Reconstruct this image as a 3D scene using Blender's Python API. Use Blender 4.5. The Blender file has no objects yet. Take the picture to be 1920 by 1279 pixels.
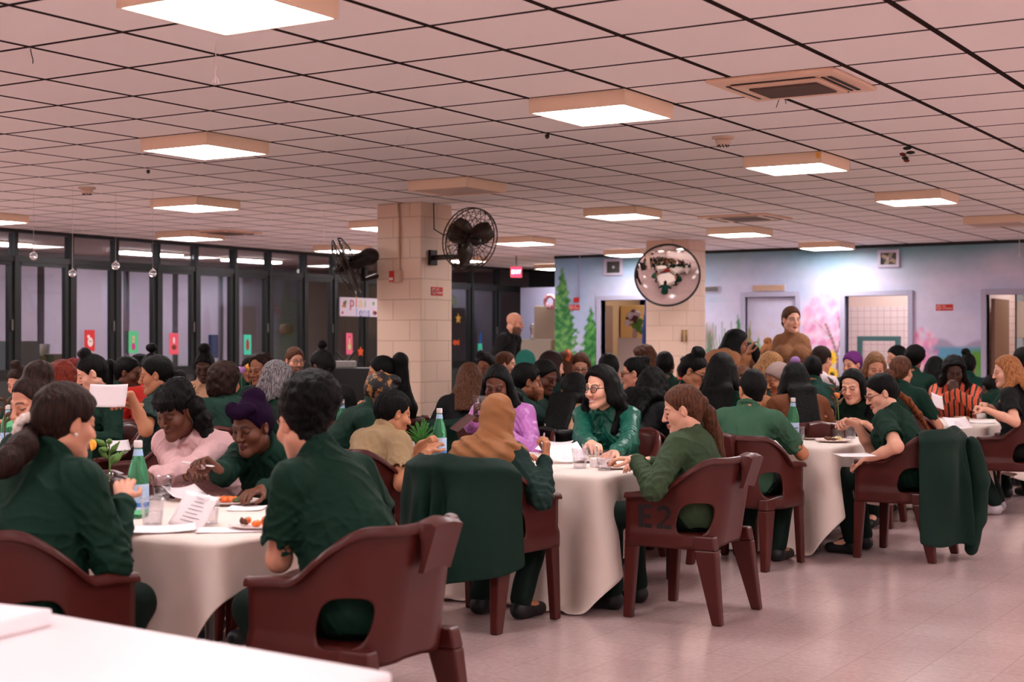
import bpy, bmesh, math, random
import numpy as np
from mathutils import Vector, Matrix
random.seed(7)
RNG = np.random.default_rng(7)
COL = bpy.context.scene.collection
PI = math.pi
# ---------------------------------------------------------------- camera solve
F_PX, CY_PX, YAW, CAM_Z = 2735.2, 639.96, 0.5569, 1.42
TILE = 0.6096
H_UP = TILE / 0.4479
CEIL = CAM_Z + H_UP
GX0, GY0 = -3.1187 * H_UP, 2.8948 * H_UP        # a known ceiling grid crossing
CS, SN = math.cos(YAW), math.sin(YAW)

def W(u, d):
    """plan position of a thing seen in column u at depth d"""
    xc = (u - 960.0) / F_PX * d
    return xc * CS - d * SN, xc * SN + d * CS
def CW(xc, d):
    return xc * CS - d * SN, xc * SN + d * CS
def ZV(v, d):
    return CAM_Z + (CY_PX - v) / F_PX * d
def grid(i, j):
    return GX0 - i * TILE, GY0 + j * TILE
def face_rot(a):
    """rotation about z for something facing a degrees clockwise from the view axis"""
    return YAW - math.radians(a)

# ---------------------------------------------------------------- objects
def tag(o, label=None, cat=None, group=None, kind=None):
    if label: o['label'] = label
    if cat: o['category'] = cat
    if group: o['group'] = group
    if kind: o['kind'] = kind
    return o
def empty(name, loc=(0, 0, 0), rz=0.0):
    o = bpy.data.objects.new(name, None)
    o.empty_display_size = 0.1
    COL.objects.link(o)
    o.location = loc
    o.rotation_euler = (0, 0, rz)
    return o
def mesh_obj(name, verts, faces, mat=None, parent=None, smooth=True, loc=None, rz=0.0, cols=None):
    me = bpy.data.meshes.new(name)
    if isinstance(verts, np.ndarray) and isinstance(faces, np.ndarray):
        nv, nf, k = len(verts), len(faces), faces.shape[1]
        me.vertices.add(nv)
        me.vertices.foreach_set('co', verts.astype(np.float32).ravel())
        me.loops.add(nf * k)
        me.loops.foreach_set('vertex_index', faces.astype(np.int32).ravel())
        me.polygons.add(nf)
        me.polygons.foreach_set('loop_start', np.arange(0, nf * k, k, dtype=np.int32))
        me.polygons.foreach_set('loop_total', np.full(nf, k, dtype=np.int32))
        me.update(calc_edges=True)
        me.validate()
    else:
        me.from_pydata([tuple(v) for v in verts], [], [tuple(f) for f in faces])
        me.update()
    if smooth:
        me.polygons.foreach_set('use_smooth', [True] * len(me.polygons))
    if cols is not None:
        at = me.color_attributes.new('Col', 'FLOAT_COLOR', 'POINT')
        c4 = np.ones((len(verts), 4), np.float32)
        c4[:, :3] = cols
        at.data.foreach_set('color', c4.ravel())
    if mat: me.materials.append(mat)
    o = bpy.data.objects.new(name, me)
    COL.objects.link(o)
    if parent: o.parent = parent
    if loc is not None: o.location = loc
    o.rotation_euler = (0, 0, rz)
    return o
def bm_obj(name, bm, mat=None, parent=None, smooth=False, loc=None, rz=0.0, bevel=0.0, seg=2):
    me = bpy.data.meshes.new(name)
    bmesh.ops.recalc_face_normals(bm, faces=bm.faces)
    bm.to_mesh(me); bm.free()
    if smooth:
        me.polygons.foreach_set('use_smooth', [True] * len(me.polygons))
    if mat: me.materials.append(mat)
    o = bpy.data.objects.new(name, me)
    COL.objects.link(o)
    if parent: o.parent = parent
    if loc is not None: o.location = loc
    o.rotation_euler = (0, 0, rz)
    if bevel > 0:
        m = o.modifiers.new('bevel', 'BEVEL'); m.width = bevel; m.segments = seg
        m.limit_method = 'ANGLE'; m.angle_limit = 0.6
    return o
def add_box(bm, lo, hi, M=None):
    vs = [bm.verts.new((x, y, z)) for z in (lo[2], hi[2]) for y in (lo[1], hi[1]) for x in (lo[0], hi[0])]
    for f in ((0, 2, 3, 1), (4, 5, 7, 6), (0, 1, 5, 4), (2, 6, 7, 3), (0, 4, 6, 2), (1, 3, 7, 5)):
        bm.faces.new([vs[i] for i in f])
    if M is not None:
        bmesh.ops.transform(bm, matrix=M, verts=vs)
    return vs
def box(name, lo, hi, mat, parent=None, bevel=0.0, loc=None, rz=0.0):
    bm = bmesh.new(); add_box(bm, lo, hi)
    return bm_obj(name, bm, mat, parent, loc=loc, rz=rz, bevel=bevel)
def lathe_data(prof, n=24, cap=True):
    vs, fs = [], []
    for r, z in prof:
        for k in range(n):
            a = 2 * PI * k / n
            vs.append((r * math.cos(a), r * math.sin(a), z))
    for i in range(len(prof) - 1):
        for k in range(n):
            k2 = (k + 1) % n
            fs.append((i * n + k, i * n + k2, (i + 1) * n + k2, (i + 1) * n + k))
    if cap:
        fs.append(tuple(range(n))[::-1])
        fs.append(tuple((len(prof) - 1) * n + k for k in range(n)))
    return vs, fs
def lathe(name, prof, mat, parent=None, n=24, loc=None, cap=True):
    v, f = lathe_data(prof, n, cap)
    return mesh_obj(name, v, f, mat, parent, True, loc)
def tube(name, paths, r, mat, parent=None, loc=None, rz=0.0, res=3, cyclic=False):
    cu = bpy.data.curves.new(name, 'CURVE'); cu.dimensions = '3D'
    cu.bevel_depth = r; cu.bevel_resolution = res; cu.use_fill_caps = True
    for p in paths:
        rad = None
        if isinstance(p, tuple) and len(p) == 2 and isinstance(p[1], (list, np.ndarray)) and np.ndim(p[1]) == 1:
            p, rad = p
        s = cu.splines.new('POLY'); s.points.add(len(p) - 1)
        for i, q in enumerate(p):
            s.points[i].co = (q[0], q[1], q[2], 1)
            if rad is not None: s.points[i].radius = rad[i]
        s.use_cyclic_u = cyclic
        s.use_smooth = True
    # turn the curve into a mesh so that every object of the scene is plain geometry
    tmp = bpy.data.objects.new(name, cu); COL.objects.link(tmp)
    dg = bpy.context.evaluated_depsgraph_get()
    me = bpy.data.meshes.new_from_object(tmp.evaluated_get(dg))
    bpy.data.objects.remove(tmp)
    bpy.data.curves.remove(cu)
    me.name = name
    me.polygons.foreach_set('use_smooth', [True] * len(me.polygons))
    me.materials.clear()
    if mat: me.materials.append(mat)
    o = bpy.data.objects.new(name, me); COL.objects.link(o)
    if parent: o.parent = parent
    if loc is not None: o.location = loc
    o.rotation_euler = (0, 0, rz)
    return o
def copy_tree(o, parent=None):
    c = o.copy(); COL.objects.link(c)
    c.parent = parent
    for ch in list(o.children): copy_tree(ch, c)
    return c

# ---------------------------------------------------------------- materials
def lin(c):
    return tuple((x / 12.92 if x <= 0.04045 else ((x + 0.055) / 1.055) ** 2.4) for x in c)
def rgb(r, g, b):
    return lin((r / 255, g / 255, b / 255))
MATS = {}
def mat(name, col, rough=0.6, metal=0.0, spec=0.5, noise=0.0, nscale=20.0, bump=0.0, bscale=60.0, bstretch=(1, 1, 1),
        emit=None, estr=1.0, trans=0.0, ior=1.45, alpha=1.0, attr=False, coat=0.0, sheen=0.0, col2=None, stretch=(1, 1, 1)):
    if name in MATS: return MATS[name]
    m = bpy.data.materials.new(name); m.use_nodes = True
    nt = m.node_tree; b = nt.nodes['Principled BSDF']
    b.inputs['Base Color'].default_value = (*col, 1)
    b.inputs['Roughness'].default_value = rough
    b.inputs['Metallic'].default_value = metal
    b.inputs['Specular IOR Level'].default_value = spec
    b.inputs['IOR'].default_value = ior
    if trans: b.inputs['Transmission Weight'].default_value = trans
    if alpha < 1: b.inputs['Alpha'].default_value = alpha
    if coat: b.inputs['Coat Weight'].default_value = coat
    if sheen:
        b.inputs['Sheen Weight'].default_value = sheen
    if emit:
        b.inputs['Emission Color'].default_value = (*emit, 1)
        b.inputs['Emission Strength'].default_value = estr
    L = nt.links
    src = None
    if attr:
        a = nt.nodes.new('ShaderNodeAttribute'); a.attribute_name = 'Col'
        src = a.outputs['Color']
    if noise > 0 or bump > 0 or col2:
        tc = nt.nodes.new('ShaderNodeTexCoord')
    if noise > 0 or col2:
        mp = nt.nodes.new('ShaderNodeMapping'); mp.inputs['Scale'].default_value = stretch
        L.new(tc.outputs['Object'], mp.inputs['Vector'])
        n = nt.nodes.new('ShaderNodeTexNoise'); n.inputs['Scale'].default_value = nscale
        n.inputs['Detail'].default_value = 4
        L.new(mp.outputs['Vector'], n.inputs['Vector'])
        mx = nt.nodes.new('ShaderNodeMix'); mx.data_type = 'RGBA'
        if col2:
            cr = nt.nodes.new('ShaderNodeValToRGB')
            cr.color_ramp.elements[0].position = 0.38; cr.color_ramp.elements[1].position = 0.62
            L.new(n.outputs['Fac'], cr.inputs['Fac'])
            L.new(cr.outputs['Color'], mx.inputs['Factor'])
            mx.inputs['A'].default_value = (*col, 1); mx.inputs['B'].default_value = (*col2, 1)
            if src: L.new(src, mx.inputs['A'])
        else:
            mx.blend_type = 'MULTIPLY'; mx.inputs['Factor'].default_value = 1.0
            mr = nt.nodes.new('ShaderNodeMapRange')
            mr.inputs['From Min'].default_value = 0.3; mr.inputs['From Max'].default_value = 0.7
            mr.inputs['To Min'].default_value = 1 - noise; mr.inputs['To Max'].default_value = 1 + noise * 0.4
            L.new(n.outputs['Fac'], mr.inputs['Value'])
            mx.inputs['A'].default_value = (*col, 1)
            if src: L.new(src, mx.inputs['A'])
            L.new(mr.outputs['Result'], mx.inputs['B'])
        src = mx.outputs['Result']
    if src: L.new(src, b.inputs['Base Color'])
    if bump > 0:
        mp = nt.nodes.new('ShaderNodeMapping'); mp.inputs['Scale'].default_value = bstretch
        L.new(tc.outputs['Object'], mp.inputs['Vector'])
        n2 = nt.nodes.new('ShaderNodeTexNoise'); n2.inputs['Scale'].default_value = bscale; n2.inputs['Detail'].default_value = 3
        L.new(mp.outputs['Vector'], n2.inputs['Vector'])
        bp = nt.nodes.new('ShaderNodeBump'); bp.inputs['Strength'].default_value = bump; bp.inputs['Distance'].default_value = 0.02
        L.new(n2.outputs['Fac'], bp.inputs['Height'])
        L.new(bp.outputs['Normal'], b.inputs['Normal'])
    MATS[name] = m
    return m

# ---------------------------------------------------------------- implicit surfaces
def _v(a): return np.asarray(a, np.float32)
class Field:
    """ordered list of shapes, smoothly united / cut, turned into a mesh by surface nets"""
    def __init__(s): s.p = []
    def cap(s, a, b, ra, rb=None, k=0.02): s.p.append(('cap', _v(a), _v(b), ra, ra if rb is None else rb, k)); return s
    def ell(s, c, r, R=None, k=0.02): s.p.append(('ell', _v(c), _v(r), None if R is None else _v(R), None, k)); return s
    def box(s, c, h, R=None, rad=0.01, k=0.01): s.p.append(('box', _v(c), _v(h), None if R is None else _v(R), rad, k)); return s
    def cut_ell(s, c, r, R=None, k=0.01): s.p.append(('-ell', _v(c), _v(r), None if R is None else _v(R), None, k)); return s
    def cut_cap(s, a, b, ra, rb=None, k=0.01): s.p.append(('-cap', _v(a), _v(b), ra, ra if rb is None else rb, k)); return s
    def clip(s, n, pt, lo=None, hi=None, k=0.0):
        n = _v(n); n = n / np.linalg.norm(n); s.p.append(('clip', n, float(n @ _v(pt)), lo, hi, k)); return s
    def ring(s, c, ax, R, r, k=0.01):
        ax = _v(ax); s.p.append(('ring', _v(c), ax / np.linalg.norm(ax), R, r, k)); return s
    def disp(s, f): s.p.append(('disp', f, None, None, None, 0)); return s
    def chain(s, pts, rs, k=0.015):
        for i in range(len(pts) - 1): s.cap(pts[i], pts[i + 1], rs[i], rs[i + 1], k)
        return s
    def bounds(s, pr):
        t = pr[0].lstrip('-')
        if t == 'cap':
            r = max(pr[3], pr[4]); return np.minimum(pr[1], pr[2]) - r, np.maximum(pr[1], pr[2]) + r
        if t == 'ell':
            e = pr[2] if pr[3] is None else np.sqrt(((pr[3] * pr[2][None, :]) ** 2).sum(1)); return pr[1] - e, pr[1] + e
        if t == 'box':
            h = pr[2] + pr[4]; e = h if pr[3] is None else np.abs(pr[3]) @ h; return pr[1] - e, pr[1] + e
        if t == 'ring':
            e = np.sqrt(np.maximum(0, 1 - pr[2] ** 2)) * pr[3] + pr[4]; return pr[1] - e, pr[1] + e
    def mesh(s, h, fine=(), hf=None, pad=0.02):
        lo = np.full(3, 9e9); hi = -lo
        for pr in s.p:
            if pr[0] in ('cap', 'ell', 'box', 'ring'):
                a, b = s.bounds(pr); lo = np.minimum(lo, a); hi = np.maximum(hi, b)
        lo -= pad; hi += pad
        ax = []
        for d in range(3):
            if not fine:
                ax.append(np.arange(lo[d], hi[d] + h, h, dtype=np.float32)); continue
            xs = [lo[d]]
            while xs[-1] < hi[d]:
                x = xs[-1]
                st = hf if any(f[0][d] - h <= x <= f[1][d] for f in fine) else h
                xs.append(x + st)
            ax.append(np.array(xs, np.float32))
        xs, ys, zs = ax
        Fd = np.full((len(xs), len(ys), len(zs)), 0.08, np.float32)
        for pr in s.p:
            t = pr[0]
            if t == 'clip':
                n, c = pr[1], pr[2]
                sl = [slice(0, None)] * 3
                if pr[3] is not None:
                    sl = [slice(np.searchsorted(ax[d], pr[3][d]), np.searchsorted(ax[d], pr[4][d])) for d in range(3)]
                sl = tuple(sl)
                g = n[0] * xs[sl[0]][:, None, None] + n[1] * ys[sl[1]][None, :, None] + n[2] * zs[sl[2]][None, None, :] - c
                if pr[5] > 0:
                    k = pr[5]; a = -Fd[sl]; b = -g
                    hh = np.clip(0.5 + 0.5 * (b - a) / k, 0, 1); Fd[sl] = -(b + (a - b) * hh - k * hh * (1 - hh))
                else: Fd[sl] = np.maximum(Fd[sl], g)
                continue
            if t == 'disp':
                Fd += pr[1](xs[:, None, None], ys[None, :, None], zs[None, None, :]).astype(np.float32); continue
            a, b = s.bounds(pr); k = pr[5]; mg = k + 3 * h + 0.004
            sl = tuple(slice(max(0, np.searchsorted(ax[d], a[d] - mg)), np.searchsorted(ax[d], b[d] + mg)) for d in range(3))
            X, Y, Z = xs[sl[0]][:, None, None], ys[sl[1]][None, :, None], zs[sl[2]][None, None, :]
            tt = t.lstrip('-')
            if tt == 'cap':
                A, B = pr[1], pr[2]; ba = B - A; L2 = float(ba @ ba) + 1e-12
                qx, qy, qz = X - A[0], Y - A[1], Z - A[2]
                tt_ = np.clip((qx * ba[0] + qy * ba[1] + qz * ba[2]) / L2, 0, 1)
                dd = np.sqrt((qx - tt_ * ba[0]) ** 2 + (qy - tt_ * ba[1]) ** 2 + (qz - tt_ * ba[2]) ** 2) - (pr[3] + tt_ * (pr[4] - pr[3]))
            elif tt == 'ring':
                A, n = pr[1], pr[2]
                qx, qy, qz = X - A[0], Y - A[1], Z - A[2]
                hgt = qx * n[0] + qy * n[1] + qz * n[2]
                rad = np.sqrt(np.maximum(qx * qx + qy * qy + qz * qz - hgt * hgt, 0)) - pr[3]
                dd = np.sqrt(rad * rad + hgt * hgt) - pr[4]
            else:
                c, r, R = pr[1], pr[2], pr[3]
                qx, qy, qz = X - c[0], Y - c[1], Z - c[2]
                if R is not None:
                    qx, qy, qz = (R[0, 0] * qx + R[1, 0] * qy + R[2, 0] * qz, R[0, 1] * qx + R[1, 1] * qy + R[2, 1] * qz,
                                  R[0, 2] * qx + R[1, 2] * qy + R[2, 2] * qz)
                if tt == 'ell':
                    k0 = np.sqrt((qx / r[0]) ** 2 + (qy / r[1]) ** 2 + (qz / r[2]) ** 2)
                    k1 = np.sqrt((qx / r[0] ** 2) ** 2 + (qy / r[1] ** 2) ** 2 + (qz / r[2] ** 2) ** 2) + 1e-6
                    dd = k0 * (k0 - 1) / k1
                else:
                    dx, dy, dz = np.abs(qx) - r[0], np.abs(qy) - r[1], np.abs(qz) - r[2]
                    dd = np.sqrt(np.maximum(dx, 0) ** 2 + np.maximum(dy, 0) ** 2 + np.maximum(dz, 0) ** 2) + np.minimum(np.maximum(dx, np.maximum(dy, dz)), 0) - pr[4]
            cur = Fd[sl]
            if t[0] == '-':
                k = max(k, 1e-4); a_, b_ = -cur, dd
                hh = np.clip(0.5 + 0.5 * (b_ - a_) / k, 0, 1); Fd[sl] = -(b_ + (a_ - b_) * hh - k * hh * (1 - hh))
            elif k > 0:
                hh = np.clip(0.5 + 0.5 * (dd - cur) / k, 0, 1); Fd[sl] = dd + (cur - dd) * hh - k * hh * (1 - hh)
            else: Fd[sl] = np.minimum(cur, dd)
        Fd[0], Fd[-1], Fd[:, 0], Fd[:, -1], Fd[:, :, 0], Fd[:, :, -1] = (0.05,) * 6
        return snets(Fd, xs, ys, zs)
def snets(Fd, xs, ys, zs):
    ins = Fd < 0
    c = ins.astype(np.int8)
    cnt = c[:-1, :-1, :-1] + c[1:, :-1, :-1] + c[:-1, 1:, :-1] + c[1:, 1:, :-1] + c[:-1, :-1, 1:] + c[1:, :-1, 1:] + c[:-1, 1:, 1:] + c[1:, 1:, 1:]
    act = (cnt > 0) & (cnt < 8)
    I, J, K = np.nonzero(act)
    n = len(I)
    if n == 0: return np.zeros((0, 3)), np.zeros((0, 4), int)
    acc = np.zeros((n, 3), np.float32); num = np.zeros(n, np.float32)
    offs = [(0, 0, 0), (1, 0, 0), (0, 1, 0), (1, 1, 0), (0, 0, 1), (1, 0, 1), (0, 1, 1), (1, 1, 1)]
    val = [Fd[I + o[0], J + o[1], K + o[2]] for o in offs]
    X = [xs[I], xs[I + 1]]; Y = [ys[J], ys[J + 1]]; Z = [zs[K], zs[K + 1]]
    for a, b in ((0, 1), (2, 3), (4, 5), (6, 7), (0, 2), (1, 3), (4, 6), (5, 7), (0, 4), (1, 5), (2, 6), (3, 7)):
        va, vb = val[a], val[b]
        m = (va < 0) != (vb < 0)
        t = np.where(m, va / np.where(m, va - vb, 1), 0)
        oa, ob = offs[a], offs[b]
        for ax_, Q in ((0, X), (1, Y), (2, Z)):
            acc[:, ax_] += np.where(m, Q[oa[ax_]] + t * (Q[ob[ax_]] - Q[oa[ax_]]), 0)
        num += m
    V = acc / num[:, None]
    vid = np.full(act.shape, -1, np.int32); vid[I, J, K] = np.arange(n)
    faces = []
    for ax_ in range(3):
        sl0 = [slice(None)] * 3; sl1 = [slice(None)] * 3
        sl0[ax_] = slice(0, -1); sl1[ax_] = slice(1, None)
        e = ins[tuple(sl0)] != ins[tuple(sl1)]
        i, j, k = np.nonzero(e)
        q = [i, j, k]; b1, b2 = (ax_ + 1) % 3, (ax_ + 2) % 3
        ok = (q[b1] > 0) & (q[b2] > 0) & (q[b1] < act.shape[b1]) & (q[b2] < act.shape[b2])
        q = [z[ok] for z in q]
        first_in = ins[q[0], q[1], q[2]]
        def cid(d1, d2):
            r = [z.copy() for z in q]; r[b1] = r[b1] + d1; r[b2] = r[b2] + d2
            return vid[r[0], r[1], r[2]]
        f = np.stack([cid(-1, -1), cid(0, -1), cid(0, 0), cid(-1, 0)], 1)
        f[~first_in] = f[~first_in][:, ::-1]
        faces.append(f)
    Fc = np.concatenate(faces)
    Fc = Fc[(Fc >= 0).all(1)]
    return V, Fc
def vnoise(scale, seed=0, st=(1, 1, 1)):
    r = random.Random(seed)
    ph = [r.uniform(0, 6.28) for _ in range(9)]
    def f(X, Y, Z):
        x, y, z = X * scale * st[0], Y * scale * st[1], Z * scale * st[2]
        return (np.sin(x + ph[0] + 1.3 * np.sin(y * 0.8 + ph[1])) * np.sin(y * 1.1 + ph[2] + 1.2 * np.sin(z * 0.9 + ph[3])) +
                np.sin(z * 1.2 + ph[4] + 1.1 * np.sin(x * 0.7 + ph[5])) * np.sin(x * 0.9 + ph[6] + np.sin(y + ph[7]))) * 0.5
    return f
# ---------------------------------------------------------------- people
SKIN = {'fair': rgb(226, 168, 142), 'light': rgb(214, 150, 122), 'tan': rgb(188, 126, 92), 'brown': rgb(140, 86, 60),
        'dark': rgb(98, 57, 40), 'deep': rgb(72, 42, 31)}
LIPS = {'fair': rgb(192, 116, 104), 'light': rgb(180, 102, 90), 'tan': rgb(160, 86, 74), 'brown': rgb(128, 62, 52), 'dark': rgb(98, 48, 42), 'deep': rgb(78, 42, 38)}
HAIRC = {'black': (rgb(6, 5, 5), rgb(14, 11, 11)), 'dbrown': (rgb(28, 17, 14), rgb(50, 30, 24)), 'brown': (rgb(62, 36, 26), rgb(104, 66, 46)),
         'auburn': (rgb(84, 30, 22), rgb(130, 50, 34)), 'red': (rgb(88, 16, 18), rgb(130, 28, 26)), 'blonde': (rgb(150, 98, 60), rgb(206, 158, 108)),
         'dblonde': (rgb(96, 64, 44), rgb(160, 116, 82)), 'grey': (rgb(70, 66, 68), rgb(150, 144, 146)), 'copper': (rgb(92, 44, 26), rgb(150, 82, 46)), 'honey': (rgb(132, 80, 46), rgb(186, 124, 78))}
def hair_mat(c):
    a, b = HAIRC[c]
    return mat('hair_' + c, a, 0.5, noise=0.01, nscale=14, col2=b, stretch=(9, 9, 1.0), bump=0.5, bscale=16, bstretch=(10, 10, 1.0), spec=0.14)
CLOTH = {}
def cloth_mat(name, c, rough=0.8, bump=0.55, sheen=0.0, bscale=11, spec=0.25):
    if max(c) < .22: c = tuple(x * 1.0 for x in c)
    return mat('cloth_' + name, c, rough, noise=0.10, nscale=7, bump=bump, bscale=bscale, bstretch=(1, 1, 0.55), sheen=sheen, spec=spec)
skin_m = mat('skin', (0.5, 0.3, 0.2), 0.48, attr=True, spec=0.4, noise=0.05, nscale=30)
shoe_m = mat('shoe_leather', rgb(22, 20, 22), 0.5)
GREEN = {'green': rgb(8, 43, 31), 'teal': rgb(9, 54, 44), 'sage': rgb(56, 92, 70), 'olive': rgb(56, 74, 50), 'dgreen': rgb(8, 27, 21), 'slate': rgb(25, 47, 42)}
def nrm(v):
    v = np.asarray(v, float); return v / (np.linalg.norm(v) + 1e-12)
def rotx(a):
    c, s = math.cos(a), math.sin(a); return np.array([[1, 0, 0], [0, c, -s], [0, s, c]])
def roty(a):
    c, s = math.cos(a), math.sin(a); return np.array([[c, 0, s], [0, 1, 0], [-s, 0, c]])
def rotz(a):
    c, s = math.cos(a), math.sin(a); return np.array([[c, -s, 0], [s, c, 0], [0, 0, 1]])
R_ = math.radians

class Pose: pass
def spine(th, ts, sc, stand=False, sl=0.0):
    p = Pose(); p.th = th
    def sd(t):
        v = np.array([math.sin(R_(sl)) * 1.0, math.sin(R_(t)), math.cos(R_(t))]); return nrm(v)
    p.P = np.array([0, -0.02, 0.94 * sc if stand else 0.535])
    p.d1, p.d2, p.d3 = sd(0.75 * th), sd(th), sd(1.2 * th + 6)
    p.Wt = p.P + 0.20 * ts * p.d1
    p.Ch = p.Wt + 0.20 * ts * p.d2
    p.N = p.Ch + 0.125 * ts * p.d3
    p.nd = sd(0.8 * th + 14)
    p.hc = p.N + 0.135 * sc * p.nd
    p.fw = np.array([0, p.d2[2], -p.d2[1]])
    p.R1 = np.stack([np.cross(np.array([0, p.d1[2], -p.d1[1]]), p.d1), [0, p.d1[2], -p.d1[1]], p.d1], 1)
    p.R2 = np.stack([np.cross(p.fw, p.d2), p.fw, p.d2], 1)
    return p
def ik(S, T, a, b, pole):
    v = T - S; d = np.linalg.norm(v)
    if d > a + b - 0.012: T = S + v / d * (a + b - 0.012); v = T - S; d = np.linalg.norm(v)
    if d < abs(a - b) + 0.02: d = abs(a - b) + 0.02
    n = v / np.linalg.norm(v)
    x = (a * a - b * b + d * d) / (2 * d); h = math.sqrt(max(a * a - x * x, 0))
    pl = pole - n * (pole @ n); pl = nrm(pl)
    return S + n * x + pl * h, T

def head_prims(f, H, male=False, fullness=1.0, smile=False):
    s = fullness
    f.ell(H(0, -.012, .035), (.074, .096, .085), H.R, 0.0)
    f.ell(H(0, .022, -.040), (.060 * s, .066, .076), H.R, .03)
    for sx in (-1, 1):
        f.cap(H(sx * .050 * s, .0, -.062), H(sx * .016, .066, -.100), .021, .019, .03)
        f.ell(H(sx * .042 * s, .056, -.030), (.026, .026, .024), H.R, .025)
        if smile: f.ell(H(sx * .036, .074, -.038), (.018, .016, .015), H.R, .015)
        f.cut_ell(H(sx * .031, .103, .003), (.021, .018, .014), H.R, .016)
        f.ell(H(sx * .031, .0755, .002), (.0145, .0135, .0125), H.R, .004)
        f.cap(H(sx * .012, .086, .020), H(sx * .046, .070, .024), .009, .007, .014)
        f.ell(H(sx * .077, -.006, -.008), (.010, .020, .031), H.R @ roty(sx * .12) @ rotz(-sx * .45), .008)
        f.cut_ell(H(sx * .087, .002, -.004), (.006, .010, .017), H.R, .006)
    f.cap(H(0, .076, -.103), H(0, .070, -.098), .021, .02, .02)
    f.cap(H(0, .088, .010), H(0, .110, -.030), .0085, .0115, .010)
    for sx in (-1, 1): f.ell(H(sx * .0125, .098, -.034), (.0085, .010, .008), H.R, .006)
    w = .027 if smile else .021
    f.cap(H(-w, .083, -.060 + (.006 if smile else 0)), H(0, .0965, -.0605), .0045, .0065, .006)
    f.cap(H(w, .083, -.060 + (.006 if smile else 0)), H(0, .0965, -.0605), .0045, .0065, .006)
    lo = -.072 if not smile else -.079
    f.cap(H(-w * .8, .083, lo + .004), H(0, .094, lo), .005, .0075, .006)
    f.cap(H(w * .8, .083, lo + .004), H(0, .094, lo), .005, .0075, .006)
def head_cols(V, H, skin, hairc, eyes, smile, beard, base):
    P = (V - H.c) @ H.R
    x, y, z = P[:, 0], P[:, 1], P[:, 2]
    c = np.tile(np.array(base, float), (len(V), 1))
    def mixc(m, col):
        m = np.clip(m, 0, 1)[:, None]; c[:] = c * (1 - m) + np.array(col) * m
    front = (y > .045) & (np.abs(x) < .09) & (np.abs(z) < .14)
    ax = np.abs(x)
    g = lambda d, w: np.clip((w - d) / (w * .5), 0, 1)
    sk = np.array(base)
    # warm cheeks
    d = np.sqrt(((ax - .042) / .024) ** 2 + ((z + .03) / .022) ** 2)
    mixc(front * np.clip(1.2 - d, 0, 1) * .35, sk * np.array([1.12, .82, .78]))
    lw = .028 if smile else .024
    zc = -.0665 if not smile else -.0675
    d = np.sqrt((x / lw) ** 2 + ((z - zc - (x / lw) ** 2 * (.010 if smile else .002)) / (.0135 if not smile else .0185)) ** 2)
    mixc(front * np.clip((1.05 - d) * 4, 0, 1) * (y > .07), LIPS[skin])
    if smile:
        d = np.sqrt((x / .0205) ** 2 + ((z + .0685 - (x / lw) ** 2 * .010) / .0058) ** 2)
        mixc(front * np.clip((1.05 - d) * 4, 0, 1) * (y > .07), (.82, .76, .72))
    else:
        mixc(front * g(np.abs(z + .0662), .0028) * (ax < .021) * .7, np.array(LIPS[skin]) * .35)
    hc = np.array(HAIRC[hairc][0]) if hairc else sk * .3
    by = .026 - ((ax - .028) / .02) ** 2 * .004
    mixc(front * g(np.abs(z - by), .0055) * (ax > .011) * (ax < .047) * .85, hc * 1.1)
    ex = ax - .031
    if eyes == 'open':
        al = np.sqrt((ex / .0145) ** 2 + ((z - .002) / .0068) ** 2)
        mixc(front * np.clip((1.25 - al) * 5, 0, 1) * (z > .002 - .004) * .95, (.02, .013, .012))
        mixc(front * np.clip((1.0 - al) * 5, 0, 1), (.62, .58, .56))
        mixc(front * g(np.sqrt(ex ** 2 + (z - .0025) ** 2), .0062), (.025, .014, .01))
    elif eyes == 'down':
        lz = -.004 + (ex / .015) ** 2 * .004
        mixc(front * g(np.abs(z - lz), .0042) * (np.abs(ex) < .015) * .9, (.018, .012, .011))
        mixc(front * np.clip(1.2 - np.sqrt((ex / .018) ** 2 + ((z - .006) / .009) ** 2), 0, 1) * .45, sk * .5)
    if beard:
        m = np.clip((-.028 - z) / .02, 0, 1) * (y > .0) * (1 - np.clip((1.1 - np.sqrt((x / .021) ** 2 + ((z + .066) / .010) ** 2)) * 4, 0, 1))
        mixc(m * beard * ((z > -.13)), hc)
    return c
class HeadFrame:
    def __init__(s, c, R): s.c, s.R = c, R
    def __call__(s, x, y, z): return s.c + s.R @ np.array([x, y, z])
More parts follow.
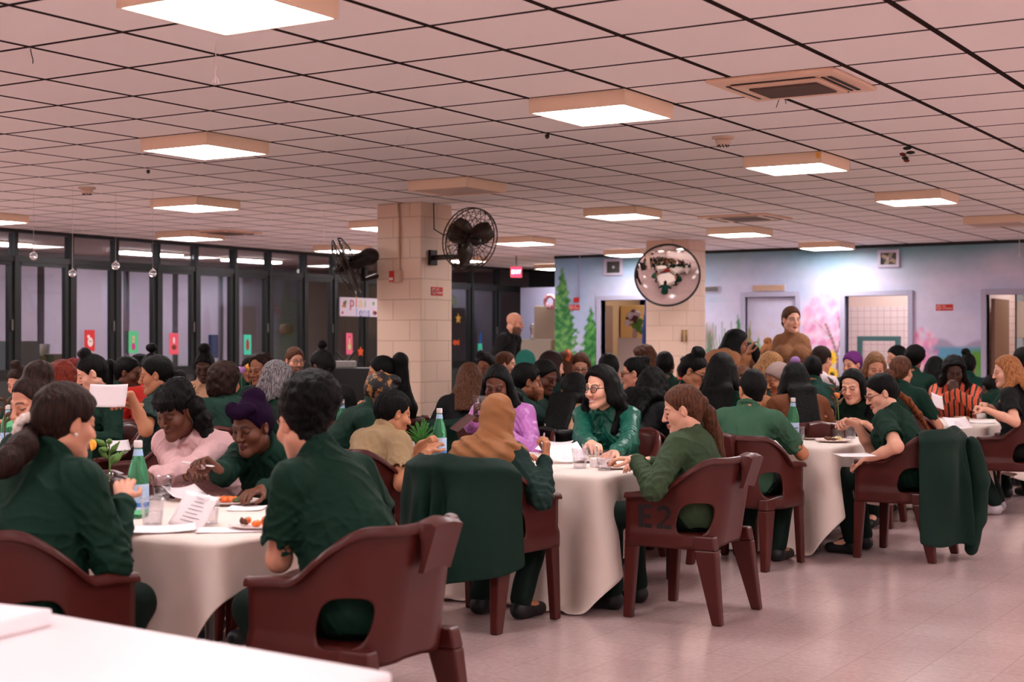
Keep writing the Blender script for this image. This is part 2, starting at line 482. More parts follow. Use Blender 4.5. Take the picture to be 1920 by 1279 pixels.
def hand_prims(f, wr, dr, palm, side, pose, sz=1.0):
    """wr wrist, dr finger direction, palm the palm's normal, side +1 right hand"""
    dr = nrm(dr); palm = nrm(palm - dr * (palm @ dr)); lat = np.cross(dr, palm) * side      # lat points to the thumb side
    lat = np.cross(palm, dr) * side
    q = lambda a, b, c: wr + (dr * a + lat * b + palm * c) * sz
    curl = {'rest': (.30, .45, .35), 'grip': (.95, 1.25, .8), 'pinch': (.75, .9, .55), 'flat': (.08, .12, .1), 'fist': (1.3, 1.5, 1.0), 'open': (.2, .3, .25)}[pose]
    ends = []
    for i, (bx, L) in enumerate(((.030, .068), (.010, .076), (-.010, .070), (-.029, .056))):
        f.cap(q(.012, bx * .55, -.001), q(.078 - abs(i - 1) * .004, bx, 0), .0125 * sz, .0105 * sz, .010)
        p = q(.080 - abs(i - 1) * .004, bx, 0); a = 0.0
        sp = bx * .8
        for j, (l, r0, r1) in enumerate(((L * .45, .0094, .0086), (L * .31, .0086, .0078), (L * .24, .0078, .0064))):
            a += curl[j] * (1 + .08 * i - (.25 if pose == 'pinch' and i == 0 else 0))
            dd = dr * math.cos(a) + palm * math.sin(a) + lat * sp * (0.6 if j == 0 else 0.0)
            n = p + nrm(dd) * l * sz
            f.cap(p, n, r0 * sz, r1 * sz, .003); p = n
        ends.append(p)
    tb = q(.022, .030, .004)
    cl = .9 if pose in ('grip', 'fist', 'pinch') else .35
    t1 = tb + (dr * .62 + lat * (.75 - .5 * cl) + palm * (.25 + .55 * cl)) * .040 * sz
    t2 = t1 + nrm(dr * .85 + lat * (.30 - .75 * cl) + palm * (.2 + .5 * cl)) * .032 * sz
    t3 = t2 + nrm(dr * .95 + lat * (.10 - .75 * cl) + palm * (.15 + .3 * cl)) * .025 * sz
    f.cap(q(.004, .012, 0), tb, .014 * sz, .014 * sz, .012); f.cap(tb, t1, .0135 * sz, .0105 * sz, .008)
    f.cap(t1, t2, .0105 * sz, .0095 * sz, .004); f.cap(t2, t3, .0095 * sz, .0075 * sz, .003)
    return q(.095, .02, .03)

def torso_prims(f, p, o, w, bust, sh, k=.05, hips=True):
    if hips: f.ell(p.P + np.array([0, -.005, .01]), (.172 * w + o, .135 * w + o, .115 + o), None, 0)
    f.ell((p.P + p.Wt) / 2 + p.d1 * .02 + np.array([0, .012, 0]), (.150 * w + o, .118 * w + o, .150 + o), p.R1, k)
    f.ell((p.Wt + p.Ch) / 2, (.150 * w ** .7 + o, .108 * w ** .7 + o, .155 + o), p.R2, k)
    f.ell(p.Ch + p.d2 * .012, (.140 + o, .090 * w ** .5 + o, .092 + o), p.R2, k)
    f.cap(sh[0], sh[1], .047 + o, .047 + o, k)
    for s in sh: f.cap(p.N - p.d3 * .01 - p.fw * .01, s * .75 + p.N * .25, .040 + o, .044 + o, .035)
    if bust > 0:
        for sx in (-1, 1):
            f.ell(p.Ch - p.d2 * .055 + p.fw * (.082 + .01 * bust) + np.array([sx * .073, 0, 0]), np.array([.070, .058, .068]) * bust + o, p.R2, .035)

PEOPLE = []
def person(u, v, d, face, look=None, hp=10, roll=0, skin='light', hair='cap', hc='black', shirt='green', sleeve='long', collar=True,
           w=1.0, male=False, bust=None, hl='table', hr='table', pl='rest', pr='rest', eyes='down', smile=False, beard=0, lean=None, ts=None, sl=0,
           stand=False, label='', group=None, trousers='dgreen', q=1.0, chair=True, glasses=None, full=1.0, extra=None, shirt_mat=None, hopt=None, hsz=1.0,
           legs=True, dl=None, dr=None, nl=None, nr=None, sc=None, nofold=False, chair_mat=None, hands=True, pole=None, tuck=1.0, shw=1.0):
    seed = len(PEOPLE) + 11
    rr = random.Random(seed)
    hopt = hopt or {}
    if sc is None: sc = 1.06 if male else 1.0
    zt = ZV(v, d)
    if bust is None: bust = 0 if male else 1.0
    # ---- fit the spine so that the head comes to the height it has in the photo
    if lean is None:
        t_ = ts or (1.02 if male else 0.97)
        lo_, hi_ = 3.0, 62.0
        if spine(lo_, t_, sc, stand, sl).hc[2] < zt:
            lean = lo_; ts = t_ * 1.0
            a, b = t_, 1.5
            for _ in range(30):
                m = (a + b) / 2
                if spine(lean, m, sc, stand, sl).hc[2] < zt: a = m
                else: b = m
            ts = min(a, 1.22)
        else:
            ts = t_
            for _ in range(30):
                m = (lo_ + hi_) / 2
                if spine(m, ts, sc, stand, sl).hc[2] > zt: lo_ = m
                else: hi_ = m
            lean = lo_
    else:
        a, b = 0.7, 1.5
        for _ in range(30):
            m = (a + b) / 2
            if spine(lean, m, sc, stand, sl).hc[2] < zt: a = m
            else: b = m
        ts = a
    p = spine(lean, ts, sc, stand, sl)
    if look is None: look = face
    rel = (look - face + 180) % 360 - 180
    rel = max(-85, min(85, rel))
    Rh = rotz(-R_(rel)) @ rotx(-R_(hp)) @ roty(R_(roll))
    H = HeadFrame(p.hc, Rh * sc)
    HR = HeadFrame(p.hc, Rh)
    H.R = Rh; H.__class__ = HeadFrame
    S = sc
    class HS(HeadFrame):
        def __call__(s, x, y, z): return s.c + s.R @ (np.array([x, y, z]) * S)
    H = HS(p.hc, Rh)
    rz = face_rot(face)
    hx, hy = W(u, d)
    off = rotz(rz) @ p.hc
    loc = (hx - off[0], hy - off[1], 0.0)
    sw = .162 * (1.12 if male else 1.0) * w ** .3 * shw
    sh = []
    for sx in (-1, 1):
        sh.append(p.Ch + p.d3 * .048 * ts + np.array([sx * sw, 0, 0]) + p.fw * .012)
    ua, fa = .285 * sc, .245 * sc
    arms = []
    for i, (sx, tgt, ps, dd, nn) in enumerate(((-1, hl, pl, dl, nl), (1, hr, pr, dr, nr))):
        if isinstance(tgt, str):
            if tgt == 'table': tgt = (sx * .13, max(p.Ch[1] + .18, .30), .785)
            elif tgt == 'lap': tgt = (sx * .10, .26, .64)
            elif tgt == 'chin': tgt = tuple(H(sx * .035, .10, -.17))
            elif tgt == 'side': tgt = (sx * .26 * shw, .03, .92)
            elif tgt == 'front': tgt = (sx * .12, .16 + p.Ch[1], 1.02)
        if tgt[0] == 'px':
            wx, wy = W(tgt[1], tgt[3]); tgt = rotz(-rz) @ np.array([wx - loc[0], wy - loc[1], ZV(tgt[2], tgt[3])])
        T = np.array(tgt, float)
        cam_ = lambda q_: rotz(-rz) @ np.array([*CW(q_[1], q_[2]), q_[3]]) if q_ is not None and q_[0] == 'c' else q_
        dd, nn = cam_(dd), cam_(nn)
        pole_ = np.array([sx * .75, -.35, -.75]) if pole is None else np.array([sx * pole[0], pole[1], pole[2]])
        E, T = ik(sh[i], T, ua, fa, pole_)
        fdir = nrm(T - E)
        dd = nrm(fdir + np.array([-sx * .25, .25, -.05])) if dd is None else nrm(dd)
        nn = np.array([0, 0, -1.0]) if nn is None else np.array(nn, float)
        arms.append((sh[i], E, T, dd, nn, ps, sx))
    hq = max(.003, min(.011, d * .00058)) * q
    bq = max(.007, min(.017, d * .0012)) * q
    # ---- the body, one surface
    f = Field()
    torso_prims(f, p, -.014, w, bust * .95, sh)
    nr_ = .052 if not male else .060
    f.cap(p.N - p.d3 * .04, p.hc + Rh @ np.array([0, -.025, -.05]) * S, nr_ + .006, nr_ - .002, .03)
    aw = w ** .5
    for (s0, E, T, dd, nn, ps, sx) in arms:
        f.cap(s0, E, .047 * aw, .039 * aw, .03); f.cap(E, E * .55 + T * .45, .039 * aw, .036 * aw, .02); f.cap(E * .55 + T * .45, T, .036 * aw, .0245, .015)
        f.cap(T, T + dd * .02, .0245, .022, .012)
    hand_box = []
    grips = []
    for (s0, E, T, dd, nn, ps, sx) in arms:
        if hands:
            g = hand_prims(f, T + dd * .012, dd, nn, sx, ps, .93 * sc * (1 + .12 * (d > 9)))
        else:
            g = T + dd * .07
            f.ell(T + dd * .06, (.04, .04, .04), None, .02)
        grips.append(g)
        hand_box.append((np.minimum(T, T + dd * .19) - .045, np.maximum(T, T + dd * .19) + .045))
    if not stand:
        hip = [np.array([sx * .09, 0, p.P[2] - .01]) for sx in (-1, 1)]
        kn = [np.array([sx * .115, .42 - .05 * tuck, .50]) for sx in (-1, 1)]
        an = [np.array([sx * .125, .36 - .20 * tuck + .05 * sx * rr.uniform(-1, 1), .085]) for sx in (-1, 1)]
    else:
        hip = [np.array([sx * .085, -.02, p.P[2] - .02]) for sx in (-1, 1)]
        kn = [np.array([sx * .09, .01, .50 * sc]) for sx in (-1, 1)]
        an = [np.array([sx * .10, -.02, .085]) for sx in (-1, 1)]
    for i in range(2):
        f.cap(hip[i], kn[i], .070 * w, .05, .04); f.cap(kn[i], an[i], .05, .036, .03)
        f.cap(an[i], an[i] + np.array([.01 * (2 * i - 1), .13, -.045]), .036, .03, .02)
    head_prims(f, H, male, full, smile)
    fine = [(H.c - .128 * S, H.c + .128 * S)]
    if hands and d < 10.5: fine += hand_box
    V, Fc = f.mesh(bq, fine, hq)
    base = SKIN[skin]
    cols = head_cols(V, HeadFrame(p.hc, Rh / S), skin, hc if hair else 'dbrown', eyes, smile, beard, base) if S == 1 else \
        head_cols((V - p.hc) / S + p.hc, HeadFrame(p.hc, Rh), skin, hc if hair else 'dbrown', eyes, smile, beard, base)
    root = mesh_obj('person', V, Fc, skin_m, None, True, loc, rz, cols)
    tag(root, label, 'person', group)
    # ---- shirt
    if shirt_mat is None:
        shirt_mat = cloth_mat(shirt, GREEN[shirt] if shirt in GREEN else OTHER[shirt])
    g = Field(); oo = .010
    torso_prims(g, p, oo, w, bust, sh)
    g.cap(p.P + np.array([0, 0, .0]), p.Wt, .155 * w, .14 * w, .05)
    for i, (s0, E, T, dd, nn, ps, sx) in enumerate(arms):
        r = .058 * aw
        if sleeve == 'long':
            g.cap(s0, E, r + .004, .053 * aw, .035); g.cap(E, T - (T - E) * .06, .053 * aw, .038, .02)
            if not nofold: g.ring(T - (T - E) * .08, T - E, .034, .009, .006)
        elif sleeve == 'short':
            m = s0 * .25 + E * .75
            g.cap(s0, m, r + .006, .063 * aw, .035)
            ex_ = nrm(E - s0)
            g.cut_cap(m + ex_ * .035, m + ex_ * .12, .085, .085, .004)
    g.cut_cap(p.N + p.d3 * .030, p.N + p.d3 * .16, .056, .09, .008)
    if collar == 'turtle':
        g.cap(p.N - p.d3 * .02, p.N * .45 + (p.hc + Rh @ np.array([0, -.02, -.06])) * .55, .066, .062, .012)
        g.cut_cap(p.N + p.nd * .055, p.N + p.nd * .2, .058, .058, .003)
    elif collar == 'crew':
        g.ring(p.N + p.d3 * .010 + p.fw * .004, p.d3 + p.fw * .35, .064, .011, .006)
    elif collar:
        ax_ = p.d3 + p.fw * .55
        g.ring(p.N + p.d3 * .018 + p.fw * .004, ax_, .070 if male else .066, .015, .008)
        for sx in (-1, 1):
            a0 = p.N + p.fw * .070 + np.array([sx * .030, 0, 0]) - p.d3 * .012
            g.cap(a0, a0 + p.fw * .018 + np.array([sx * .035, 0, 0]) - p.d3 * .055, .014, .010, .008)
            g.cap(p.N - p.fw * .045 + np.array([sx * .05, 0, 0]) + p.d3 * .020, a0, .015, .015, .008)
        if d < 9.6:
            c0 = p.Ch + p.fw * (.105 + .03 * bust); c1 = p.Wt + p.fw * (.13 * w)
            g.cap(p.N + p.fw * .085 - p.d3 * .04, c0 - p.d2 * .05, .009, .009, .006); g.cap(c0 - p.d2 * .05, c1, .009, .009, .006)
    if not stand: g.clip((0, 0, -1), (0, 0, .465))
    else: g.clip((0, 0, -1), (0, 0, p.P[2] - .10))
    if not nofold:
        n1, n2, n3_ = vnoise(21, seed, (1, 1, .5)), vnoise(44, seed + 5, (.7, .7, 1.0)), vnoise(30, seed + 8, (1, 1, .35))
        zb = p.Wt[2] + .02
        rid = lambda q_: 1 - np.minimum(np.abs(q_) * 2.2, 1)
        def folds(X, Y, Z):
            wz = np.exp(-((Z - zb) / .13) ** 2)
            r_ = -.0065 * rid(n3_(X + .7 * Z, Y, Z)) ** 2 - .0075 * wz * rid(n2(X + .25 * Z, Y - .2 * Z, Z * 1.3)) ** 2 + n1(X, Y, Z) * .0035
            for (s0, E, T, dd, nn, ps, sx) in arms:
                e2 = (X - E[0]) ** 2 + (Y - E[1]) ** 2 + (Z - E[2]) ** 2
                a = nrm(T - E); q_ = (X - E[0]) * a[0] + (Y - E[1]) * a[1] + (Z - E[2]) * a[2]
                r_ = r_ + .0055 * np.exp(-e2 / .009) * np.sin(q_ * 190 + 5 * n1(X, Y, Z))
                c2 = s0 + (E - s0) * .18 - np.array([sx * .035, -.03, .07]); a2 = (X - c2[0]) ** 2 + (Y - c2[1]) ** 2 + (Z - c2[2]) ** 2
                r_ = r_ + .0055 * np.exp(-a2 / .010) * np.sin((Y * .3 + Z * 1.0 + X * sx * 1.1) * 135 + 3 * n1(X, Y, Z))
            return r_
        g.disp(folds)
    shq = max(.0065, min(.013, d * .0011)) * q
    V, Fc = g.mesh(shq)
    so = mesh_obj('shirt', V, Fc, shirt_mat, root)
    # ---- trousers and shoes
    if legs:
        t = Field()
        t.ell(p.P + np.array([0, -.005, -.005]), (.178 * w, .142 * w, .108), None, 0)
        for i in range(2):
            t.cap(hip[i], kn[i], .086 * w, .068, .04); t.cap(kn[i], an[i] + np.array([0, 0, .02]), .068, .058, .03)
        n3 = vnoise(34, seed + 9, (1, 1, .5))
        t.disp(lambda X, Y, Z: n3(X, Y, Z) * .004)
        V, Fc = t.mesh(max(.011, shq))
        mesh_obj('trousers', V, Fc, cloth_mat(trousers, GREEN[trousers] if trousers in GREEN else OTHER[trousers]), root)
        for i in range(2):
            t = Field(); c = an[i]
            t.cap(c, c + np.array([0, -.02, -.035]), .045, .045, 0); t.cap(c + np.array([0, 0, -.045]), c + np.array([.012 * (2 * i - 1), .15, -.05]), .043, .036, .03)
            t.clip((0, 0, -1), (0, 0, .004)); t.clip((0, 0, 1), (0, 0, .125))
            V, Fc = t.mesh(.011)
            mesh_obj('shoe', V, Fc, hopt.get('shoe', shoe_m), root)
    # ---- hair or head cover
    info = Pose(); info.w = w; info.p, info.H, info.sh, info.root, info.d, info.seed, info.arms, info.grips, info.q, info.rz, info.loc, info.S = p, H, sh, root, d, seed, arms, grips, q, rz, loc, S
    if hair: make_hair(info, hair, hc, hopt)
    if glasses: make_glasses(info, glasses)
    if extra: extra(info)
    PEOPLE.append(info)
    info.label, info.face, info.lean = label, face, lean
    if chair and not stand:
        CHAIRS.append((loc, rz, chair if isinstance(chair, str) else '', info, chair_mat))
    return info
def make_glasses(I, col):
    H = I.H; P = []
    for sx in (-1, 1):
        P.append([H(sx * .032 + .0235 * math.cos(a), .103 - .006 * abs(math.cos(a)) , -.001 + .019 * math.sin(a)) for a in np.linspace(0, 2 * PI, 17)])
        P.append([H(sx * .055, .098, .006), H(sx * .072, .070, .006), H(sx * .080, .0, .004), H(sx * .079, -.02, -.012)])
    P.append([H(-.0095, .104, .004), H(0, .107, .006), H(.0095, .104, .004)])
    tube('glasses', P, .0024 if I.d < 10 else .0032, mat('frame_' + col, rgb(20, 18, 20) if col == 'black' else rgb(120, 80, 60), .35), I.root, res=2)
OTHER = {'pink': rgb(214, 172, 172), 'khaki': rgb(158, 132, 98), 'black': rgb(20, 19, 21), 'lilac': rgb(184, 110, 182), 'beige': rgb(196, 150, 118),
         'rust': rgb(104, 58, 32), 'tan': rgb(150, 98, 64), 'white': rgb(226, 208, 214), 'red': rgb(176, 36, 28), 'navy': rgb(24, 26, 36), 'camel': rgb(182, 122, 72), 'grey': rgb(120, 116, 118)}
def strands(I, n, amp, seed, st):
    nz = vnoise(n, seed, st); return lambda X, Y, Z: nz(X, Y, Z) * amp
def cap_prims(f, H, t, S, ears=True, line=.022, nrmv=(0, .82, -.57)):
    f.ell(H(0, -.014, .036), (np.array([.076, .099, .087]) + t) * S, H.R, 0)
    f.cap(H(0, -.05, -.01), H(0, -.045, -.055), .060 * S, .045 * S, .04)
    n = H.R @ np.array(nrmv, float)
    f.clip(n, H.c + n * line * S, k=.006)
    f.clip(H.R @ np.array([0, .25, -1.0]), H(0, 0, -.088))
    if ears:
        for sx in (-1, 1): f.cut_ell(H(sx * .082, .006, -.016), np.array([.022, .027, .036]) * S, H.R, .008)
def make_hair(I, style, hc, o):
    p, H, S = I.p, I.H, I.S
    hq = max(.0042, min(.010, I.d * .00075)) * I.q
    f = Field(); m = hair_mat(hc)
    back = -p.fw; up = p.d2; rt = np.array([1.0, 0, 0])
    bp = lambda base, b, x=0.0: base + back * b + rt * x
    amp, freq, stz = o.get('amp', .0022), o.get('freq', 150), (1, 1, .22)
    name = 'hair'
    if style in ('cap', 'short', 'buzz'):
        cap_prims(f, H, {'cap': .008, 'short': .007, 'buzz': .002}[style], S)
    elif style == 'bun':
        cap_prims(f, H, .006, S)
        b = o.get('at', (0, -.035, .150)); r = o.get('r', .042)
        f.ell(H(*b), np.array([r * 1.1, r * 1.05, r * .92]) * S, H.R, .015)
        n = vnoise(70, I.seed); amp, freq = .0045, 95
    elif style == 'puff':
        cap_prims(f, H, .007, S)
        b = o.get('at', (0, -.075, .090)); r = o.get('r', .105)
        f.ell(H(*b), np.array([r, r, r * .95]) * S, H.R, .03)
        amp, freq, stz = .005, 110, (1, 1, 1)
    elif style in ('pony', 'ponylow', 'ponyhigh'):
        cap_prims(f, H, o.get('t', .008), S)
        b = o.get('at', {'pony': (0, -.112, .030), 'ponylow': (0, -.100, -.045), 'ponyhigh': (0, -.09, .105)}[style])
        f.ell(H(*b), np.array([.026, .026, .026]) * S, H.R, .02)
        pts = o.get('path')
        if pts is None:
            L = o.get('len', .28); sx = o.get('sx', 0.0)
            pts = [H(*b), H(b[0] + sx * .3, b[1] - .05, b[2] + .005), bp(p.N, .12, sx * .7) - up * .0, bp(p.Ch, .155, sx) + up * (.05 - L * .2), bp(p.Ch, .155, sx) - up * (L - .16)]
        else:
            cv = lambda q_: rotz(-I.rz) @ np.array([W(q_[1], q_[3])[0] - I.loc[0], W(q_[1], q_[3])[1] - I.loc[1], ZV(q_[2], q_[3])]) if q_[0] == 'px' else np.array(q_, float)
            pts = [H(*b)] + [cv(q_) for q_ in pts]
            f.cap(H(b[0] * .4, -.06, -.0), H(*b), .055, .028, .03)
        r = o.get('r', .036)
        rs = [.020] + [r] * (len(pts) - 2) + [r * .35]
        gt = Field(); gt.chain(pts, rs, .02); gt.disp(strands(I, 130, .0035, I.seed + 4, (1, 1, .3))); Vt, Ft = gt.mesh(hq * 1.1); mesh_obj('ponytail', Vt, Ft, hair_mat(o.get('tailc', hc)), I.root)
        I.tie = (H(*b), nrm(pts[1] - pts[0]))
    elif style in ('long', 'longfront', 'bob', 'curlylong', 'wavy'):
        t = {'long': .013, 'longfront': .010, 'bob': .014, 'curlylong': .030, 'wavy': .018}[style]
        cap_prims(f, H, t, S, ears=False, line=o.get('line', .013 if style == 'longfront' else .018))
        L = o.get('len', .30); vol = o.get('vol', 1.0)
        if style == 'longfront': f.cut_cap(H(0, .10, .075), H(0, -.03, .140), .0065, .004, .003)
        for k in range(11):
            ph = (k / 10 - .5) * PI * 1.12
            sx_, cy_ = math.sin(ph), math.cos(ph)
            a = H(sx_ * .072, -.014 - cy_ * .085, .02); b = H(sx_ * (.082 + .01 * vol), -.012 - cy_ * (.098 + .012 * vol), -.07)
            r = .026 * vol
            if style == 'bob':
                f.chain([a, b, H(sx_ * .085, -.008 - cy_ * .088, -.125)], [r, r, r * .8], .02)
                continue
            if abs(sx_) > .8 and o.get('front', True):
                s_ = np.sign(sx_)
                if o.get('side', 0) and s_ != np.sign(o['side']): pass
                q1 = p.N + rt * s_ * (.098 + .02 * vol) + p.fw * .015 - up * .01
                q2 = p.Ch + rt * s_ * .085 + p.fw * .135 - up * max(0, L - .25)
                f.chain([a, b, q1, q2], [r, r * .95, r * .85, r * .5], .02)
            else:
                e1 = bp(p.N, .085 + .03 * vol, sx_ * .105); e2 = bp(p.Ch, .135 + .02 * vol, sx_ * .115) - up * (L - .26)
                f.chain([a, b, e1, e2], [r, r * 1.05, r * 1.1, r * .6], .02)
        if style == 'curlylong': amp, freq, stz = .007, 75, (1, 1, 1)
        if style == 'wavy': amp, freq, stz = .004, 70, (1, 1, .7)
    elif style == 'curly':
        r = o.get('r', .125)
        cap_prims(f, H, .02, S, ears=False, line=.018)
        f.ell(H(0, -.055, .03), np.array([r, r * .95, r]) * S, H.R, .03)
        f.ell(H(0, -.06, -.05), np.array([r, r * .8, r * .9]) * S, H.R, .03)
        n = H.R @ np.array([0, .9, -.35]); f.clip(n, H.c + n * .020, k=.01)
        amp, freq, stz = .008, 80, (1, 1, 1)
    elif style == 'scarfcap':
        name = 'head_scarf'; m = o['mat']
        cap_prims(f, H, .014, S, line=.024); amp, freq, stz = .003, 60, (1, .4, 1)
        if o.get('knot'):
            for q_, r_ in o['knot']: f.ell(H(*q_), np.array(r_) * S, H.R, .014)
    elif style == 'hijab':
        name = 'headscarf'; m = o['mat']
        f.ell(H(0, -.012, .032), (np.array([.076, .100, .090]) + .016) * S, H.R, 0)
        f.ell(H(0, -.01, -.045), np.array([.084, .092, .08]) * S, H.R, .02)
        n = H.R @ np.array([0, .93, -.2]); f.clip(n, H.c + n * .062 * S, k=.008)
        f.cap(H(0, -.02, -.06), p.N, .086, .098, .025)
        f.cap(I.sh[0] * .86 + p.N * .14 - p.d3 * .012, I.sh[1] * .86 + p.N * .14 - p.d3 * .012, .085, .085, .06)
        f.ell(p.Ch + p.d2 * .02 + back * .03, (.190, .125, .095), p.R2, .05)
        f.cap(I.sh[0] * .95 + up * .03, I.sh[0] * 1.0 - up * .10 + back * .03 - rt * .05, .055, .045, .03)
        n1 = vnoise(42, 3, (.5, 1, 1.1))
        f.disp(lambda X, Y, Z: n1(X, Y + .9 * Z, Z * 1.2) * .008 + .008 * np.sin(85 * (Z + .55 * X + .3 * Y)) * np.exp(-((Z - p.N[2] - .01) / .08) ** 2))
        amp = 0
    elif style == 'braids':
        cap_prims(f, H, .009, S)
        L = o.get('len', .2)
        for k in range(13):
            ph = (k / 12 - .5) * PI * 1.1; sx_, cy_ = math.sin(ph), math.cos(ph)
            a = H(sx_ * .07, -.014 - cy_ * .09, .03); b = H(sx_ * .085, -.012 - cy_ * .10, -.07)
            e1 = bp(p.N, .10, sx_ * .10); e2 = bp(p.Ch, .145, sx_ * .12) - up * (L - .2)
            f.chain([a, b, e1, e2], [.017, .016, .015, .008], .004)
        HR, c = H.R, H.c
        def groove(X, Y, Z):
            x = (X - c[0]) * HR[0, 0] + (Y - c[1]) * HR[1, 0] + (Z - c[2]) * HR[2, 0]
            y = (X - c[0]) * HR[0, 1] + (Y - c[1]) * HR[1, 1] + (Z - c[2]) * HR[2, 1] + .014
            return .003 * np.sin(np.arctan2(x, -y + .08) * o.get('n', 34))
        f.disp(groove); amp = 0
    elif style == 'cornrows':
        cap_prims(f, H, .009, S, line=o.get('line', .02))
        HR, c = H.R, H.c
        def groove(X, Y, Z):
            x = (X - c[0]) * HR[0, 0] + (Y - c[1]) * HR[1, 0] + (Z - c[2]) * HR[2, 0]
            y = (X - c[0]) * HR[0, 1] + (Y - c[1]) * HR[1, 1] + (Z - c[2]) * HR[2, 1]
            return .0042 * np.sin(x * 230) + .0018 * np.sin(y * 300 + 3 * np.sin(x * 230))
        b = o.get('at', (0, -.105, -.02))
        f.disp(groove); amp = 0
    if amp: f.disp(strands(I, freq, amp, I.seed, stz))
    fr = o.get('fringe')
    if fr:
        for k in range(15):
            x = (k - 7) * .0088
            f.chain([H(x * .7, .045, .112), H(x * 1.02, .080 - abs(x) * .25, .078), H(x * 1.12, .0945 - abs(x) * .42, .040 - .010 * ((k * 5) % 4) / 3)], [.012, .0075, .003], .003)
    V, Fc = f.mesh(hq)
    ho = mesh_obj(name, V, Fc, m, I.root)
    if o.get('name'): ho.name = o['name']
    for q_, r_ in o.get('more', ()):
        gm = Field(); gm.ell(H(*q_), np.array(r_) * S, H.R, 0); gm.disp(strands(I, 95, .008, I.seed + 2, (1, 1, 1))); Vm, Fm = gm.mesh(hq * 1.3); mesh_obj('curls', Vm, Fm, m, I.root)
    wp = o.get('wisps', 0) if style in ('puff', 'curlylong', 'curly') else 0
    if wp:
        r = random.Random(I.seed); P = []
        for k in range(wp):
            q_ = V[r.randrange(len(V))]; a = nrm(q_ - p.hc + np.array([0, 0, .02]))
            if style in ('puff', 'curlylong', 'curly'):
                L_ = r.uniform(.008, .022); t_ = nrm(np.cross(a, [r.uniform(-1, 1), r.uniform(-1, 1), r.uniform(-1, 1)]))
                P.append(([q_ - a * .006, q_ + a * L_ * .6, q_ + a * L_ + t_ * L_ * .5, q_ + a * L_ * .7 + t_ * L_], [1, .9, .7, .4]))
            else:
                d_ = np.array([r.uniform(-.5, .5), r.uniform(-.5, .5), -1.0]); t_ = nrm(d_ - a * (d_ @ a)); L_ = r.uniform(.03, .07)
                P.append(([q_ - a * .002, q_ + a * .003 + t_ * L_ * .35, q_ + a * .005 + t_ * L_ * .7, q_ + a * .002 + t_ * L_], [1, 1, .8, .3]))
        tag(tube('loose_hair', P, .0012 if I.d < 8 else .0016, m, I.root, res=1), kind='stuff')
    if o.get('tie') and hasattr(I, 'tie'):
        c, n = I.tie; n = nrm(n)
        tr = o['tie']; g = Field(); g.ring(c + n * .020, n, tr[0], tr[1], 0); g.disp(strands(I, 180, tr[2] if len(tr) > 2 else .001, 4, (1, 1, 1)))
        V, Fc = g.mesh(.004); mesh_obj('hair_tie', V, Fc, o['tiemat'], I.root)
EXPOSURE = 1.82
CHAIRS = []
# ---------------------------------------------------------------- the hall
WALL_X, WALL_Y, END_Y, RIGHT_X, BACK_Y = -14.5, 20.2, 23.9, 3.3, -5.2
MUR_X0 = -11.77
def XM(u, Y=WALL_Y):
    k = (u - 960.0) / F_PX; d = Y / (k * SN + CS); return k * d * CS - d * SN
def DM(u, Y=WALL_Y):
    k = (u - 960.0) / F_PX; return Y / (k * SN + CS)
def ZM(u, v, Y=WALL_Y): return ZV(v, DM(u, Y))
def DX(u, X=WALL_X):
    k = (u - 960.0) / F_PX; return X / (k * CS - SN)
def YX(u, X=WALL_X):
    k = (u - 960.0) / F_PX; d = DX(u, X); return k * d * SN + d * CS
def structure(o): o['kind'] = 'structure'; return o

# ceiling with dark grid joints
m = bpy.data.materials.new('ceiling_tiles'); m.use_nodes = True
nt = m.node_tree; L = nt.links; b = nt.nodes['Principled BSDF']
tc = nt.nodes.new('ShaderNodeTexCoord'); sp = nt.nodes.new('ShaderNodeSeparateXYZ'); L.new(tc.outputs['Object'], sp.inputs[0])
def math_node(nt, op, a, bb=None, c=None):
    n = nt.nodes.new('ShaderNodeMath'); n.operation = op
    for i, x in enumerate((a, bb, c)):
        if x is None: continue
        if isinstance(x, (int, float)): n.inputs[i].default_value = x
        else: nt.links.new(x, n.inputs[i])
    return n.outputs[0]
def joint(nt, s, period, width):
    w_ = math_node(nt, 'WRAP', math_node(nt, 'ADD', s, period / 2), period, 0.0)
    return math_node(nt, 'LESS_THAN', math_node(nt, 'ABSOLUTE', math_node(nt, 'SUBTRACT', w_, period / 2)), width / 2)
jx = joint(nt, sp.outputs[0], TILE, .034); jy = joint(nt, sp.outputs[1], TILE, .029)
jj = math_node(nt, 'MAXIMUM', jx, jy)
n1 = nt.nodes.new('ShaderNodeTexNoise'); n1.inputs['Scale'].default_value = 45; n1.inputs['Detail'].default_value = 5; L.new(tc.outputs['Object'], n1.inputs['Vector'])
n2 = nt.nodes.new('ShaderNodeTexNoise'); n2.inputs['Scale'].default_value = .9; L.new(tc.outputs['Object'], n2.inputs['Vector'])
sm = math_node(nt, 'ADD', math_node(nt, 'MULTIPLY', n1.outputs['Fac'], .16), math_node(nt, 'MULTIPLY', n2.outputs['Fac'], .22))
mx = nt.nodes.new('ShaderNodeMix'); mx.data_type = 'RGBA'; mx.inputs['A'].default_value = (*rgb(246, 240, 237), 1); mx.inputs['B'].default_value = (*rgb(238, 230, 226), 1); L.new(sm, mx.inputs['Factor'])
mx2 = nt.nodes.new('ShaderNodeMix'); mx2.data_type = 'RGBA'; L.new(jj, mx2.inputs['Factor']); L.new(mx.outputs['Result'], mx2.inputs['A']); mx2.inputs['B'].default_value = (*rgb(38, 22, 18), 1)
L.new(mx2.outputs['Result'], b.inputs['Base Color']); b.inputs['Roughness'].default_value = .9; b.inputs['Specular IOR Level'].default_value = .1
ceiling_m = m
bm = bmesh.new(); add_box(bm, (WALL_X - GX0 - .05, BACK_Y - GY0 - .05, 0), (RIGHT_X - GX0 + .05, END_Y - GY0 + .05, .12))
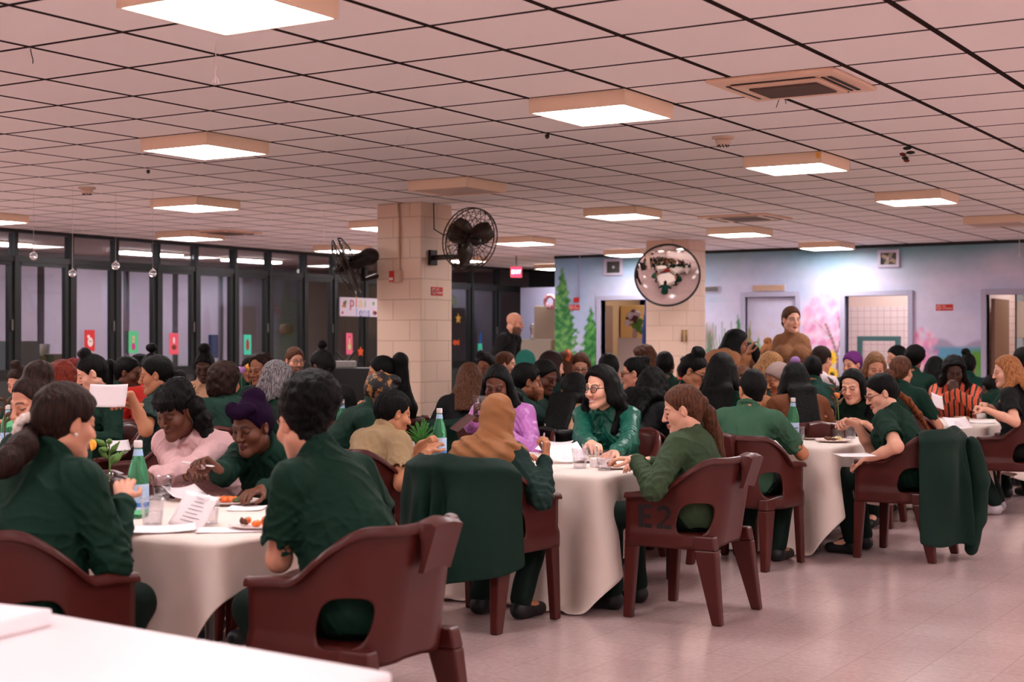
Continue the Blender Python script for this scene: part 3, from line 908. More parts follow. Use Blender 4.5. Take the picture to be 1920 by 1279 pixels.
o = structure(bm_obj('ceiling', bm, ceiling_m, loc=(GX0, GY0, CEIL)))

# polished tile floor
m = bpy.data.materials.new('floor_tiles'); m.use_nodes = True
nt = m.node_tree; L = nt.links; b = nt.nodes['Principled BSDF']
tc = nt.nodes.new('ShaderNodeTexCoord'); sp = nt.nodes.new('ShaderNodeSeparateXYZ'); L.new(tc.outputs['Object'], sp.inputs[0])
jj = math_node(nt, 'MAXIMUM', joint(nt, sp.outputs[0], .3048, .0035), joint(nt, sp.outputs[1], .3048, .0035))
n1 = nt.nodes.new('ShaderNodeTexNoise'); n1.inputs['Scale'].default_value = 34; n1.inputs['Detail'].default_value = 8; n1.inputs['Roughness'].default_value = .75; L.new(tc.outputs['Object'], n1.inputs['Vector'])
n2 = nt.nodes.new('ShaderNodeTexNoise'); n2.inputs['Scale'].default_value = 1.6; L.new(tc.outputs['Object'], n2.inputs['Vector'])
wn = nt.nodes.new('ShaderNodeTexWhiteNoise'); wn.noise_dimensions = '2D'
sn_ = nt.nodes.new('ShaderNodeVectorMath'); sn_.operation = 'SNAP'; sn_.inputs[1].default_value = (.3048, .3048, 1)
ad_ = nt.nodes.new('ShaderNodeVectorMath'); ad_.operation = 'ADD'; ad_.inputs[1].default_value = (.0, .0, 0); L.new(tc.outputs['Object'], ad_.inputs[0]); L.new(ad_.outputs[0], sn_.inputs[0]); L.new(sn_.outputs[0], wn.inputs['Vector'])
s_ = math_node(nt, 'ADD', math_node(nt, 'MULTIPLY', n1.outputs['Fac'], .75), math_node(nt, 'ADD', math_node(nt, 'MULTIPLY', n2.outputs['Fac'], .25), math_node(nt, 'MULTIPLY', wn.outputs['Value'], .05)))
mr = nt.nodes.new('ShaderNodeMapRange'); mr.inputs['From Min'].default_value = .36; mr.inputs['From Max'].default_value = .82; L.new(s_, mr.inputs['Value'])
mx = nt.nodes.new('ShaderNodeMix'); mx.data_type = 'RGBA'; mx.inputs['A'].default_value = (*rgb(174, 144, 142), 1); mx.inputs['B'].default_value = (*rgb(208, 182, 180), 1); L.new(mr.outputs['Result'], mx.inputs['Factor'])
mx2 = nt.nodes.new('ShaderNodeMix'); mx2.data_type = 'RGBA'; L.new(math_node(nt, 'MULTIPLY', jj, .35), mx2.inputs['Factor']); L.new(mx.outputs['Result'], mx2.inputs['A']); mx2.inputs['B'].default_value = (*rgb(96, 70, 62), 1)
L.new(mx2.outputs['Result'], b.inputs['Base Color'])
mr2 = nt.nodes.new('ShaderNodeMapRange'); mr2.inputs['To Min'].default_value = .10; mr2.inputs['To Max'].default_value = .22; L.new(n2.outputs['Fac'], mr2.inputs['Value']); L.new(mr2.outputs['Result'], b.inputs['Roughness'])
b.inputs['Specular IOR Level'].default_value = .55
floor_m = m
structure(box('floor', (-18.2, BACK_Y - .1, -.15), (RIGHT_X + .1, 26.2, 0), floor_m))

paint_m = mat('cream_paint', rgb(206, 176, 156), .75, noise=.05, nscale=6)
wall_m = mat('plain_wall', rgb(236, 226, 220), .8, noise=.05, nscale=3)
dark_m = mat('dark_frame', rgb(27, 29, 28), .42)
spand_m = mat('spandrel', rgb(56, 58, 56), .6)
structure(box('wall_right', (RIGHT_X, BACK_Y - .1, 0), (RIGHT_X + .12, 26.2, CEIL), wall_m))
structure(box('wall_behind', (WALL_X, BACK_Y - .12, 0), (RIGHT_X, BACK_Y, CEIL), wall_m))
structure(box('wall_left', (WALL_X - .12, BACK_Y, 0), (WALL_X, 9.55, CEIL), wall_m))

# block columns
def block_material(name, c1, mort):
    m = bpy.data.materials.new(name); m.use_nodes = True
    nt = m.node_tree; L = nt.links; b = nt.nodes['Principled BSDF']
    tc = nt.nodes.new('ShaderNodeTexCoord'); sp = nt.nodes.new('ShaderNodeSeparateXYZ'); L.new(tc.outputs['Object'], sp.inputs[0])
    u_ = math_node(nt, 'ADD', sp.outputs[0], sp.outputs[1])
    cb = nt.nodes.new('ShaderNodeCombineXYZ'); L.new(u_, cb.inputs[0]); L.new(sp.outputs[2], cb.inputs[1])
    br = nt.nodes.new('ShaderNodeTexBrick'); L.new(cb.outputs[0], br.inputs['Vector'])
    br.inputs['Scale'].default_value = 1.0; br.inputs['Brick Width'].default_value = .406; br.inputs['Row Height'].default_value = .2032
    br.inputs['Mortar Size'].default_value = .006; br.inputs['Mortar Smooth'].default_value = .3
    br.inputs['Color1'].default_value = (*c1, 1); br.inputs['Color2'].default_value = (*[x * .96 for x in c1], 1); br.inputs['Mortar'].default_value = (*mort, 1)
    L.new(br.outputs['Color'], b.inputs['Base Color'])
    bp = nt.nodes.new('ShaderNodeBump'); bp.inputs['Strength'].default_value = .5; bp.inputs['Distance'].default_value = .01; bp.invert = True
    L.new(br.outputs['Fac'], bp.inputs['Height']); L.new(bp.outputs['Normal'], b.inputs['Normal'])
    b.inputs['Roughness'].default_value = .6
    return m
block_m = block_material('painted_block', rgb(230, 200, 178), rgb(206, 174, 152))
C1 = (-8.83, 11.63, -8.29, 12.17)
C2 = (-8.93, 17.78, -8.29, 18.32)
for i, c in enumerate((C1, C2)):
    o = box('wall_column', (0, 0, 0), (c[2] - c[0], c[3] - c[1], CEIL), block_m, loc=(c[0], c[1], 0), bevel=.012)
    structure(o)

# ceiling light boxes
box_m = mat('light_box_paint', rgb(246, 216, 188), .55)
lit_m = mat('lit_diffuser', (1, 1, 1), .5, emit=(1.0, .96, .975), estr=9.0)
off_m = mat('unlit_diffuser', rgb(196, 168, 150), .4)
def light_box(i, j, lit, label):
    x1, y0 = grid(i, j); x0, y1 = x1 - TILE, y0 + TILE
    e = empty('ceiling_light', ((x0 + x1) / 2, (y0 + y1) / 2, CEIL - .085))
    tag(e, label, 'light', 'square light boxes on the ceiling')
    h, t = TILE / 2 - .004, .014
    bm = bmesh.new()
    for lo, hi in (((-h, -h, 0), (h, -h + t, .084)), ((-h, h - t, 0), (h, h, .084)), ((-h, -h + t, 0), (-h + t, h - t, .084)), ((h - t, -h + t, 0), (h, h - t, .084))):
        add_box(bm, lo, hi)
    bm_obj('light_frame', bm, box_m, e)
    g = h - t
    box('diffuser', (-g, -g, .004), (g, g, .014), lit_m if lit else off_m, e)
names = {(-1, 0): 'largest lit light box, cut off by the top edge of the picture', (-1, 5): 'big lit light box right of the middle, nearest after the cut-off one',
         (4, 5): 'lit light box on the left, above the hanging glass baubles, wide tan sides', (-1, 10): 'lit light box just left of the hanging toy birds, with a yellow tag',
         (4, 10): 'unlit light box above the block column with the fans', (9, 10): 'lit light box on the left, second of three in line above the windows',
         (-1, 15): 'lit light box on the right, above the mural wall with the exhaust fan', (4, 15): 'lit light box in the middle, between block column and convex mirror',
         (9, 15): 'lit light box partly hidden by the left edge of the block column', (14, 10): 'lit light box cut by the left edge of the picture',
         (14, 15): 'lit light box above the window bay with the red card', (4, 20): 'lit light box right of the round mirror, above the painted door',
         (-1, 20): 'unlit light box cut by the right edge of the picture', (9, 20): 'lit light box right of the round black fan on the column', (4, 25): 'lit light box touching the top of the mural wall',
         (9, 25): 'lit light box partly hidden behind the round mirror', (14, 20): 'lit light box behind the tilted side-on fan', (14, 25): 'lit light box seen through the cage of the round fan',
         (14, 30): 'lit light box in front of the mural corner by the exit sign', (-6, 15): 'lit light box beyond the right edge of the picture'}
for j in range(-10, 31, 5):
    for i in (-11, -6, -1, 4, 9, 14):
        if j >= 25 and i < 4: continue
        if j == 30 and i != 14: continue
        light_box(i, j, (i, j) not in ((4, 10), (-1, 20)), names.get((i, j), 'lit square ceiling light box outside the frame of the photograph'))

# ceiling cassettes
def cassette(i0, j0, w, open_, label):
    x, y = grid(i0, j0)
    e = empty('ceiling_air_conditioner', (x - w / 2, y + w / 2, CEIL)); tag(e, label, 'air conditioner')
    c_m = mat('cassette_plastic', rgb(232, 196, 170), .4); k_m = mat('cassette_slot', rgb(30, 22, 20), .6); g_m = mat('cassette_grille', rgb(92, 70, 60), .6)
    h = w / 2; bm = bmesh.new(); q = h * .52
    add_box(bm, (-h, -h, -.022), (h, h, 0))
    bm_obj('panel', bm, c_m, e, bevel=.012)
    if open_:
        box('inner_panel', (-h * .74, -h * .62, -.034), (h * .62, h * .74, -.02), c_m, e, bevel=.01)
        bm = bmesh.new()
        for k in range(36):
            x_ = -q + k * 2 * q / 35
            add_box(bm, (x_ - .004, -q * .8, -.044), (x_ + .004, q * .9, -.034))
        for k in range(9):
            y_ = -q * .8 + k * q * 1.7 / 8; add_box(bm, (-q, y_ - .002, -.040), (q, y_ + .002, -.034))
        bm_obj('intake_grille', bm, g_m, e)
        box('grille_recess', (-q, -q * .8, -.0352), (q, q * .9, -.034), k_m, e)
        for lo, hi in (((-h * .72, h * .78, -.026), (h * .6, h * .84, -.021)), ((h * .66, -h * .6, -.026), (h * .71, h * .72, -.021)), ((h * .76, -h * .6, -.026), (h * .82, h * .72, -.021)),
                       ((-h * .72, -h * .70, -.026), (h * .6, -h * .64, -.021)), ((-h * .83, -h * .6, -.026), (-h * .78, h * .7, -.021))):
            box('air_slot', lo, hi, k_m, e)
    else:
        for k in range(4):
            M = rotz(k * PI / 2)
            a = M @ np.array([-h * .7, h * .80, 0]); c = M @ np.array([h * .7, h * .86, 0])
            box('air_slot', (min(a[0], c[0]), min(a[1], c[1]), -.026), (max(a[0], c[0]), max(a[1], c[1]), -.021), k_m, e)
        box('intake_grille', (-q, -q, -.028), (q, q, -.021), g_m, e)
cassette(-2.92, 4.97, .0 + TILE * 1.14 + .0, True, 'open-grilled ceiling air conditioner cassette at the top right')
cassette(2.70, 17.40, TILE * 1.3, False, 'closed ceiling air conditioner panel, far off above the round mirror side of the mural')
cassette(13.25, 15.2, TILE * 1.1, False, 'flat ceiling air conditioner panel far left above the windows')

# smoke detectors
for (i, j, lb) in ((-.49, 8.3, 'smoke detector on the ceiling left of the light box with the yellow tag'), (9.5, 8.28, 'smoke detector on the ceiling at the left, above the window bays'),
                   (-2.3, 19.2, 'smoke detector beside the unlit light box at the right edge')):
    x, y = grid(i, j)
    e = empty('smoke_detector', (x, y, CEIL)); tag(e, lb, 'smoke detector')
    dm_ = mat('detector_plastic', rgb(214, 188, 168), .5)
    lathe('base_plate', [(.075, 0), (.075, -.012), (.06, -.016)], dm_, e, 24)
    lathe('sensor_body', [(.052, -.014), (.050, -.04), (.040, -.055), (.02, -.058)], dm_, e, 24)
    bm = bmesh.new()
    for k in range(10):
        a = k * 2 * PI / 10; add_box(bm, (.034, -.004, -.066), (.040, .004, -.052), Matrix.Rotation(a, 4, 'Z'))
    bm_obj('sensor_cage', bm, mat('detector_dark', rgb(60, 46, 42), .6), e)

# ---------------------------------------------------------------- window wall on the left
glass_m = bpy.data.materials.new('window_glass'); glass_m.use_nodes = True

clear_m = bpy.data.materials.new('clear_plastic'); clear_m.use_nodes = True
def schlick(mt, tint, f0, rough, power=4.0, hi=.75):
    nt = mt.node_tree; nt.nodes.clear(); out = nt.nodes.new('ShaderNodeOutputMaterial')
    tr = nt.nodes.new('ShaderNodeBsdfTransparent'); tr.inputs[0].default_value = (*tint, 1); gl = nt.nodes.new('ShaderNodeBsdfGlossy'); gl.inputs['Roughness'].default_value = rough
    ge = nt.nodes.new('ShaderNodeNewGeometry'); dt = nt.nodes.new('ShaderNodeVectorMath'); dt.operation = 'DOT_PRODUCT'; nt.links.new(ge.outputs['Normal'], dt.inputs[0]); nt.links.new(ge.outputs['Incoming'], dt.inputs[1])
    f = math_node(nt, 'SUBTRACT', 1.0, math_node(nt, 'ABSOLUTE', dt.outputs['Value'])); f = math_node(nt, 'MULTIPLY_ADD', math_node(nt, 'POWER', f, power), hi, f0)
    ms = nt.nodes.new('ShaderNodeMixShader'); nt.links.new(f, ms.inputs[0]); nt.links.new(tr.outputs[0], ms.inputs[1]); nt.links.new(gl.outputs[0], ms.inputs[2]); nt.links.new(ms.outputs[0], out.inputs[0])
schlick(glass_m, (.84, .86, .88), .05, .03, 4.0, .7)
mull = [9.55, 10.30, 11.05, 11.81] + [YX(u) for u in (127, 212, 290, 362, 435, 500, 566, 622)] + [18.72, 19.5, 20.28, 21.06, 21.84, 22.72, END_Y]
TR0, TR1, SILL = 2.385, 2.455, 1.02
for k in range(len(mull) - 1):
    y0, y1 = mull[k], mull[k + 1]
    e = empty('window_%d' % (k + 1), (WALL_X, (y0 + y1) / 2, 0)); structure(e)
    hw = (y1 - y0) / 2
    bm = bmesh.new()
    add_box(bm, (-.06, -hw, 0), (.06, -hw + .05, CEIL))                       # post
    add_box(bm, (-.05, -hw + .05, TR0), (.05, hw, TR1)); add_box(bm, (-.06, -hw + .05, CEIL - .045), (.06, hw, CEIL)); add_box(bm, (-.05, -hw + .05, SILL - .06), (.05, hw, SILL))
    add_box(bm, (-.035, -hw + .05, SILL), (.035, -hw + .115, TR0)); add_box(bm, (-.035, hw - .065, SILL), (.035, hw, TR0))
    add_box(bm, (-.035, -hw + .1, TR0 - .045), (.035, hw - .06, TR0)); add_box(bm, (-.035, -hw + .1, SILL), (.035, hw - .06, SILL + .05))
    structure(bm_obj('window_frame', bm, dark_m, e))
    structure(box('spandrel_panel', (-.03, -hw + .05, 0), (.03, hw, SILL - .06), spand_m, e))
    structure(box('window_pane', (-.006, -hw + .11, SILL + .05), (.006, hw - .06, TR0 - .045), glass_m, e))
    structure(box('transom_pane', (-.006, -hw + .05, TR1), (.006, hw, CEIL - .045), glass_m, e))
    if k % 2 == 0: structure(box('window_latch', (.035, hw - .045, 1.55), (.06, hw - .02, 1.68), mat('latch_metal', rgb(120, 116, 112), .3, metal=.8), e))
# passage behind the glass: pale blinds between dark posts
cor_m = mat('passage_wall', rgb(150, 138, 140), .8)
shade_m = mat('pale_blind', rgb(206, 190, 206), .8, noise=.06, nscale=2)
structure(box('wall_passage', (-18.1, 7.5, 0), (-18.0, END_Y + .6, CEIL), cor_m))
structure(box('ceiling_passage', (-18.1, 7.5, CEIL), (WALL_X - .06, END_Y + .6, CEIL + .1), mat('passage_ceiling', rgb(186, 160, 150), .8)))
structure(box('wall_passage_end', (-18.1, END_Y + .5, 0), (WALL_X - .06, END_Y + .6, CEIL), cor_m))
structure(box('wall_passage_start', (-18.1, 7.4, 0), (WALL_X - .06, 7.5, CEIL), cor_m))
y = 9.0; k = 0
while y < 19.2:
    wd_ = (1.02, 1.02, .55, 1.02)[k % 4]
    e = empty('roller_blind', (-17.86, y + wd_ / 2, 0)); tag(e, 'pale roller blind behind the glass, %s of the row from the left' % ('first second third fourth fifth sixth seventh eighth ninth tenth eleventh twelfth'.split()[k % 12]), 'blind', 'pale blinds behind the window wall')
    box('blind_cloth', (-.012, -wd_ / 2 + .03, 1.0), (0, wd_ / 2 - .03, 2.62), shade_m, e); box('blind_roller', (-.05, -wd_ / 2 + .02, 2.62), (.03, wd_ / 2 - .02, 2.69), cor_m, e)
    y += wd_ + .08; k += 1
structure(box('trim_1', (-18.0, 7.5, .86), (-17.9, END_Y, .95), dark_m))
structure(box('wall_passage_low', (-18.0, 7.5, 0), (-17.94, END_Y, .86), spand_m))
for k, yy in enumerate((10.2, 13.0, 15.9, 18.2)):  # unseen strip lights, added to brighten the passage and its blinds
    e = empty('added_passage_light', (-16.4, yy, CEIL - .06)); tag(e, 'added unseen strip light brightening the passage behind window %s' % ('one', 'four', 'eight', 'eleven')[k], 'light', 'added strip lights of the passage')
    box('light_frame', (-.16, -.6, .03), (.16, .6, .06), box_m, e); box('diffuser', (-.14, -.58, 0), (.14, .58, .03), mat('added_passage_glow', (1, 1, 1), .5, emit=(1, .95, 1.0), estr=9.0), e)
# things standing behind the glass
crate_m = mat('crate_brown', rgb(88, 66, 52), .8); grey_m = mat('cabinet_grey', rgb(126, 132, 128), .55)
def at_depth(u, X): return X, YX(u, X)
x_, y_ = at_depth(82, -15.35)
tag(box('counter', (-.3, -.55, 0), (.3, .45, 1.1), grey_m, loc=(x_, y_, 0)), 'grey counter behind the leftmost full window bay', 'counter')
x2, y2 = at_depth(97, -15.3)
tag(box('crate', (-.15, -.2, 1.1), (.15, .2, 1.25), crate_m, loc=(x2, y2, 0), bevel=.01), 'brown crate on the grey counter behind the window', 'crate')
x2, y2 = at_depth(68, -15.3)
o = mesh_obj('sack', *(lambda V: (V[0], V[1]))(Field().ell((0, 0, 1.16), (.14, .24, .08)).disp(vnoise(30, 2)).mesh(.03) if False else Field().ell((0, 0, 1.17), (.14, .26, .085)).mesh(.02)), mat('sack_cloth', rgb(106, 84, 64), .9), loc=(x2, y2, 0)); tag(o, 'slumped brown sack on the grey counter behind the window', 'sack')
x2, y2 = at_depth(84, -15.45)
lv, lf = lathe_data([(.05, 1.1), (.07, 1.38)], 16)
tag(mesh_obj('paper_tub', lv, lf, mat('tub_beige', rgb(176, 152, 140), .7), loc=(x2, y2, 0)), 'beige tub standing behind the brown crate', 'tub')
tag(box('metal_cabinet', (-.35, -.4, 0), (.35, .35, 1.42), grey_m, loc=(-15.3, YX(-2, -15.3), 0)), 'grey metal cabinet behind the glass at the left edge', 'cabinet')

# cards stuck to the panes
def card(u, v, w, h, col, label, art, X=WALL_X + .05, rot=0):
    y, z = YX(u, X), ZV(v, DX(u, X))
    e = empty('greeting_card', (X, y, z)); tag(e, label, 'card', 'holiday cards on the window panes')
    box('card_sheet', (-.002, -w / 2, -h / 2), (.002, w / 2, h / 2), mat('card_' + col, dict(red=rgb(206, 48, 44), green=rgb(84, 190, 130), pink=rgb(236, 92, 108), teal=rgb(64, 196, 164), blue=rgb(36, 58, 104), rose=rgb(236, 106, 134))[col], .7), e)
    for nm, c, blobs in art:
        vs, fs = [], []
        for (cy, cz, ry, rzz) in blobs:
            b0 = len(vs); n = 18
            for k in range(n):
                a = 2 * PI * k / n; vs.append((.0032, cy + ry * math.cos(a), cz + rzz * math.sin(a)))
            fs.append(tuple(range(b0, b0 + n)))
        mesh_obj(nm, vs, fs, mat('art_' + c, dict(white=rgb(236, 220, 214), dark=rgb(46, 36, 34), rust=rgb(150, 52, 40), magenta=rgb(186, 52, 128), skin=rgb(224, 176, 140), lime=rgb(190, 222, 140), brown=rgb(116, 60, 42))[c], .7), e, False)
card(168, 639, .17, .27, 'red', 'red card with a white snowman face on the window', [('snowman', 'white', [(0.01, -.02, .045, .06), (-.02, .05, .022, .022)]), ('snowman_face', 'dark', [(.0, -.01, .008, .012), (.025, -.01, .008, .012)])])
card(250, 642, .17, .29, 'green', 'mint green card with a small figure in a magenta skirt', [('figure', 'skin', [(0, .055, .022, .03), (0, .02, .02, .03)]), ('skirt', 'magenta', [(0, -.06, .035, .05)])])
card(326, 645, .17, .29, 'pink', 'coral pink card with a brown figure on the window', [('figure', 'white', [(0, .045, .02, .045)]), ('figure_body', 'brown', [(0, -.05, .045, .035)])])
card(464, 647, .16, .29, 'teal', 'turquoise card with a red oval leaf on the window', [('leaf', 'rust', [(0, 0, .035, .085)])])
card(655, 645, .16, .34, 'rose', 'rose card with a pale green ornament on the right window', [('ornament', 'lime', [(0, -.05, .035, .05), (0, .03, .012, .06)]), ('ornament_cap', 'rust', [(0, .11, .012, .014)])])
card(400, 650, .19, .33, 'blue', 'dark blue card seen behind the glass beside the tall bun', [], X=WALL_X - .06)
card(900, 655, .14, .2, 'teal', 'turquoise card low on the dark window right of the column', [('figure', 'dark', [(0, -.05, .03, .05)])])
# round leaf and star stickers on the dark panes at the right
def sticker(u, v, col, label, pts, X=WALL_X + .05):
    y, z = YX(u, X), ZV(v, DX(u, X)); n = len(pts)
    vs = [(.0, p[0], p[1]) for p in pts] + [(.003, p[0], p[1]) for p in pts]
    fs = [tuple(range(n))[::-1], tuple(range(n, 2 * n))] + [(k, (k + 1) % n, n + (k + 1) % n, n + k) for k in range(n)]
    tag(mesh_obj('window_sticker', vs, fs, mat('sticker_' + col, dict(orange=rgb(214, 84, 36), yellow=rgb(196, 150, 40), blue=rgb(30, 78, 150), grey=rgb(110, 124, 96))[col], .7), None, False, (X, y, z)), label, 'sticker', 'cut-out stickers on the window panes')
def star(n, r0, r1): return [((r0 if k % 2 == 0 else r1) * math.sin(PI * k / n), (r0 if k % 2 == 0 else r1) * math.cos(PI * k / n)) for k in range(2 * n)]
sticker(853, 643, 'orange', 'orange fish-shaped cut-out on the dark pane right of the column', [(-.08, 0), (-.02, .05), (.08, .03), (.14, .06), (.13, -.05), (.07, -.03), (-.02, -.05)])
sticker(859, 598, 'yellow', 'yellow star-like cut-out on the dark pane right of the column', star(5, .10, .045))
sticker(901, 634, 'blue', 'blue cut-out above the turquoise card on the dark pane', [(-.03, -.1), (.03, -.1), (.05, 0), (.02, .1), (-.03, .09), (-.05, 0)])
sticker(851, 565, 'grey', 'grey green leaf cut-out high on the dark pane', star(6, .12, .07))
sticker(676, 660, 'orange', 'orange leaf cut-out low on the pane beside the rose card', star(5, .09, .05))
sticker(462, 632, 'grey', 'green sprig cut-out above the turquoise card', star(7, .07, .04), X=WALL_X - .04)
# coloured paper banner on the panes
yb0, yb1 = YX(630), YX(703); zb0, zb1 = ZV(594, DX(665)), ZV(559, DX(665))
e = empty('paper_banner', (WALL_X + .075, (yb0 + yb1) / 2, (zb0 + zb1) / 2)); tag(e, 'white paper banner with colourful letters on the window left of the column', 'banner')
hw, hh = (yb1 - yb0) / 2, (zb1 - zb0) / 2
box('banner_sheet', (-.002, -hw, -hh), (.002, hw, hh), mat('banner_paper', rgb(222, 208, 222), .8), e)
def text_mesh(name, s, size, m_, parent=None, loc=(0, 0, 0), rot=(0, 0, 0), ext=.001, align='CENTER', sx=1.0, space=1.0):
    cu = bpy.data.curves.new(name, 'FONT'); cu.body = s; cu.size = size; cu.extrude = ext; cu.align_x = align; cu.align_y = 'CENTER'; cu.space_character = space
    t = bpy.data.objects.new(name, cu); COL.objects.link(t)
    dg = bpy.context.evaluated_depsgraph_get(); me = bpy.data.meshes.new_from_object(t.evaluated_get(dg))
    bpy.data.objects.remove(t); bpy.data.curves.remove(cu)
    me.materials.clear(); me.materials.append(m_)
    o = bpy.data.objects.new(name, me); COL.objects.link(o); o.parent = parent; o.location = loc; o.rotation_euler = rot; o.scale = (sx, 1, 1)
    return o
RX = (PI / 2, 0, PI / 2)      # text readable from +x
bc = [rgb(190, 70, 96), rgb(226, 140, 70), rgb(228, 200, 110), rgb(150, 190, 120)]
for k, ch in enumerate('plai'): text_mesh('letter', ch, .24, mat('banner_ink_%d' % k, bc[k], .7), e, (.004, -.20 + .115 * k, .075), RX)
for k, ch in enumerate('lens'): text_mesh('letter', ch, .21, mat('banner_ink_b%d' % (k % 2), (rgb(120, 170, 200), rgb(110, 120, 190))[k % 2], .7), e, (.004, -.08 + .105 * k, -.085), RX)
r_ = random.Random(4)
for k in range(12):
    side = -1 if k % 2 else 1
    yy, zz = side * (hw - .05 - r_.random() * .10), (r_.random() - .5) * 2 * (hh - .04); s_ = .018 + .02 * r_.random()
    vs = [(.0034, yy + s_ * math.cos(a), zz + s_ * math.sin(a)) for a in np.linspace(0, 2 * PI, 9)[:-1]]
    mesh_obj('printed_dot', vs, [tuple(range(8))], mat('banner_dot_%d' % (k % 3), (rgb(220, 130, 60), rgb(190, 60, 110), rgb(120, 170, 90))[k % 3], .7), e, False)

# far end behind the mural corner
structure(box('wall_end', (WALL_X, END_Y, 0), (MUR_X0 + .3, END_Y + .12, CEIL), mat('dark_end_wall', rgb(20, 20, 21), .5)))
lav_m = mat('lavender_partition', rgb(176, 176, 206), .7, noise=.1, nscale=2)
Xp = XM(985, 23.2)
structure(box('wall_partition', (XM(976, 23.2), 23.2, 0), (MUR_X0 + .3, 23.3, ZM(985, 540, 23.2)), lav_m))
tag(box('filing_cabinet', (XM(1012, 22.7), 22.5, 0), (XM(1062, 22.7), 23.1, ZM(1020, 574, 22.5)), mat('cabinet_putty', rgb(176, 156, 138), .5), bevel=.01), 'tall putty-coloured cabinet behind the mural corner', 'cabinet')
o = tag(box('storage_box', (XM(987, 21.6), 21.3, 0), (XM(1050, 21.6), 21.9, ZM(1000, 637, 21.4)), mat('locker_putty', rgb(160, 146, 132), .5), bevel=.01), 'low grey putty cabinet in front of the tall one, behind the standing bald man', 'cabinet')
e = empty('coffee_urn', (XM(997, 21.6), 21.62, ZM(1000, 637, 21.4))); tag(e, 'small shiny urn on the low cabinet', 'urn')
lathe('urn_body', [(.03, 0), (.035, .03), (.028, .06), (.032, .12), (.045, .2), (.045, .22), (.02, .25), (.012, .27)], mat('chrome', rgb(210, 205, 205), .15, metal=1), e, 16)
e = empty('wreath', (XM(1033, 22.45), 22.42, ZM(1030, 566, 22.4))); tag(e, 'pink and white wreath hanging above the tall cabinet', 'wreath')
g = Field(); g.ring((0, 0, 0), (0, 1, 0), .10, .035, 0); g.disp(lambda X, Y, Z: .012 * vnoise(90, 3)(X, Y, Z)); V, Fc = g.mesh(.012); mesh_obj('wreath_ring', V, Fc, mat('wreath_mix', rgb(224, 196, 206), .8, noise=.01, nscale=24, col2=rgb(176, 60, 76)), e)
# exit sign
ex, ey = W(968, 23.4)
e = empty('exit_sign', (ex, ey, ZV(511, 23.4)), face_rot(180)); tag(e, 'lit red exit sign hanging under the ceiling', 'sign')
box('sign_housing', (-.095, -.035, -.09), (.095, .035, .095), mat('sign_housing', rgb(206, 150, 140), .5), e, bevel=.006)
box('sign_face', (-.082, .035, -.078), (.082, .038, .080), mat('exit_glow', rgb(214, 40, 60), .5, emit=rgb(235, 40, 66), estr=1.4), e)
text_mesh('sign_lettering', 'EXIT', .085, mat('exit_letters', (1, .75, .8), .5, emit=(1, .6, .66), estr=2.2), e, (0, .0395, 0), (PI / 2, 0, PI), sx=.9)
tube('sign_stem', [[(0, 0, .095), (0, 0, CEIL - ZV(511, 23.4))]], .008, dark_m, e)
# ---------------------------------------------------------------- the painted wall
ops = [(XM(1127), XM(1222), ZM(1170, 563)), (XM(1398), XM(1492), ZM(1445, 557)), (XM(1585), XM(1703), ZM(1640, 555)), (XM(1850), XM(1850) + 1.05, ZM(1850, 553))]
def axis_with(lo, hi, step, stops):
    st = sorted([lo] + [s for s in stops if lo < s < hi] + [hi]); a = [lo]
    for p, q_ in zip(st[:-1], st[1:]):
        n = max(1, int(round((q_ - p) / step))); a += list(p + (q_ - p) * (np.arange(1, n + 1) / n))
    return np.array(a)
mx_hi = RIGHT_X
ax = axis_with(MUR_X0, mx_hi, .021, [o[0] for o in ops] + [o[1] for o in ops]); ax = np.concatenate([ax[ax < -3.4], np.linspace(-3.4, mx_hi, 20)])
az = axis_with(0, CEIL, .020, [o[2] for o in ops])
GX, GZ = np.meshgrid(ax, az, indexing='ij')
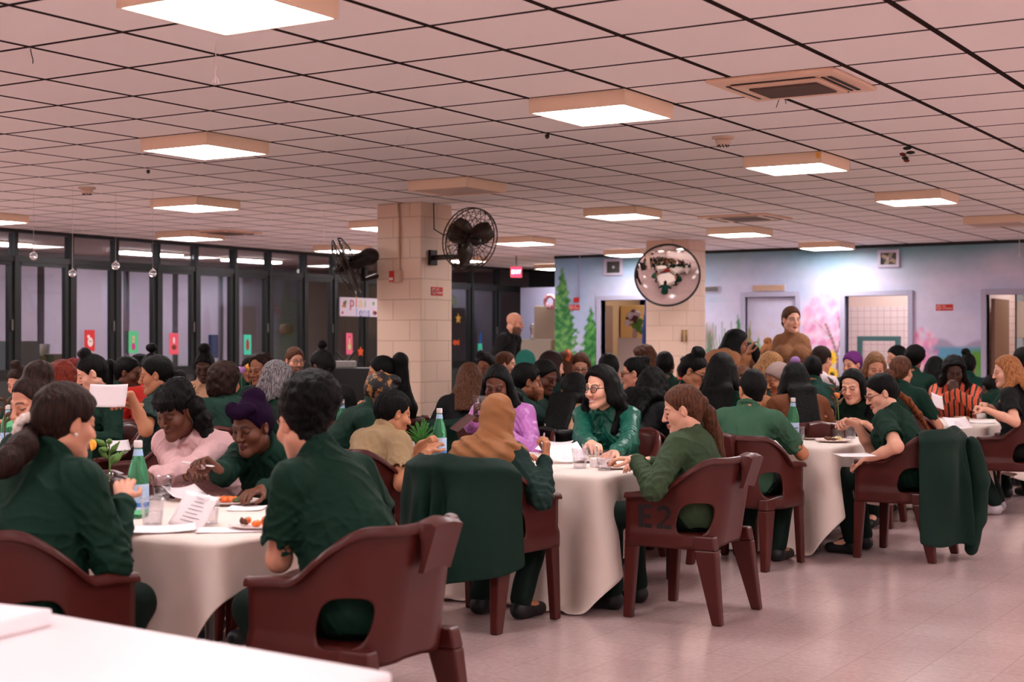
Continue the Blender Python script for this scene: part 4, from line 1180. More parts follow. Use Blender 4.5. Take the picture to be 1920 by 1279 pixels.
# horizontal paint coordinate in picture columns, so that the painted trees stand where they do on the real wall
UX = np.array([960 + F_PX * ((x * CS + WALL_Y * SN) / (-x * SN + WALL_Y * CS)) for x in ax])[:, None] * np.ones_like(GZ)
rp = np.random.default_rng(5)
def sn(X, Z, s, seed):
    r = random.Random(seed); t = 0
    for o in range(3):
        p = [r.uniform(0, 6) for _ in range(4)]; f = s * 2 ** o
        t = t + (np.sin(X * f + p[0] + 1.5 * np.sin(Z * f * .8 + p[1])) * np.sin(Z * f * 1.1 + p[2] + 1.2 * np.sin(X * f * .7 + p[3]))) / 2 ** o
    return t * .57
def mixp(C, m, c):
    m = np.clip(m, 0, 1)[..., None]; C[...] = C * (1 - m) + np.array(c) * m
def paint(X, Z, U):
    C = np.zeros(X.shape + (3,)); C[...] = rgb(196, 194, 220)
    mixp(C, .55 + .6 * sn(X, Z, 1.1, 1), rgb(206, 200, 220))
    mixp(C, np.clip((Z - 2.25) / .5, 0, 1) * .8 + .3 * sn(X, Z, 2.2, 2) * (Z > 2.0), rgb(120, 166, 176))
    mixp(C, np.clip((-10.0 - X) / 1.2, 0, 1) * .6, rgb(136, 172, 204))
    mixp(C, .5 * np.clip(sn(X, Z, 1.7, 3), 0, 1) * np.clip((Z - 1.7) / .4, 0, 1), rgb(96, 160, 196))
    mixp(C, .6 * np.clip(sn(X, Z, 1.4, 4) - .1, 0, 1), rgb(222, 206, 218))
    mixp(C, np.clip((Z - 2.5) / .25, 0, 1) * np.clip(.3 + sn(X, Z, 1.6, 8), 0, 1) * .8, rgb(70, 130, 132))
    # far hills and water at the right
    rr_ = (U > 1700) & (U < 1850)
    hill = 1.44 + .05 * np.sin((U - 1700) / 22) + .03 * np.sin((U - 1700) / 9)
    mixp(C, rr_ * np.clip((hill - Z) / .05, 0, 1) * .75, rgb(146, 138, 168))
    mixp(C, rr_ * np.clip((1.36 - Z) / .05, 0, 1), rgb(96, 156, 186)); mixp(C, rr_ * np.clip((1.20 - Z) / .05, 0, 1), rgb(70, 140, 104))
    mixp(C, rr_ * np.clip(1.3 - np.hypot((U - 1832) / 26, (Z - 1.12) / .17), 0, .5) * 2, rgb(96, 152, 62))
    mixp(C, np.clip((1.1 - Z) / .3, 0, 1) * (U > 1320) * .75, rgb(104, 150, 110))
    # firs at the left end of the wall
    def fir(u0, top, bot, hw, c1, c2, seed):
        t = np.clip((top - Z) / (top - bot), 0, 1.2)
        wv = hw * t ** .8 * (1 + .20 * np.sin(Z * 50 + seed + 1.5 * np.sign(U - u0) + 3 * sn(X, Z, 6, seed)) + .38 * sn(X, Z, 30, seed))
        inside = np.clip((wv - np.abs(U - u0)) / 2.2, 0, 1) * (Z < top)
        mixp(C, inside, c1); mixp(C, inside * np.clip(.35 + 1.2 * sn(X * 1.0, Z, 24, seed + 3), 0, 1), c2)
    mixp(C, (U < 1125) * np.clip((1.32 - Z) / .1, 0, 1) * .7, rgb(120, 150, 172)); mixp(C, (U < 1125) * np.clip(sn(X, Z, 14, 12), 0, 1) * (Z < 1.35) * .9, rgb(206, 202, 220))
    fir(1054, 2.62, .9, 36, rgb(48, 112, 62), rgb(112, 164, 92), 3); fir(1108, 1.98, .9, 26, rgb(40, 108, 56), rgb(96, 160, 84), 9)
    fir(1086, 1.25, .8, 14, rgb(70, 120, 150), rgb(150, 180, 196), 15)
    mixp(C, np.clip((1.05 - Z) / .1, 0, 1) * (U < 1125) * .8, rgb(56, 116, 66))
    # reeds, cypress and pale bare trees behind the middle of the hall
    zone = (U > 1310) & (U < 1470)
    mixp(C, zone * np.clip((1.15 - Z) / .25, 0, 1) * .8, rgb(90, 150, 120))
    mixp(C, zone * (U < 1400) * np.clip(np.sin(U * 1.1 + 2 * np.sin(Z * 9)) + .15 + .8 * (1.45 - Z), 0, 1) * (Z < 1.62 + .1 * np.sin(U * .4)) * .8, rgb(108, 150, 116))
    mixp(C, zone * (U < 1345) * np.clip(1.2 - np.hypot((U - 1330) / 12, (Z - 1.45) / .24), 0, 1), rgb(142, 122, 104)); mixp(C, zone * (U < 1340) * np.clip((1.2 - Z) / .1, 0, 1), rgb(60, 130, 150))
    mixp(C, np.clip(1 - np.abs(np.sin(U * .34 + .5 * np.sin(Z * 7))) * 7, 0, 1) * (U > 1342) & 0 if False else zone * (U > 1342) * (U < 1376) * np.clip(1 - np.abs(np.sin(U * .42 + .6 * np.sin(Z * 7))) * 3.2, 0, 1) * (Z < 1.62), rgb(214, 214, 206))
    fir(1384, 1.86, .7, 17, rgb(58, 122, 78), rgb(96, 156, 84), 21); fir(1404, 1.78, .8, 10, rgb(150, 140, 62), rgb(110, 150, 70), 30)
    mixp(C, np.clip(1.1 - np.hypot((U - 1440) / 34, (Z - 1.42) / .32), 0, 1) * np.clip(.5 + .9 * sn(X, Z, 12, 44), 0, 1) * .75, rgb(196, 178, 164)); mixp(C, zone * (U > 1396) * np.clip((1.2 - Z + .1 * sn(X, Z, 9, 7)) / .12, 0, 1) * .7, rgb(120, 150, 138))
    fir(1331, 1.66, .6, 15, rgb(128, 118, 92), rgb(84, 140, 118), 71); fir(1420, 1.52, .6, 20, rgb(92, 150, 104), rgb(150, 172, 112), 73); mixp(C, zone * (U < 1445) * np.clip((1.2 + .1 * sn(X, Z, 10, 75) - Z) / .08, 0, 1) * .85, rgb(78, 138, 92))
    # blossom trees
    def blossom(u0, z0, su, sz, n, seed, dens=.55):
        r = np.random.default_rng(seed)
        for k in range(n):
            a = r.uniform(0, 2 * PI); q_ = r.uniform(0, 1) ** .5
            cu, cz = u0 + su * q_ * math.cos(a), z0 + sz * q_ * math.sin(a); s = r.uniform(.3, 1)
            c = (rgb(226, 140, 186), rgb(236, 176, 208), rgb(206, 104, 158), rgb(240, 206, 222))[r.integers(0, 4)]
            d = np.hypot((U - cu) / (9 * s), (Z - cz) / (.075 * s)) + .35 * sn(X, Z, 30, seed + k % 7)
            mixp(C, np.clip(1.1 - d, 0, 1) * dens, c)
    blossom(1543, 1.62, 40, .46, 230, 61, .42); blossom(1528, 1.18, 26, .3, 60, 64, .3); blossom(1560, 1.86, 20, .2, 50, 66, .3)
    blossom(1733, 1.32, 24, .27, 120, 62, .5); blossom(1738, 1.02, 30, .2, 60, 63, .5)
    def stroke(pts, w, c):
        for (u0, z0), (u1, z1) in zip(pts[:-1], pts[1:]):
            k = 105.0; du, dz = u1 - u0, (z1 - z0) * k; L2 = du * du + dz * dz + 1e-9
            t = np.clip(((U - u0) * du + (Z - z0) * k * dz) / L2, 0, 1); d = np.hypot(U - u0 - t * du, (Z - z0) * k - t * dz)
            mixp(C, np.clip((w - d) / 1.2, 0, 1) * .9, c)
    tk = rgb(128, 92, 84)
    stroke([(1574, .7), (1570, 1.2), (1560, 1.45), (1548, 1.66)], 2.6, tk); stroke([(1570, 1.25), (1578, 1.5), (1572, 1.75)], 2.0, tk); stroke([(1560, 1.45), (1540, 1.62), (1526, 1.72)], 1.3, tk); stroke([(1571, .7), (1568, 1.15), (1552, 1.3)], 1.6, tk)
    stroke([(1580, .7), (1582, 1.3)], 2.5, rgb(150, 100, 76)); mixp(C, (np.abs(U - 1583) < 4) * np.clip((1.3 - Z) / .2, 0, 1), rgb(90, 146, 70))
    for (u_, z_, r_) in ((1555, 1.17, 15), (1549, 1.02, 13), (1560, .94, 12)):
        a = np.arctan2((Z - z_) * 120, U - u_); d = np.hypot(U - u_, (Z - z_) * 120)
        mixp(C, np.clip((r_ * (1 + .14 * np.sin(a * 12)) - d) / 2, 0, 1), rgb(232, 190, 52)); mixp(C, np.clip((r_ * .42 - d) / 1.5, 0, 1), rgb(52, 34, 26))
    fir(1848, 1.52, .5, 5, rgb(34, 92, 70), rgb(60, 120, 84), 50); fir(1776, 1.28, .9, 8, rgb(46, 112, 84), rgb(60, 130, 90), 52)
    return np.clip(C * 1.18, 0, 1)
mural_m = mat('mural_paint', (.5, .5, .6), .72, attr=True, spec=.25, noise=.05, nscale=9)
PC = paint(GX, GZ, UX)
nx, nz = len(ax), len(az); idx = np.arange(nx * nz).reshape(nx, nz)
F4 = np.stack([idx[:-1, :-1], idx[1:, :-1], idx[1:, 1:], idx[:-1, 1:]], -1).reshape(-1, 4)
cx = ((ax[:-1] + ax[1:]) / 2)[:, None] * np.ones(nz - 1); cz = np.ones(nx - 1)[:, None] * ((az[:-1] + az[1:]) / 2)
keep = np.ones(cx.shape, bool)
for o in ops: keep &= ~((cx > o[0]) & (cx < o[1]) & (cz < o[2]))
F4 = F4[keep.ravel()]
V4 = np.stack([GX.ravel(), np.full(GX.size, WALL_Y), GZ.ravel()], 1)
o = mesh_obj('wall_mural', V4, F4, mural_m, None, False, cols=PC.reshape(-1, 3)); structure(o)
md = o.modifiers.new('thick', 'SOLIDIFY'); md.thickness = .14; md.offset = -1
structure(box('trim_2', (MUR_X0, WALL_Y - .02, CEIL - .045), (RIGHT_X, WALL_Y + .02, CEIL - .002), dark_m))
# rooms behind the openings
bk_m = mat('office_wall', rgb(206, 176, 140), .8); BKY = 23.2
structure(box('wall_office_back', (MUR_X0, BKY, 0), (-8.6, BKY + .1, CEIL), bk_m)); structure(box('wall_office_side', (-8.6, WALL_Y + .15, 0), (-8.5, BKY, CEIL), bk_m)); structure(box('wall_office_end', (MUR_X0 - .06, WALL_Y + .15, 0), (MUR_X0 - .01, BKY, CEIL), bk_m))
jm = mat('door_frame_paint', rgb(178, 176, 200), .6)
def casing(n, o, m_=jm):
    e = empty('door_%d' % n, ((o[0] + o[1]) / 2, WALL_Y - .02, 0)); structure(e)
    w = (o[1] - o[0]) / 2; bm = bmesh.new()
    add_box(bm, (-w - .07, -.012, 0), (-w, .17, o[2] + .07)); add_box(bm, (w, -.012, 0), (w + .07, .17, o[2] + .07)); add_box(bm, (-w, -.012, o[2]), (w, .17, o[2] + .07))
    structure(bm_obj('door_frame', bm, m_, e, bevel=.004)); return e, w
casing(1, ops[0]); e2, w2 = casing(2, ops[1]); casing(3, ops[2]); casing(4, ops[3])
# the painted shut door: same painting carried on over the leaf
dx = np.linspace(ops[1][0], ops[1][1], 42); dz = np.linspace(0, ops[1][2], 104); DXX, DZZ = np.meshgrid(dx, dz, indexing='ij')
DU = np.array([960 + F_PX * ((x * CS + WALL_Y * SN) / (-x * SN + WALL_Y * CS)) for x in dx])[:, None] * np.ones_like(DZZ)
ii = np.arange(42 * 104).reshape(42, 104); f_ = np.stack([ii[:-1, :-1], ii[1:, :-1], ii[1:, 1:], ii[:-1, 1:]], -1).reshape(-1, 4)
dl_ = mesh_obj('door_leaf', np.stack([(DXX - (ops[1][0] + ops[1][1]) / 2).ravel(), np.full(DXX.size, .06), DZZ.ravel()], 1), f_, mural_m, e2, False, cols=paint(DXX, DZZ, DU).reshape(-1, 3) * .96); structure(dl_)
md = dl_.modifiers.new('thick', 'SOLIDIFY'); md.thickness = .045; md.offset = -1
structure(lathe('door_handle', [(.0, 0), (.025, .0), (.03, .03), (.0, .045)], mat('chrome', rgb(210, 205, 205), .15, metal=1), e2, 12, (w2 - .08, .02, 1.0)))
# office glimpsed through the first opening
oc_m = mat('office_cupboard', rgb(216, 172, 112), .6); pt_m = mat('office_partition', rgb(176, 150, 140), .8)
XO = lambda u, Y: XM(u, Y)
tag(box('partition', (XO(1158, 20.9), 20.9, 0), (XO(1216, 20.9), 20.96, ZV(634, DM(1180, 20.9))), pt_m), 'mauve grey low partition inside the first doorway', 'partition')
tag(box('cupboard', (XO(1163, 22.4), 22.4, 0), (XO(1212, 22.4), 22.9, ZV(573, DM(1180, 22.4))), oc_m, bevel=.01), 'honey-coloured cupboard inside the first doorway', 'cupboard')
tag(box('door_panel', (XO(1131, 21.0), 20.5, 0), (XO(1133, 21.0), 21.3, 2.0), mat('brown_door', rgb(150, 118, 100), .6)), 'open brown door leaf inside the first doorway', 'door')
e = empty('flower_arrangement', (XO(1190, 20.93), 20.93, ZV(634, DM(1180, 20.9)))); tag(e, 'vase of dark red and white flowers on the mauve partition', 'flowers')
lathe('vase', [(.03, 0), (.045, .05), (.03, .12), (.04, .17)], mat('vase_clay', rgb(170, 140, 130), .5), e, 16)
for nm, c, pos in (('blossom', 'wine', [(-.09, 0, .32), (-.03, .02, .40), (.02, -.02, .30)]), ('blossom', 'pale', [(-.10, -.03, .24), (-.05, -.04, .36), (.03, .02, .38)]), ('foliage', 'leafy', [(.09, 0, .26), (.07, 0, .16), (.12, .02, .12), (0, 0, .2)])):
    g = Field()
    for q_ in pos: g.ell(q_, (.055, .055, .06), None, .01)
    g.disp(lambda X, Y, Z: .014 * vnoise(85, 5)(X, Y, Z)); V, Fc = g.mesh(.011)
    mesh_obj(nm, V, Fc, mat('bloom_' + c, dict(wine=rgb(96, 44, 48), pale=rgb(216, 196, 196), leafy=rgb(92, 128, 50))[c], .8), e)
e = empty('furled_flag', (XO(1214, 19.9), 19.9, 0)); tag(e, 'furled dark blue flag on a pole left of the far column', 'flag')
g = Field(); g.chain([(0, 0, 2.02), (.01, 0, 1.6), (0, 0, 1.0), (0.01, 0, .55)], [.03, .075, .09, .07], .02)
g.disp(lambda X, Y, Z: .016 * np.sin(np.arctan2(Y, X) * 6 + Z * 2)); V, Fc = g.mesh(.018); mesh_obj('flag_cloth', V, Fc, cloth_mat('flagblue', rgb(38, 48, 92)), e)
tube('flag_pole', [[(0, 0, .04), (0, 0, 2.15)]], .012, mat('brass', rgb(170, 130, 70), .3, metal=.9), e); lathe('flag_base', [(.14, 0), (.14, .02), (.03, .05), (.02, .08)], mat('brass', rgb(170, 130, 70), .3), e)
# tiled room behind the second opening
tl = block_material('white_tile', rgb(232, 214, 214), rgb(196, 150, 166))
for nd in tl.node_tree.nodes:
    if nd.type == 'TEX_BRICK':
        nd.offset = 0; nd.inputs['Brick Width'].default_value = .105; nd.inputs['Row Height'].default_value = .105; nd.inputs['Mortar Size'].default_value = .004
structure(box('wall_tiled_back', (-8.4, 22.3, 0), (-5.1, 22.4, ZV(575, DM(1640, 22.3))), tl)); structure(box('wall_tiled_top', (-8.4, 22.3, ZV(575, DM(1640, 22.3))), (-5.1, 22.4, CEIL), mat('tile_room_plaster', rgb(232, 206, 198), .8)))
structure(box('wall_tiled_left', (-8.44, WALL_Y + .15, 0), (-8.4, 22.4, CEIL), tl)); structure(box('wall_tiled_right', (-5.14, WALL_Y + .15, 0), (-5.1, 22.4, CEIL), tl))
bm = bmesh.new(); xa, xb = XM(1607, 21.2), XM(1687, 21.2); za, zb = .6, ZV(631, DM(1640, 21.2))
add_box(bm, (xa, 21.2, za), (xa + .07, 21.26, zb)); add_box(bm, (xb - .07, 21.2, za), (xb, 21.26, zb)); add_box(bm, (xa + .07, 21.2, zb - .07), (xb - .07, 21.26, zb)); add_box(bm, (xa + .07, 21.2, za), (xb - .07, 21.26, za + .3))
tag(bm_obj('serving_hatch_frame', bm, mat('teal_frame', rgb(96, 150, 148), .5)), 'teal painted frame standing inside the white tiled room', 'frame')
# tan room at the right
structure(box('wall_tan_back', (-5.1, 22.8, 0), (-2.6, 22.9, CEIL), mat('tan_room', rgb(206, 164, 118), .8))); structure(box('wall_tan_right', (-2.6, WALL_Y + .15, 0), (-2.5, 22.9, CEIL), bk_m))
tag(box('door_panel', (ops[3][0] + .02, WALL_Y + .16, 0), (ops[3][0] + .07, WALL_Y + .98, 2.0), mat('brown_door', rgb(150, 118, 100), .6)), 'open brown door leaf in the rightmost doorway', 'door')
for k, (u_, v_, w_, h_) in enumerate(((1884, 592, .10, .45), (1880, 640, .09, .42), (1892, 642, .09, .42), (1914, 600, .28, .55))):
    Yp = 22.78; tag(box('paper_notice', (XM(u_, Yp) - w_ / 2, Yp - .004, ZV(v_, DM(u_, Yp)) - h_ / 2), (XM(u_, Yp) + w_ / 2, Yp, ZV(v_, DM(u_, Yp)) + h_ / 2), mat('notice_paper', rgb(226, 206, 190), .8)),
                    ('narrow notice highest beside the open brown door', 'lower left narrow notice in the tan room', 'lower right narrow notice in the tan room', 'wide pale notice at the right edge of the picture')[k], 'notice', 'notices on the wall of the tan room')
tag(box('paper_notice', (XM(1900, 22.7) - .4, 22.76, .9), (XM(1900, 22.7) - .39, 22.78, 1.0), bk_m), 'tiny scrap of paper low on the tan wall', 'notice')
room_lit = mat('room_lamp', (1, 1, 1), .5, emit=(1, .93, .90), estr=7.0)
for k, (x_, y_, s_) in enumerate(((-10.4, 21.9, .5), (-6.6, 21.3, .6), (-4.2, 21.7, .5))):
    tag(box('ceiling_light', (x_ - s_ / 2, y_ - s_ / 2, CEIL - .04), (x_ + s_ / 2, y_ + s_ / 2, CEIL - .002), room_lit), 'flat ceiling lamp inside the %s' % ('office doorway', 'white tiled room', 'tan room')[k], 'light')
# things fixed to the wall
YW = WALL_Y
def wall_plate(u0, u1, v0, v1, t=.03): return (XM(u0), YW - t, ZM((u0 + u1) / 2, v1)), (XM(u1), YW, ZM((u0 + u1) / 2, v0))
trim_p = mat('vent_frame', rgb(196, 188, 206), .6); vent_d = mat('vent_dark', rgb(66, 68, 62), .6)
for (a, lb) in (((1134, 1168, 486, 517), 'square fan vent high on the blue wall by the tall fir'), ((1647, 1687, 469, 502), 'square exhaust fan vent with round blades high on the right of the mural')):
    lo, hi = wall_plate(*a); c = [(lo[i] + hi[i]) / 2 for i in range(3)]; e = empty('exhaust_fan', (c[0], YW, c[2])); tag(e, lb, 'fan'); w, h = (hi[0] - lo[0]) / 2, (hi[2] - lo[2]) / 2
    bm = bmesh.new(); add_box(bm, (-w, -.035, -h), (-w + .04, 0, h)); add_box(bm, (w - .04, -.035, -h), (w, 0, h)); add_box(bm, (-w + .04, -.035, h - .04), (w - .04, 0, h)); add_box(bm, (-w + .04, -.035, -h), (w - .04, 0, -h + .04)); bm_obj('vent_frame', bm, trim_p, e)
    box('vent_back', (-w + .04, -.004, -h + .04), (w - .04, 0, h - .04), vent_d, e)
    if 'exhaust' in lb:
        for k in range(4):
            bm = bmesh.new(); add_box(bm, (.015, -.014, -.022), (w * .82, -.008, .03), Matrix.Rotation(k * PI / 2 + .5, 4, 'Y')); bm_obj('fan_blade', bm, mat('blade_metal', rgb(150, 128, 108), .4, metal=.3), e)
    bm = bmesh.new(); bmesh.ops.create_uvsphere(bm, u_segments=12, v_segments=8, radius=.022); bm_obj('fan_hub', bm, trim_p, e, True, (0, -.016, 0))
for (a, c_, lb) in (((1320, 1349, 537, 548), rgb(92, 92, 86), 'small dark slot vent beside the far column'), ((1411, 1473, 534, 547), rgb(206, 168, 130), 'cream slot grille above the painted door')):
    lo, hi = wall_plate(*a); e = empty('wall_grille', ((lo[0] + hi[0]) / 2, YW, (lo[2] + hi[2]) / 2)); tag(e, lb, 'vent'); w, h = (hi[0] - lo[0]) / 2, (hi[2] - lo[2]) / 2
    box('grille_frame', (-w, -.02, -h), (w, 0, h), trim_p, e); bm = bmesh.new()
    for k in range(4): add_box(bm, (-w + .015, -.026, -h + .012 + k * (2 * h - .02) / 4), (w - .015, -.02, -h + .012 + k * (2 * h - .02) / 4 + (2 * h - .02) / 6))
    bm_obj('grille_louvre', bm, mat('louvre_%d' % int(c_[0] * 99), c_, .6), e)
red_m = mat('sign_red', rgb(196, 40, 34), .5); wht_m = mat('sign_white', rgb(236, 214, 206), .6)
def smoking_sign(loc, rz, w, h, label, parent_rot=None):
    e = empty('no_smoking_sign', loc, rz); tag(e, label, 'sign', 'red no smoking signs')
    box('sign_plate', (-w / 2, -.004, -h / 2), (w / 2, .0, h / 2), red_m, e)
    r = h * .33; cx_ = -w / 2 + h * .5
    tube('no_smoking_ring', [[(cx_ + r * math.cos(a), -.006, r * math.sin(a)) for a in np.linspace(0, 2 * PI, 21)], [(cx_ - r * .7, -.006, r * .7), (cx_ + r * .7, -.006, -r * .7)]], h * .04, wht_m, e, res=1)
    text_mesh('sign_lettering', 'NO', h * .34, wht_m, e, (cx_ + h * .55, -.005, h * .2), (PI / 2, 0, 0), align='LEFT'); text_mesh('sign_lettering', 'SMOKING', h * .34, wht_m, e, (cx_ + h * .55, -.005, -h * .18), (PI / 2, 0, 0), align='LEFT', sx=(w - h * 1.15) / (h * .34 * 4.5))
smoking_sign((XM(1771), YW - .001, ZM(1771, 577)), 0, .235, .085, 'red no smoking sign on the mural right of the tiled room')
smoking_sign((XM(1077), YW - .001, ZM(1077, 577)), 0, .19, .085, 'red no smoking sign on the painted fir tree')
smoking_sign((C1[2] + .001, C1[1] + .27, ZV(547, 14.5)), PI / 2, .20, .085, 'red no smoking sign on the block column under the round fan')
tag(box('alarm_box', (XM(1082) - .04, YW - .05, ZM(1082, 563) - .04), (XM(1082) + .04, YW, ZM(1082, 563) + .04), red_m, bevel=.006), 'small red alarm box above the sign on the painted fir', 'alarm')
e = empty('wall_conduit', (XM(1088), YW, 0)); tag(e, 'thin painted conduit down the blue wall by the fir', 'pipe'); tube('conduit_pipe', [[(0, -.014, CEIL), (0, -.014, ZM(1088, 565))]], .011, lav_m, e)
# on the near column: conduit, fire strobe, round holes, cable
e = empty('column_conduit', (C1[0] + .28, C1[1], 0)); tag(e, 'painted conduit running down the block column to the fire strobe', 'pipe')
tube('conduit_pipe', [[(-.02, -.02, CEIL), (.0, -.02, 2.62), (.0, -.02, ZV(512, 14.4))]], .016, block_m, e)
e = empty('fire_strobe', (C1[0] + .245, C1[1], ZV(519, 14.4))); tag(e, 'red fire alarm strobe with cream back box on the block column', 'alarm')
box('back_box', (-.02, -.05, -.06), (.075, 0, .06), paint_m, e, bevel=.005); box('strobe_body', (-.055, -.055, -.055), (.01, 0, .055), red_m, e, bevel=.006); box('strobe_lens', (-.045, -.068, -.04), (0, -.055, -.01), wht_m, e, bevel=.006); 
# handles on the far column
for k in range(2):
    o = tube('wall_hook', [[(0, -.01, .09), (.02, -.03, .09), (.02, -.03, -.05), (0, -.01, -.05)]], .012, mat('brass', rgb(170, 130, 70), .3), None, (C2[2] - .10 + .06 * k, C2[1], ZV(633, 19.6)))
    tag(o, 'brass hook on the far column, %s of the pair' % ('left', 'right')[k], 'hook', 'pair of hooks on the far column')
# ---------------------------------------------------------------- fans, mirror, hanging baubles
fan_m = mat('fan_metal', rgb(34, 30, 28), .4, metal=.3); cage_m = mat('fan_wire', rgb(58, 46, 38), .35, metal=.7); blade_m = mat('fan_blade', rgb(70, 54, 44), .4, metal=.3)
def fan(center, axis, up_tilt, R, wall_pt, label):
    e = empty('wall_fan', center); tag(e, label, 'fan', 'black industrial fans on the block column')
    n = nrm(axis); u_ = nrm(np.cross(n, [0, 0, 1])); v_ = np.cross(u_, n)
    B = np.stack([u_, v_, n], 1)
    X = lambda r, a, z: tuple(B @ np.array([r * math.cos(a), r * math.sin(a), z]))
    P = []
    for k in range(26):
        a = 2 * PI * k / 26
        P.append([X(.05, a + .12, .085), X(R * .5, a + .06, .098), X(R * .93, a, .055), X(R, a, .03)]); P.append([X(.07, a, -.085), X(R * .55, a, -.09), X(R * .95, a, -.05), X(R, a, -.02)])
    tube('cage_wires', P, .0032, cage_m, e, res=1)
    P = []
    for r, z in ((R, .03), (R, -.02), (R * .93, .055), (R * .72, .085), (R * .45, .098), (R * .25, .095), (R * .7, -.08), (R * .4, -.09)):
        P.append([X(r, a, z) for a in np.linspace(0, 2 * PI, 41)])
    tube('cage_rings', P[:2], .006, cage_m, e, res=2); tube('cage_hoops', P[2:], .0032, cage_m, e, res=1)
    for k in range(3):
        a0 = 2 * PI * k / 3 + .62; vs, fs = [], []
        for i, r in enumerate(np.linspace(.05, R * .9, 7)):
            wd_ = .055 + .05 * math.sin(PI * i / 6.0) + .012 * i / 6
            for s in (-1, 1):
                a = a0 + s * wd_ / max(r, .09); vs.append(X(r, a, s * .028))
        for i in range(6): fs.append((2 * i, 2 * i + 1, 2 * i + 3, 2 * i + 2))
        o = mesh_obj('fan_blade', vs, fs, blade_m, e); md = o.modifiers.new('t', 'SOLIDIFY'); md.thickness = .004
    g = Field(); f_ = lambda a, b, c: B @ np.array([a, b, c])
    g.cap(f_(0, 0, -.09), f_(0, 0, -.24), .075, .085, 0); g.cap(f_(0, 0, -.24), f_(0, 0, -.27), .085, .06, .02); V, Fc = g.mesh(.012); mesh_obj('motor', V, Fc, fan_m, e)
    g = Field(); g.cap(f_(0, 0, .09), f_(0, 0, .105), .05, .048, 0); g.cap(f_(0, 0, -.05), f_(0, 0, .06), .03, .03, 0); V, Fc = g.mesh(.008); mesh_obj('hub', V, Fc, fan_m, e)
    wp = np.array(wall_pt) - np.array(center); knee = f_(0, 0, -.17) + np.array([0, 0, -.2])
    tube('bracket_arm', [[tuple(f_(0, 0, -.17)), tuple(knee), tuple(knee * .5 + wp * .5), tuple(wp)]], .026, fan_m, e)
    d = nrm([wp[0], wp[1], 0]); pl = bmesh.new(); s = .05
    add_box(pl, (-s, -.02, -.075), (s, .02, .075)); bm_obj('wall_plate', pl, fan_m, e, loc=tuple(wp), rz=math.atan2(d[1], d[0]) - PI / 2, bevel=.004)
    tube('power_cord', [[tuple(f_(0, .06, -.25)), tuple(f_(-.0, .05, -.25) * .5 + np.array([wp[0] * .5, wp[1] * .5, .0])), (wp[0] * .96, wp[1] * .96, .12), (wp[0] * .97, wp[1] * .97, CEIL - center[2])]], .006, fan_m, e, res=2)
fx, fy = CW(-.405, 14.05)
fan((fx, fy, ZV(449, 14.05)), np.array([CW(.62, -.78)[0], CW(.62, -.78)[1], -.26]), 0, .305, (C1[2] + .02, C1[1] + .17, ZV(484, 14.4)), 'round black fan in profile to the room on the right face of the block column')
fx, fy = CW(-1.62, 14.35)
ax2 = CW(-.97, -.05)
fan((fx, fy, ZV(499, 14.35)), np.array([ax2[0], ax2[1], -.40]), 0, .29, (C1[0] - .0, C1[1] + .2, ZV(512, 14.7)), 'side-on black fan tilted downwards on the left face of the block column')
# convex mirror
mxc, myc = CW((1251.5 - 960) / F_PX * 18.9, 18.9); mzc = ZV(517, 18.9)
e = empty('convex_mirror', (mxc, myc, mzc)); tag(e, 'big round convex mirror with black rim on the far column', 'mirror')
nM = nrm(np.array([CW(-.06, -1)[0], CW(-.06, -1)[1], -.40])); uM = nrm(np.cross([0, 0, 1], nM)); vM = np.cross(nM, uM); BM = np.stack([uM, vM, nM], 1)
Rm = 60.0 / F_PX * 18.9; sag = .095; vs, fs = [], []; nr_, na_ = 14, 48
for i in range(nr_ + 1):
    r = Rm * i / nr_; Rs = (Rm * Rm + sag * sag) / (2 * sag); z = math.sqrt(Rs * Rs - r * r) - (Rs - sag)
    for k in range(na_): vs.append(tuple(BM @ np.array([r * math.cos(2 * PI * k / na_), r * math.sin(2 * PI * k / na_), z])))
for i in range(nr_):
    for k in range(na_): fs.append((i * na_ + k, i * na_ + (k + 1) % na_, (i + 1) * na_ + (k + 1) % na_, (i + 1) * na_ + k))
mesh_obj('mirror_glass', vs, fs, mat('mirror_surface', rgb(236, 226, 222), .03, metal=1.0), e)
tube('mirror_rim', [[tuple(BM @ np.array([(Rm + .004) * math.cos(a), (Rm + .004) * math.sin(a), 0])) for a in np.linspace(0, 2 * PI, 49)]], .013, dark_m, e)
lv, lf = lathe_data([(.02, 0), (Rm * .98, 0), (Rm * .98, -.03), (.02, -.06)], 40); mesh_obj('mirror_back', [tuple(BM @ np.array(q)) for q in lv], lf, dark_m, e)
wp = np.array([C2[2] - .3, C2[1], mzc]) - np.array([mxc, myc, mzc]); tube('mirror_arm', [[tuple(-nM * .04), tuple(wp)]], .018, dark_m, e)
# clear baubles hung from the ceiling
bg_m = bpy.data.materials.new('bauble_glass'); bg_m.use_nodes = True; b = bg_m.node_tree.nodes['Principled BSDF']; b.inputs['Base Color'].default_value = (.95, .9, .9, 1); b.inputs['Transmission Weight'].default_value = .85; b.inputs['Roughness'].default_value = .05; b.inputs['IOR'].default_value = 1.3
thr_m = mat('thread', rgb(206, 184, 176), .6)
def bauble(u, v, d, r, lb):
    x, y = W(u, d); z = ZV(v, d); e = empty('hanging_bauble', (x, y, z)); tag(e, lb, 'bauble', 'clear baubles hanging from the ceiling')
    bm = bmesh.new(); bmesh.ops.create_uvsphere(bm, u_segments=20, v_segments=14, radius=r); bm_obj('bauble_ball', bm, bg_m, e, True)
    lathe('bauble_cap', [(r * .3, r * .92), (r * .3, r * 1.15), (.002, r * 1.3)], mat('chrome', rgb(210, 205, 205), .15, metal=1), e, 12); tube('thread', [[(0, 0, r * 1.25), (0, 0, CEIL - z)]], .0012, thr_m, e, res=1)
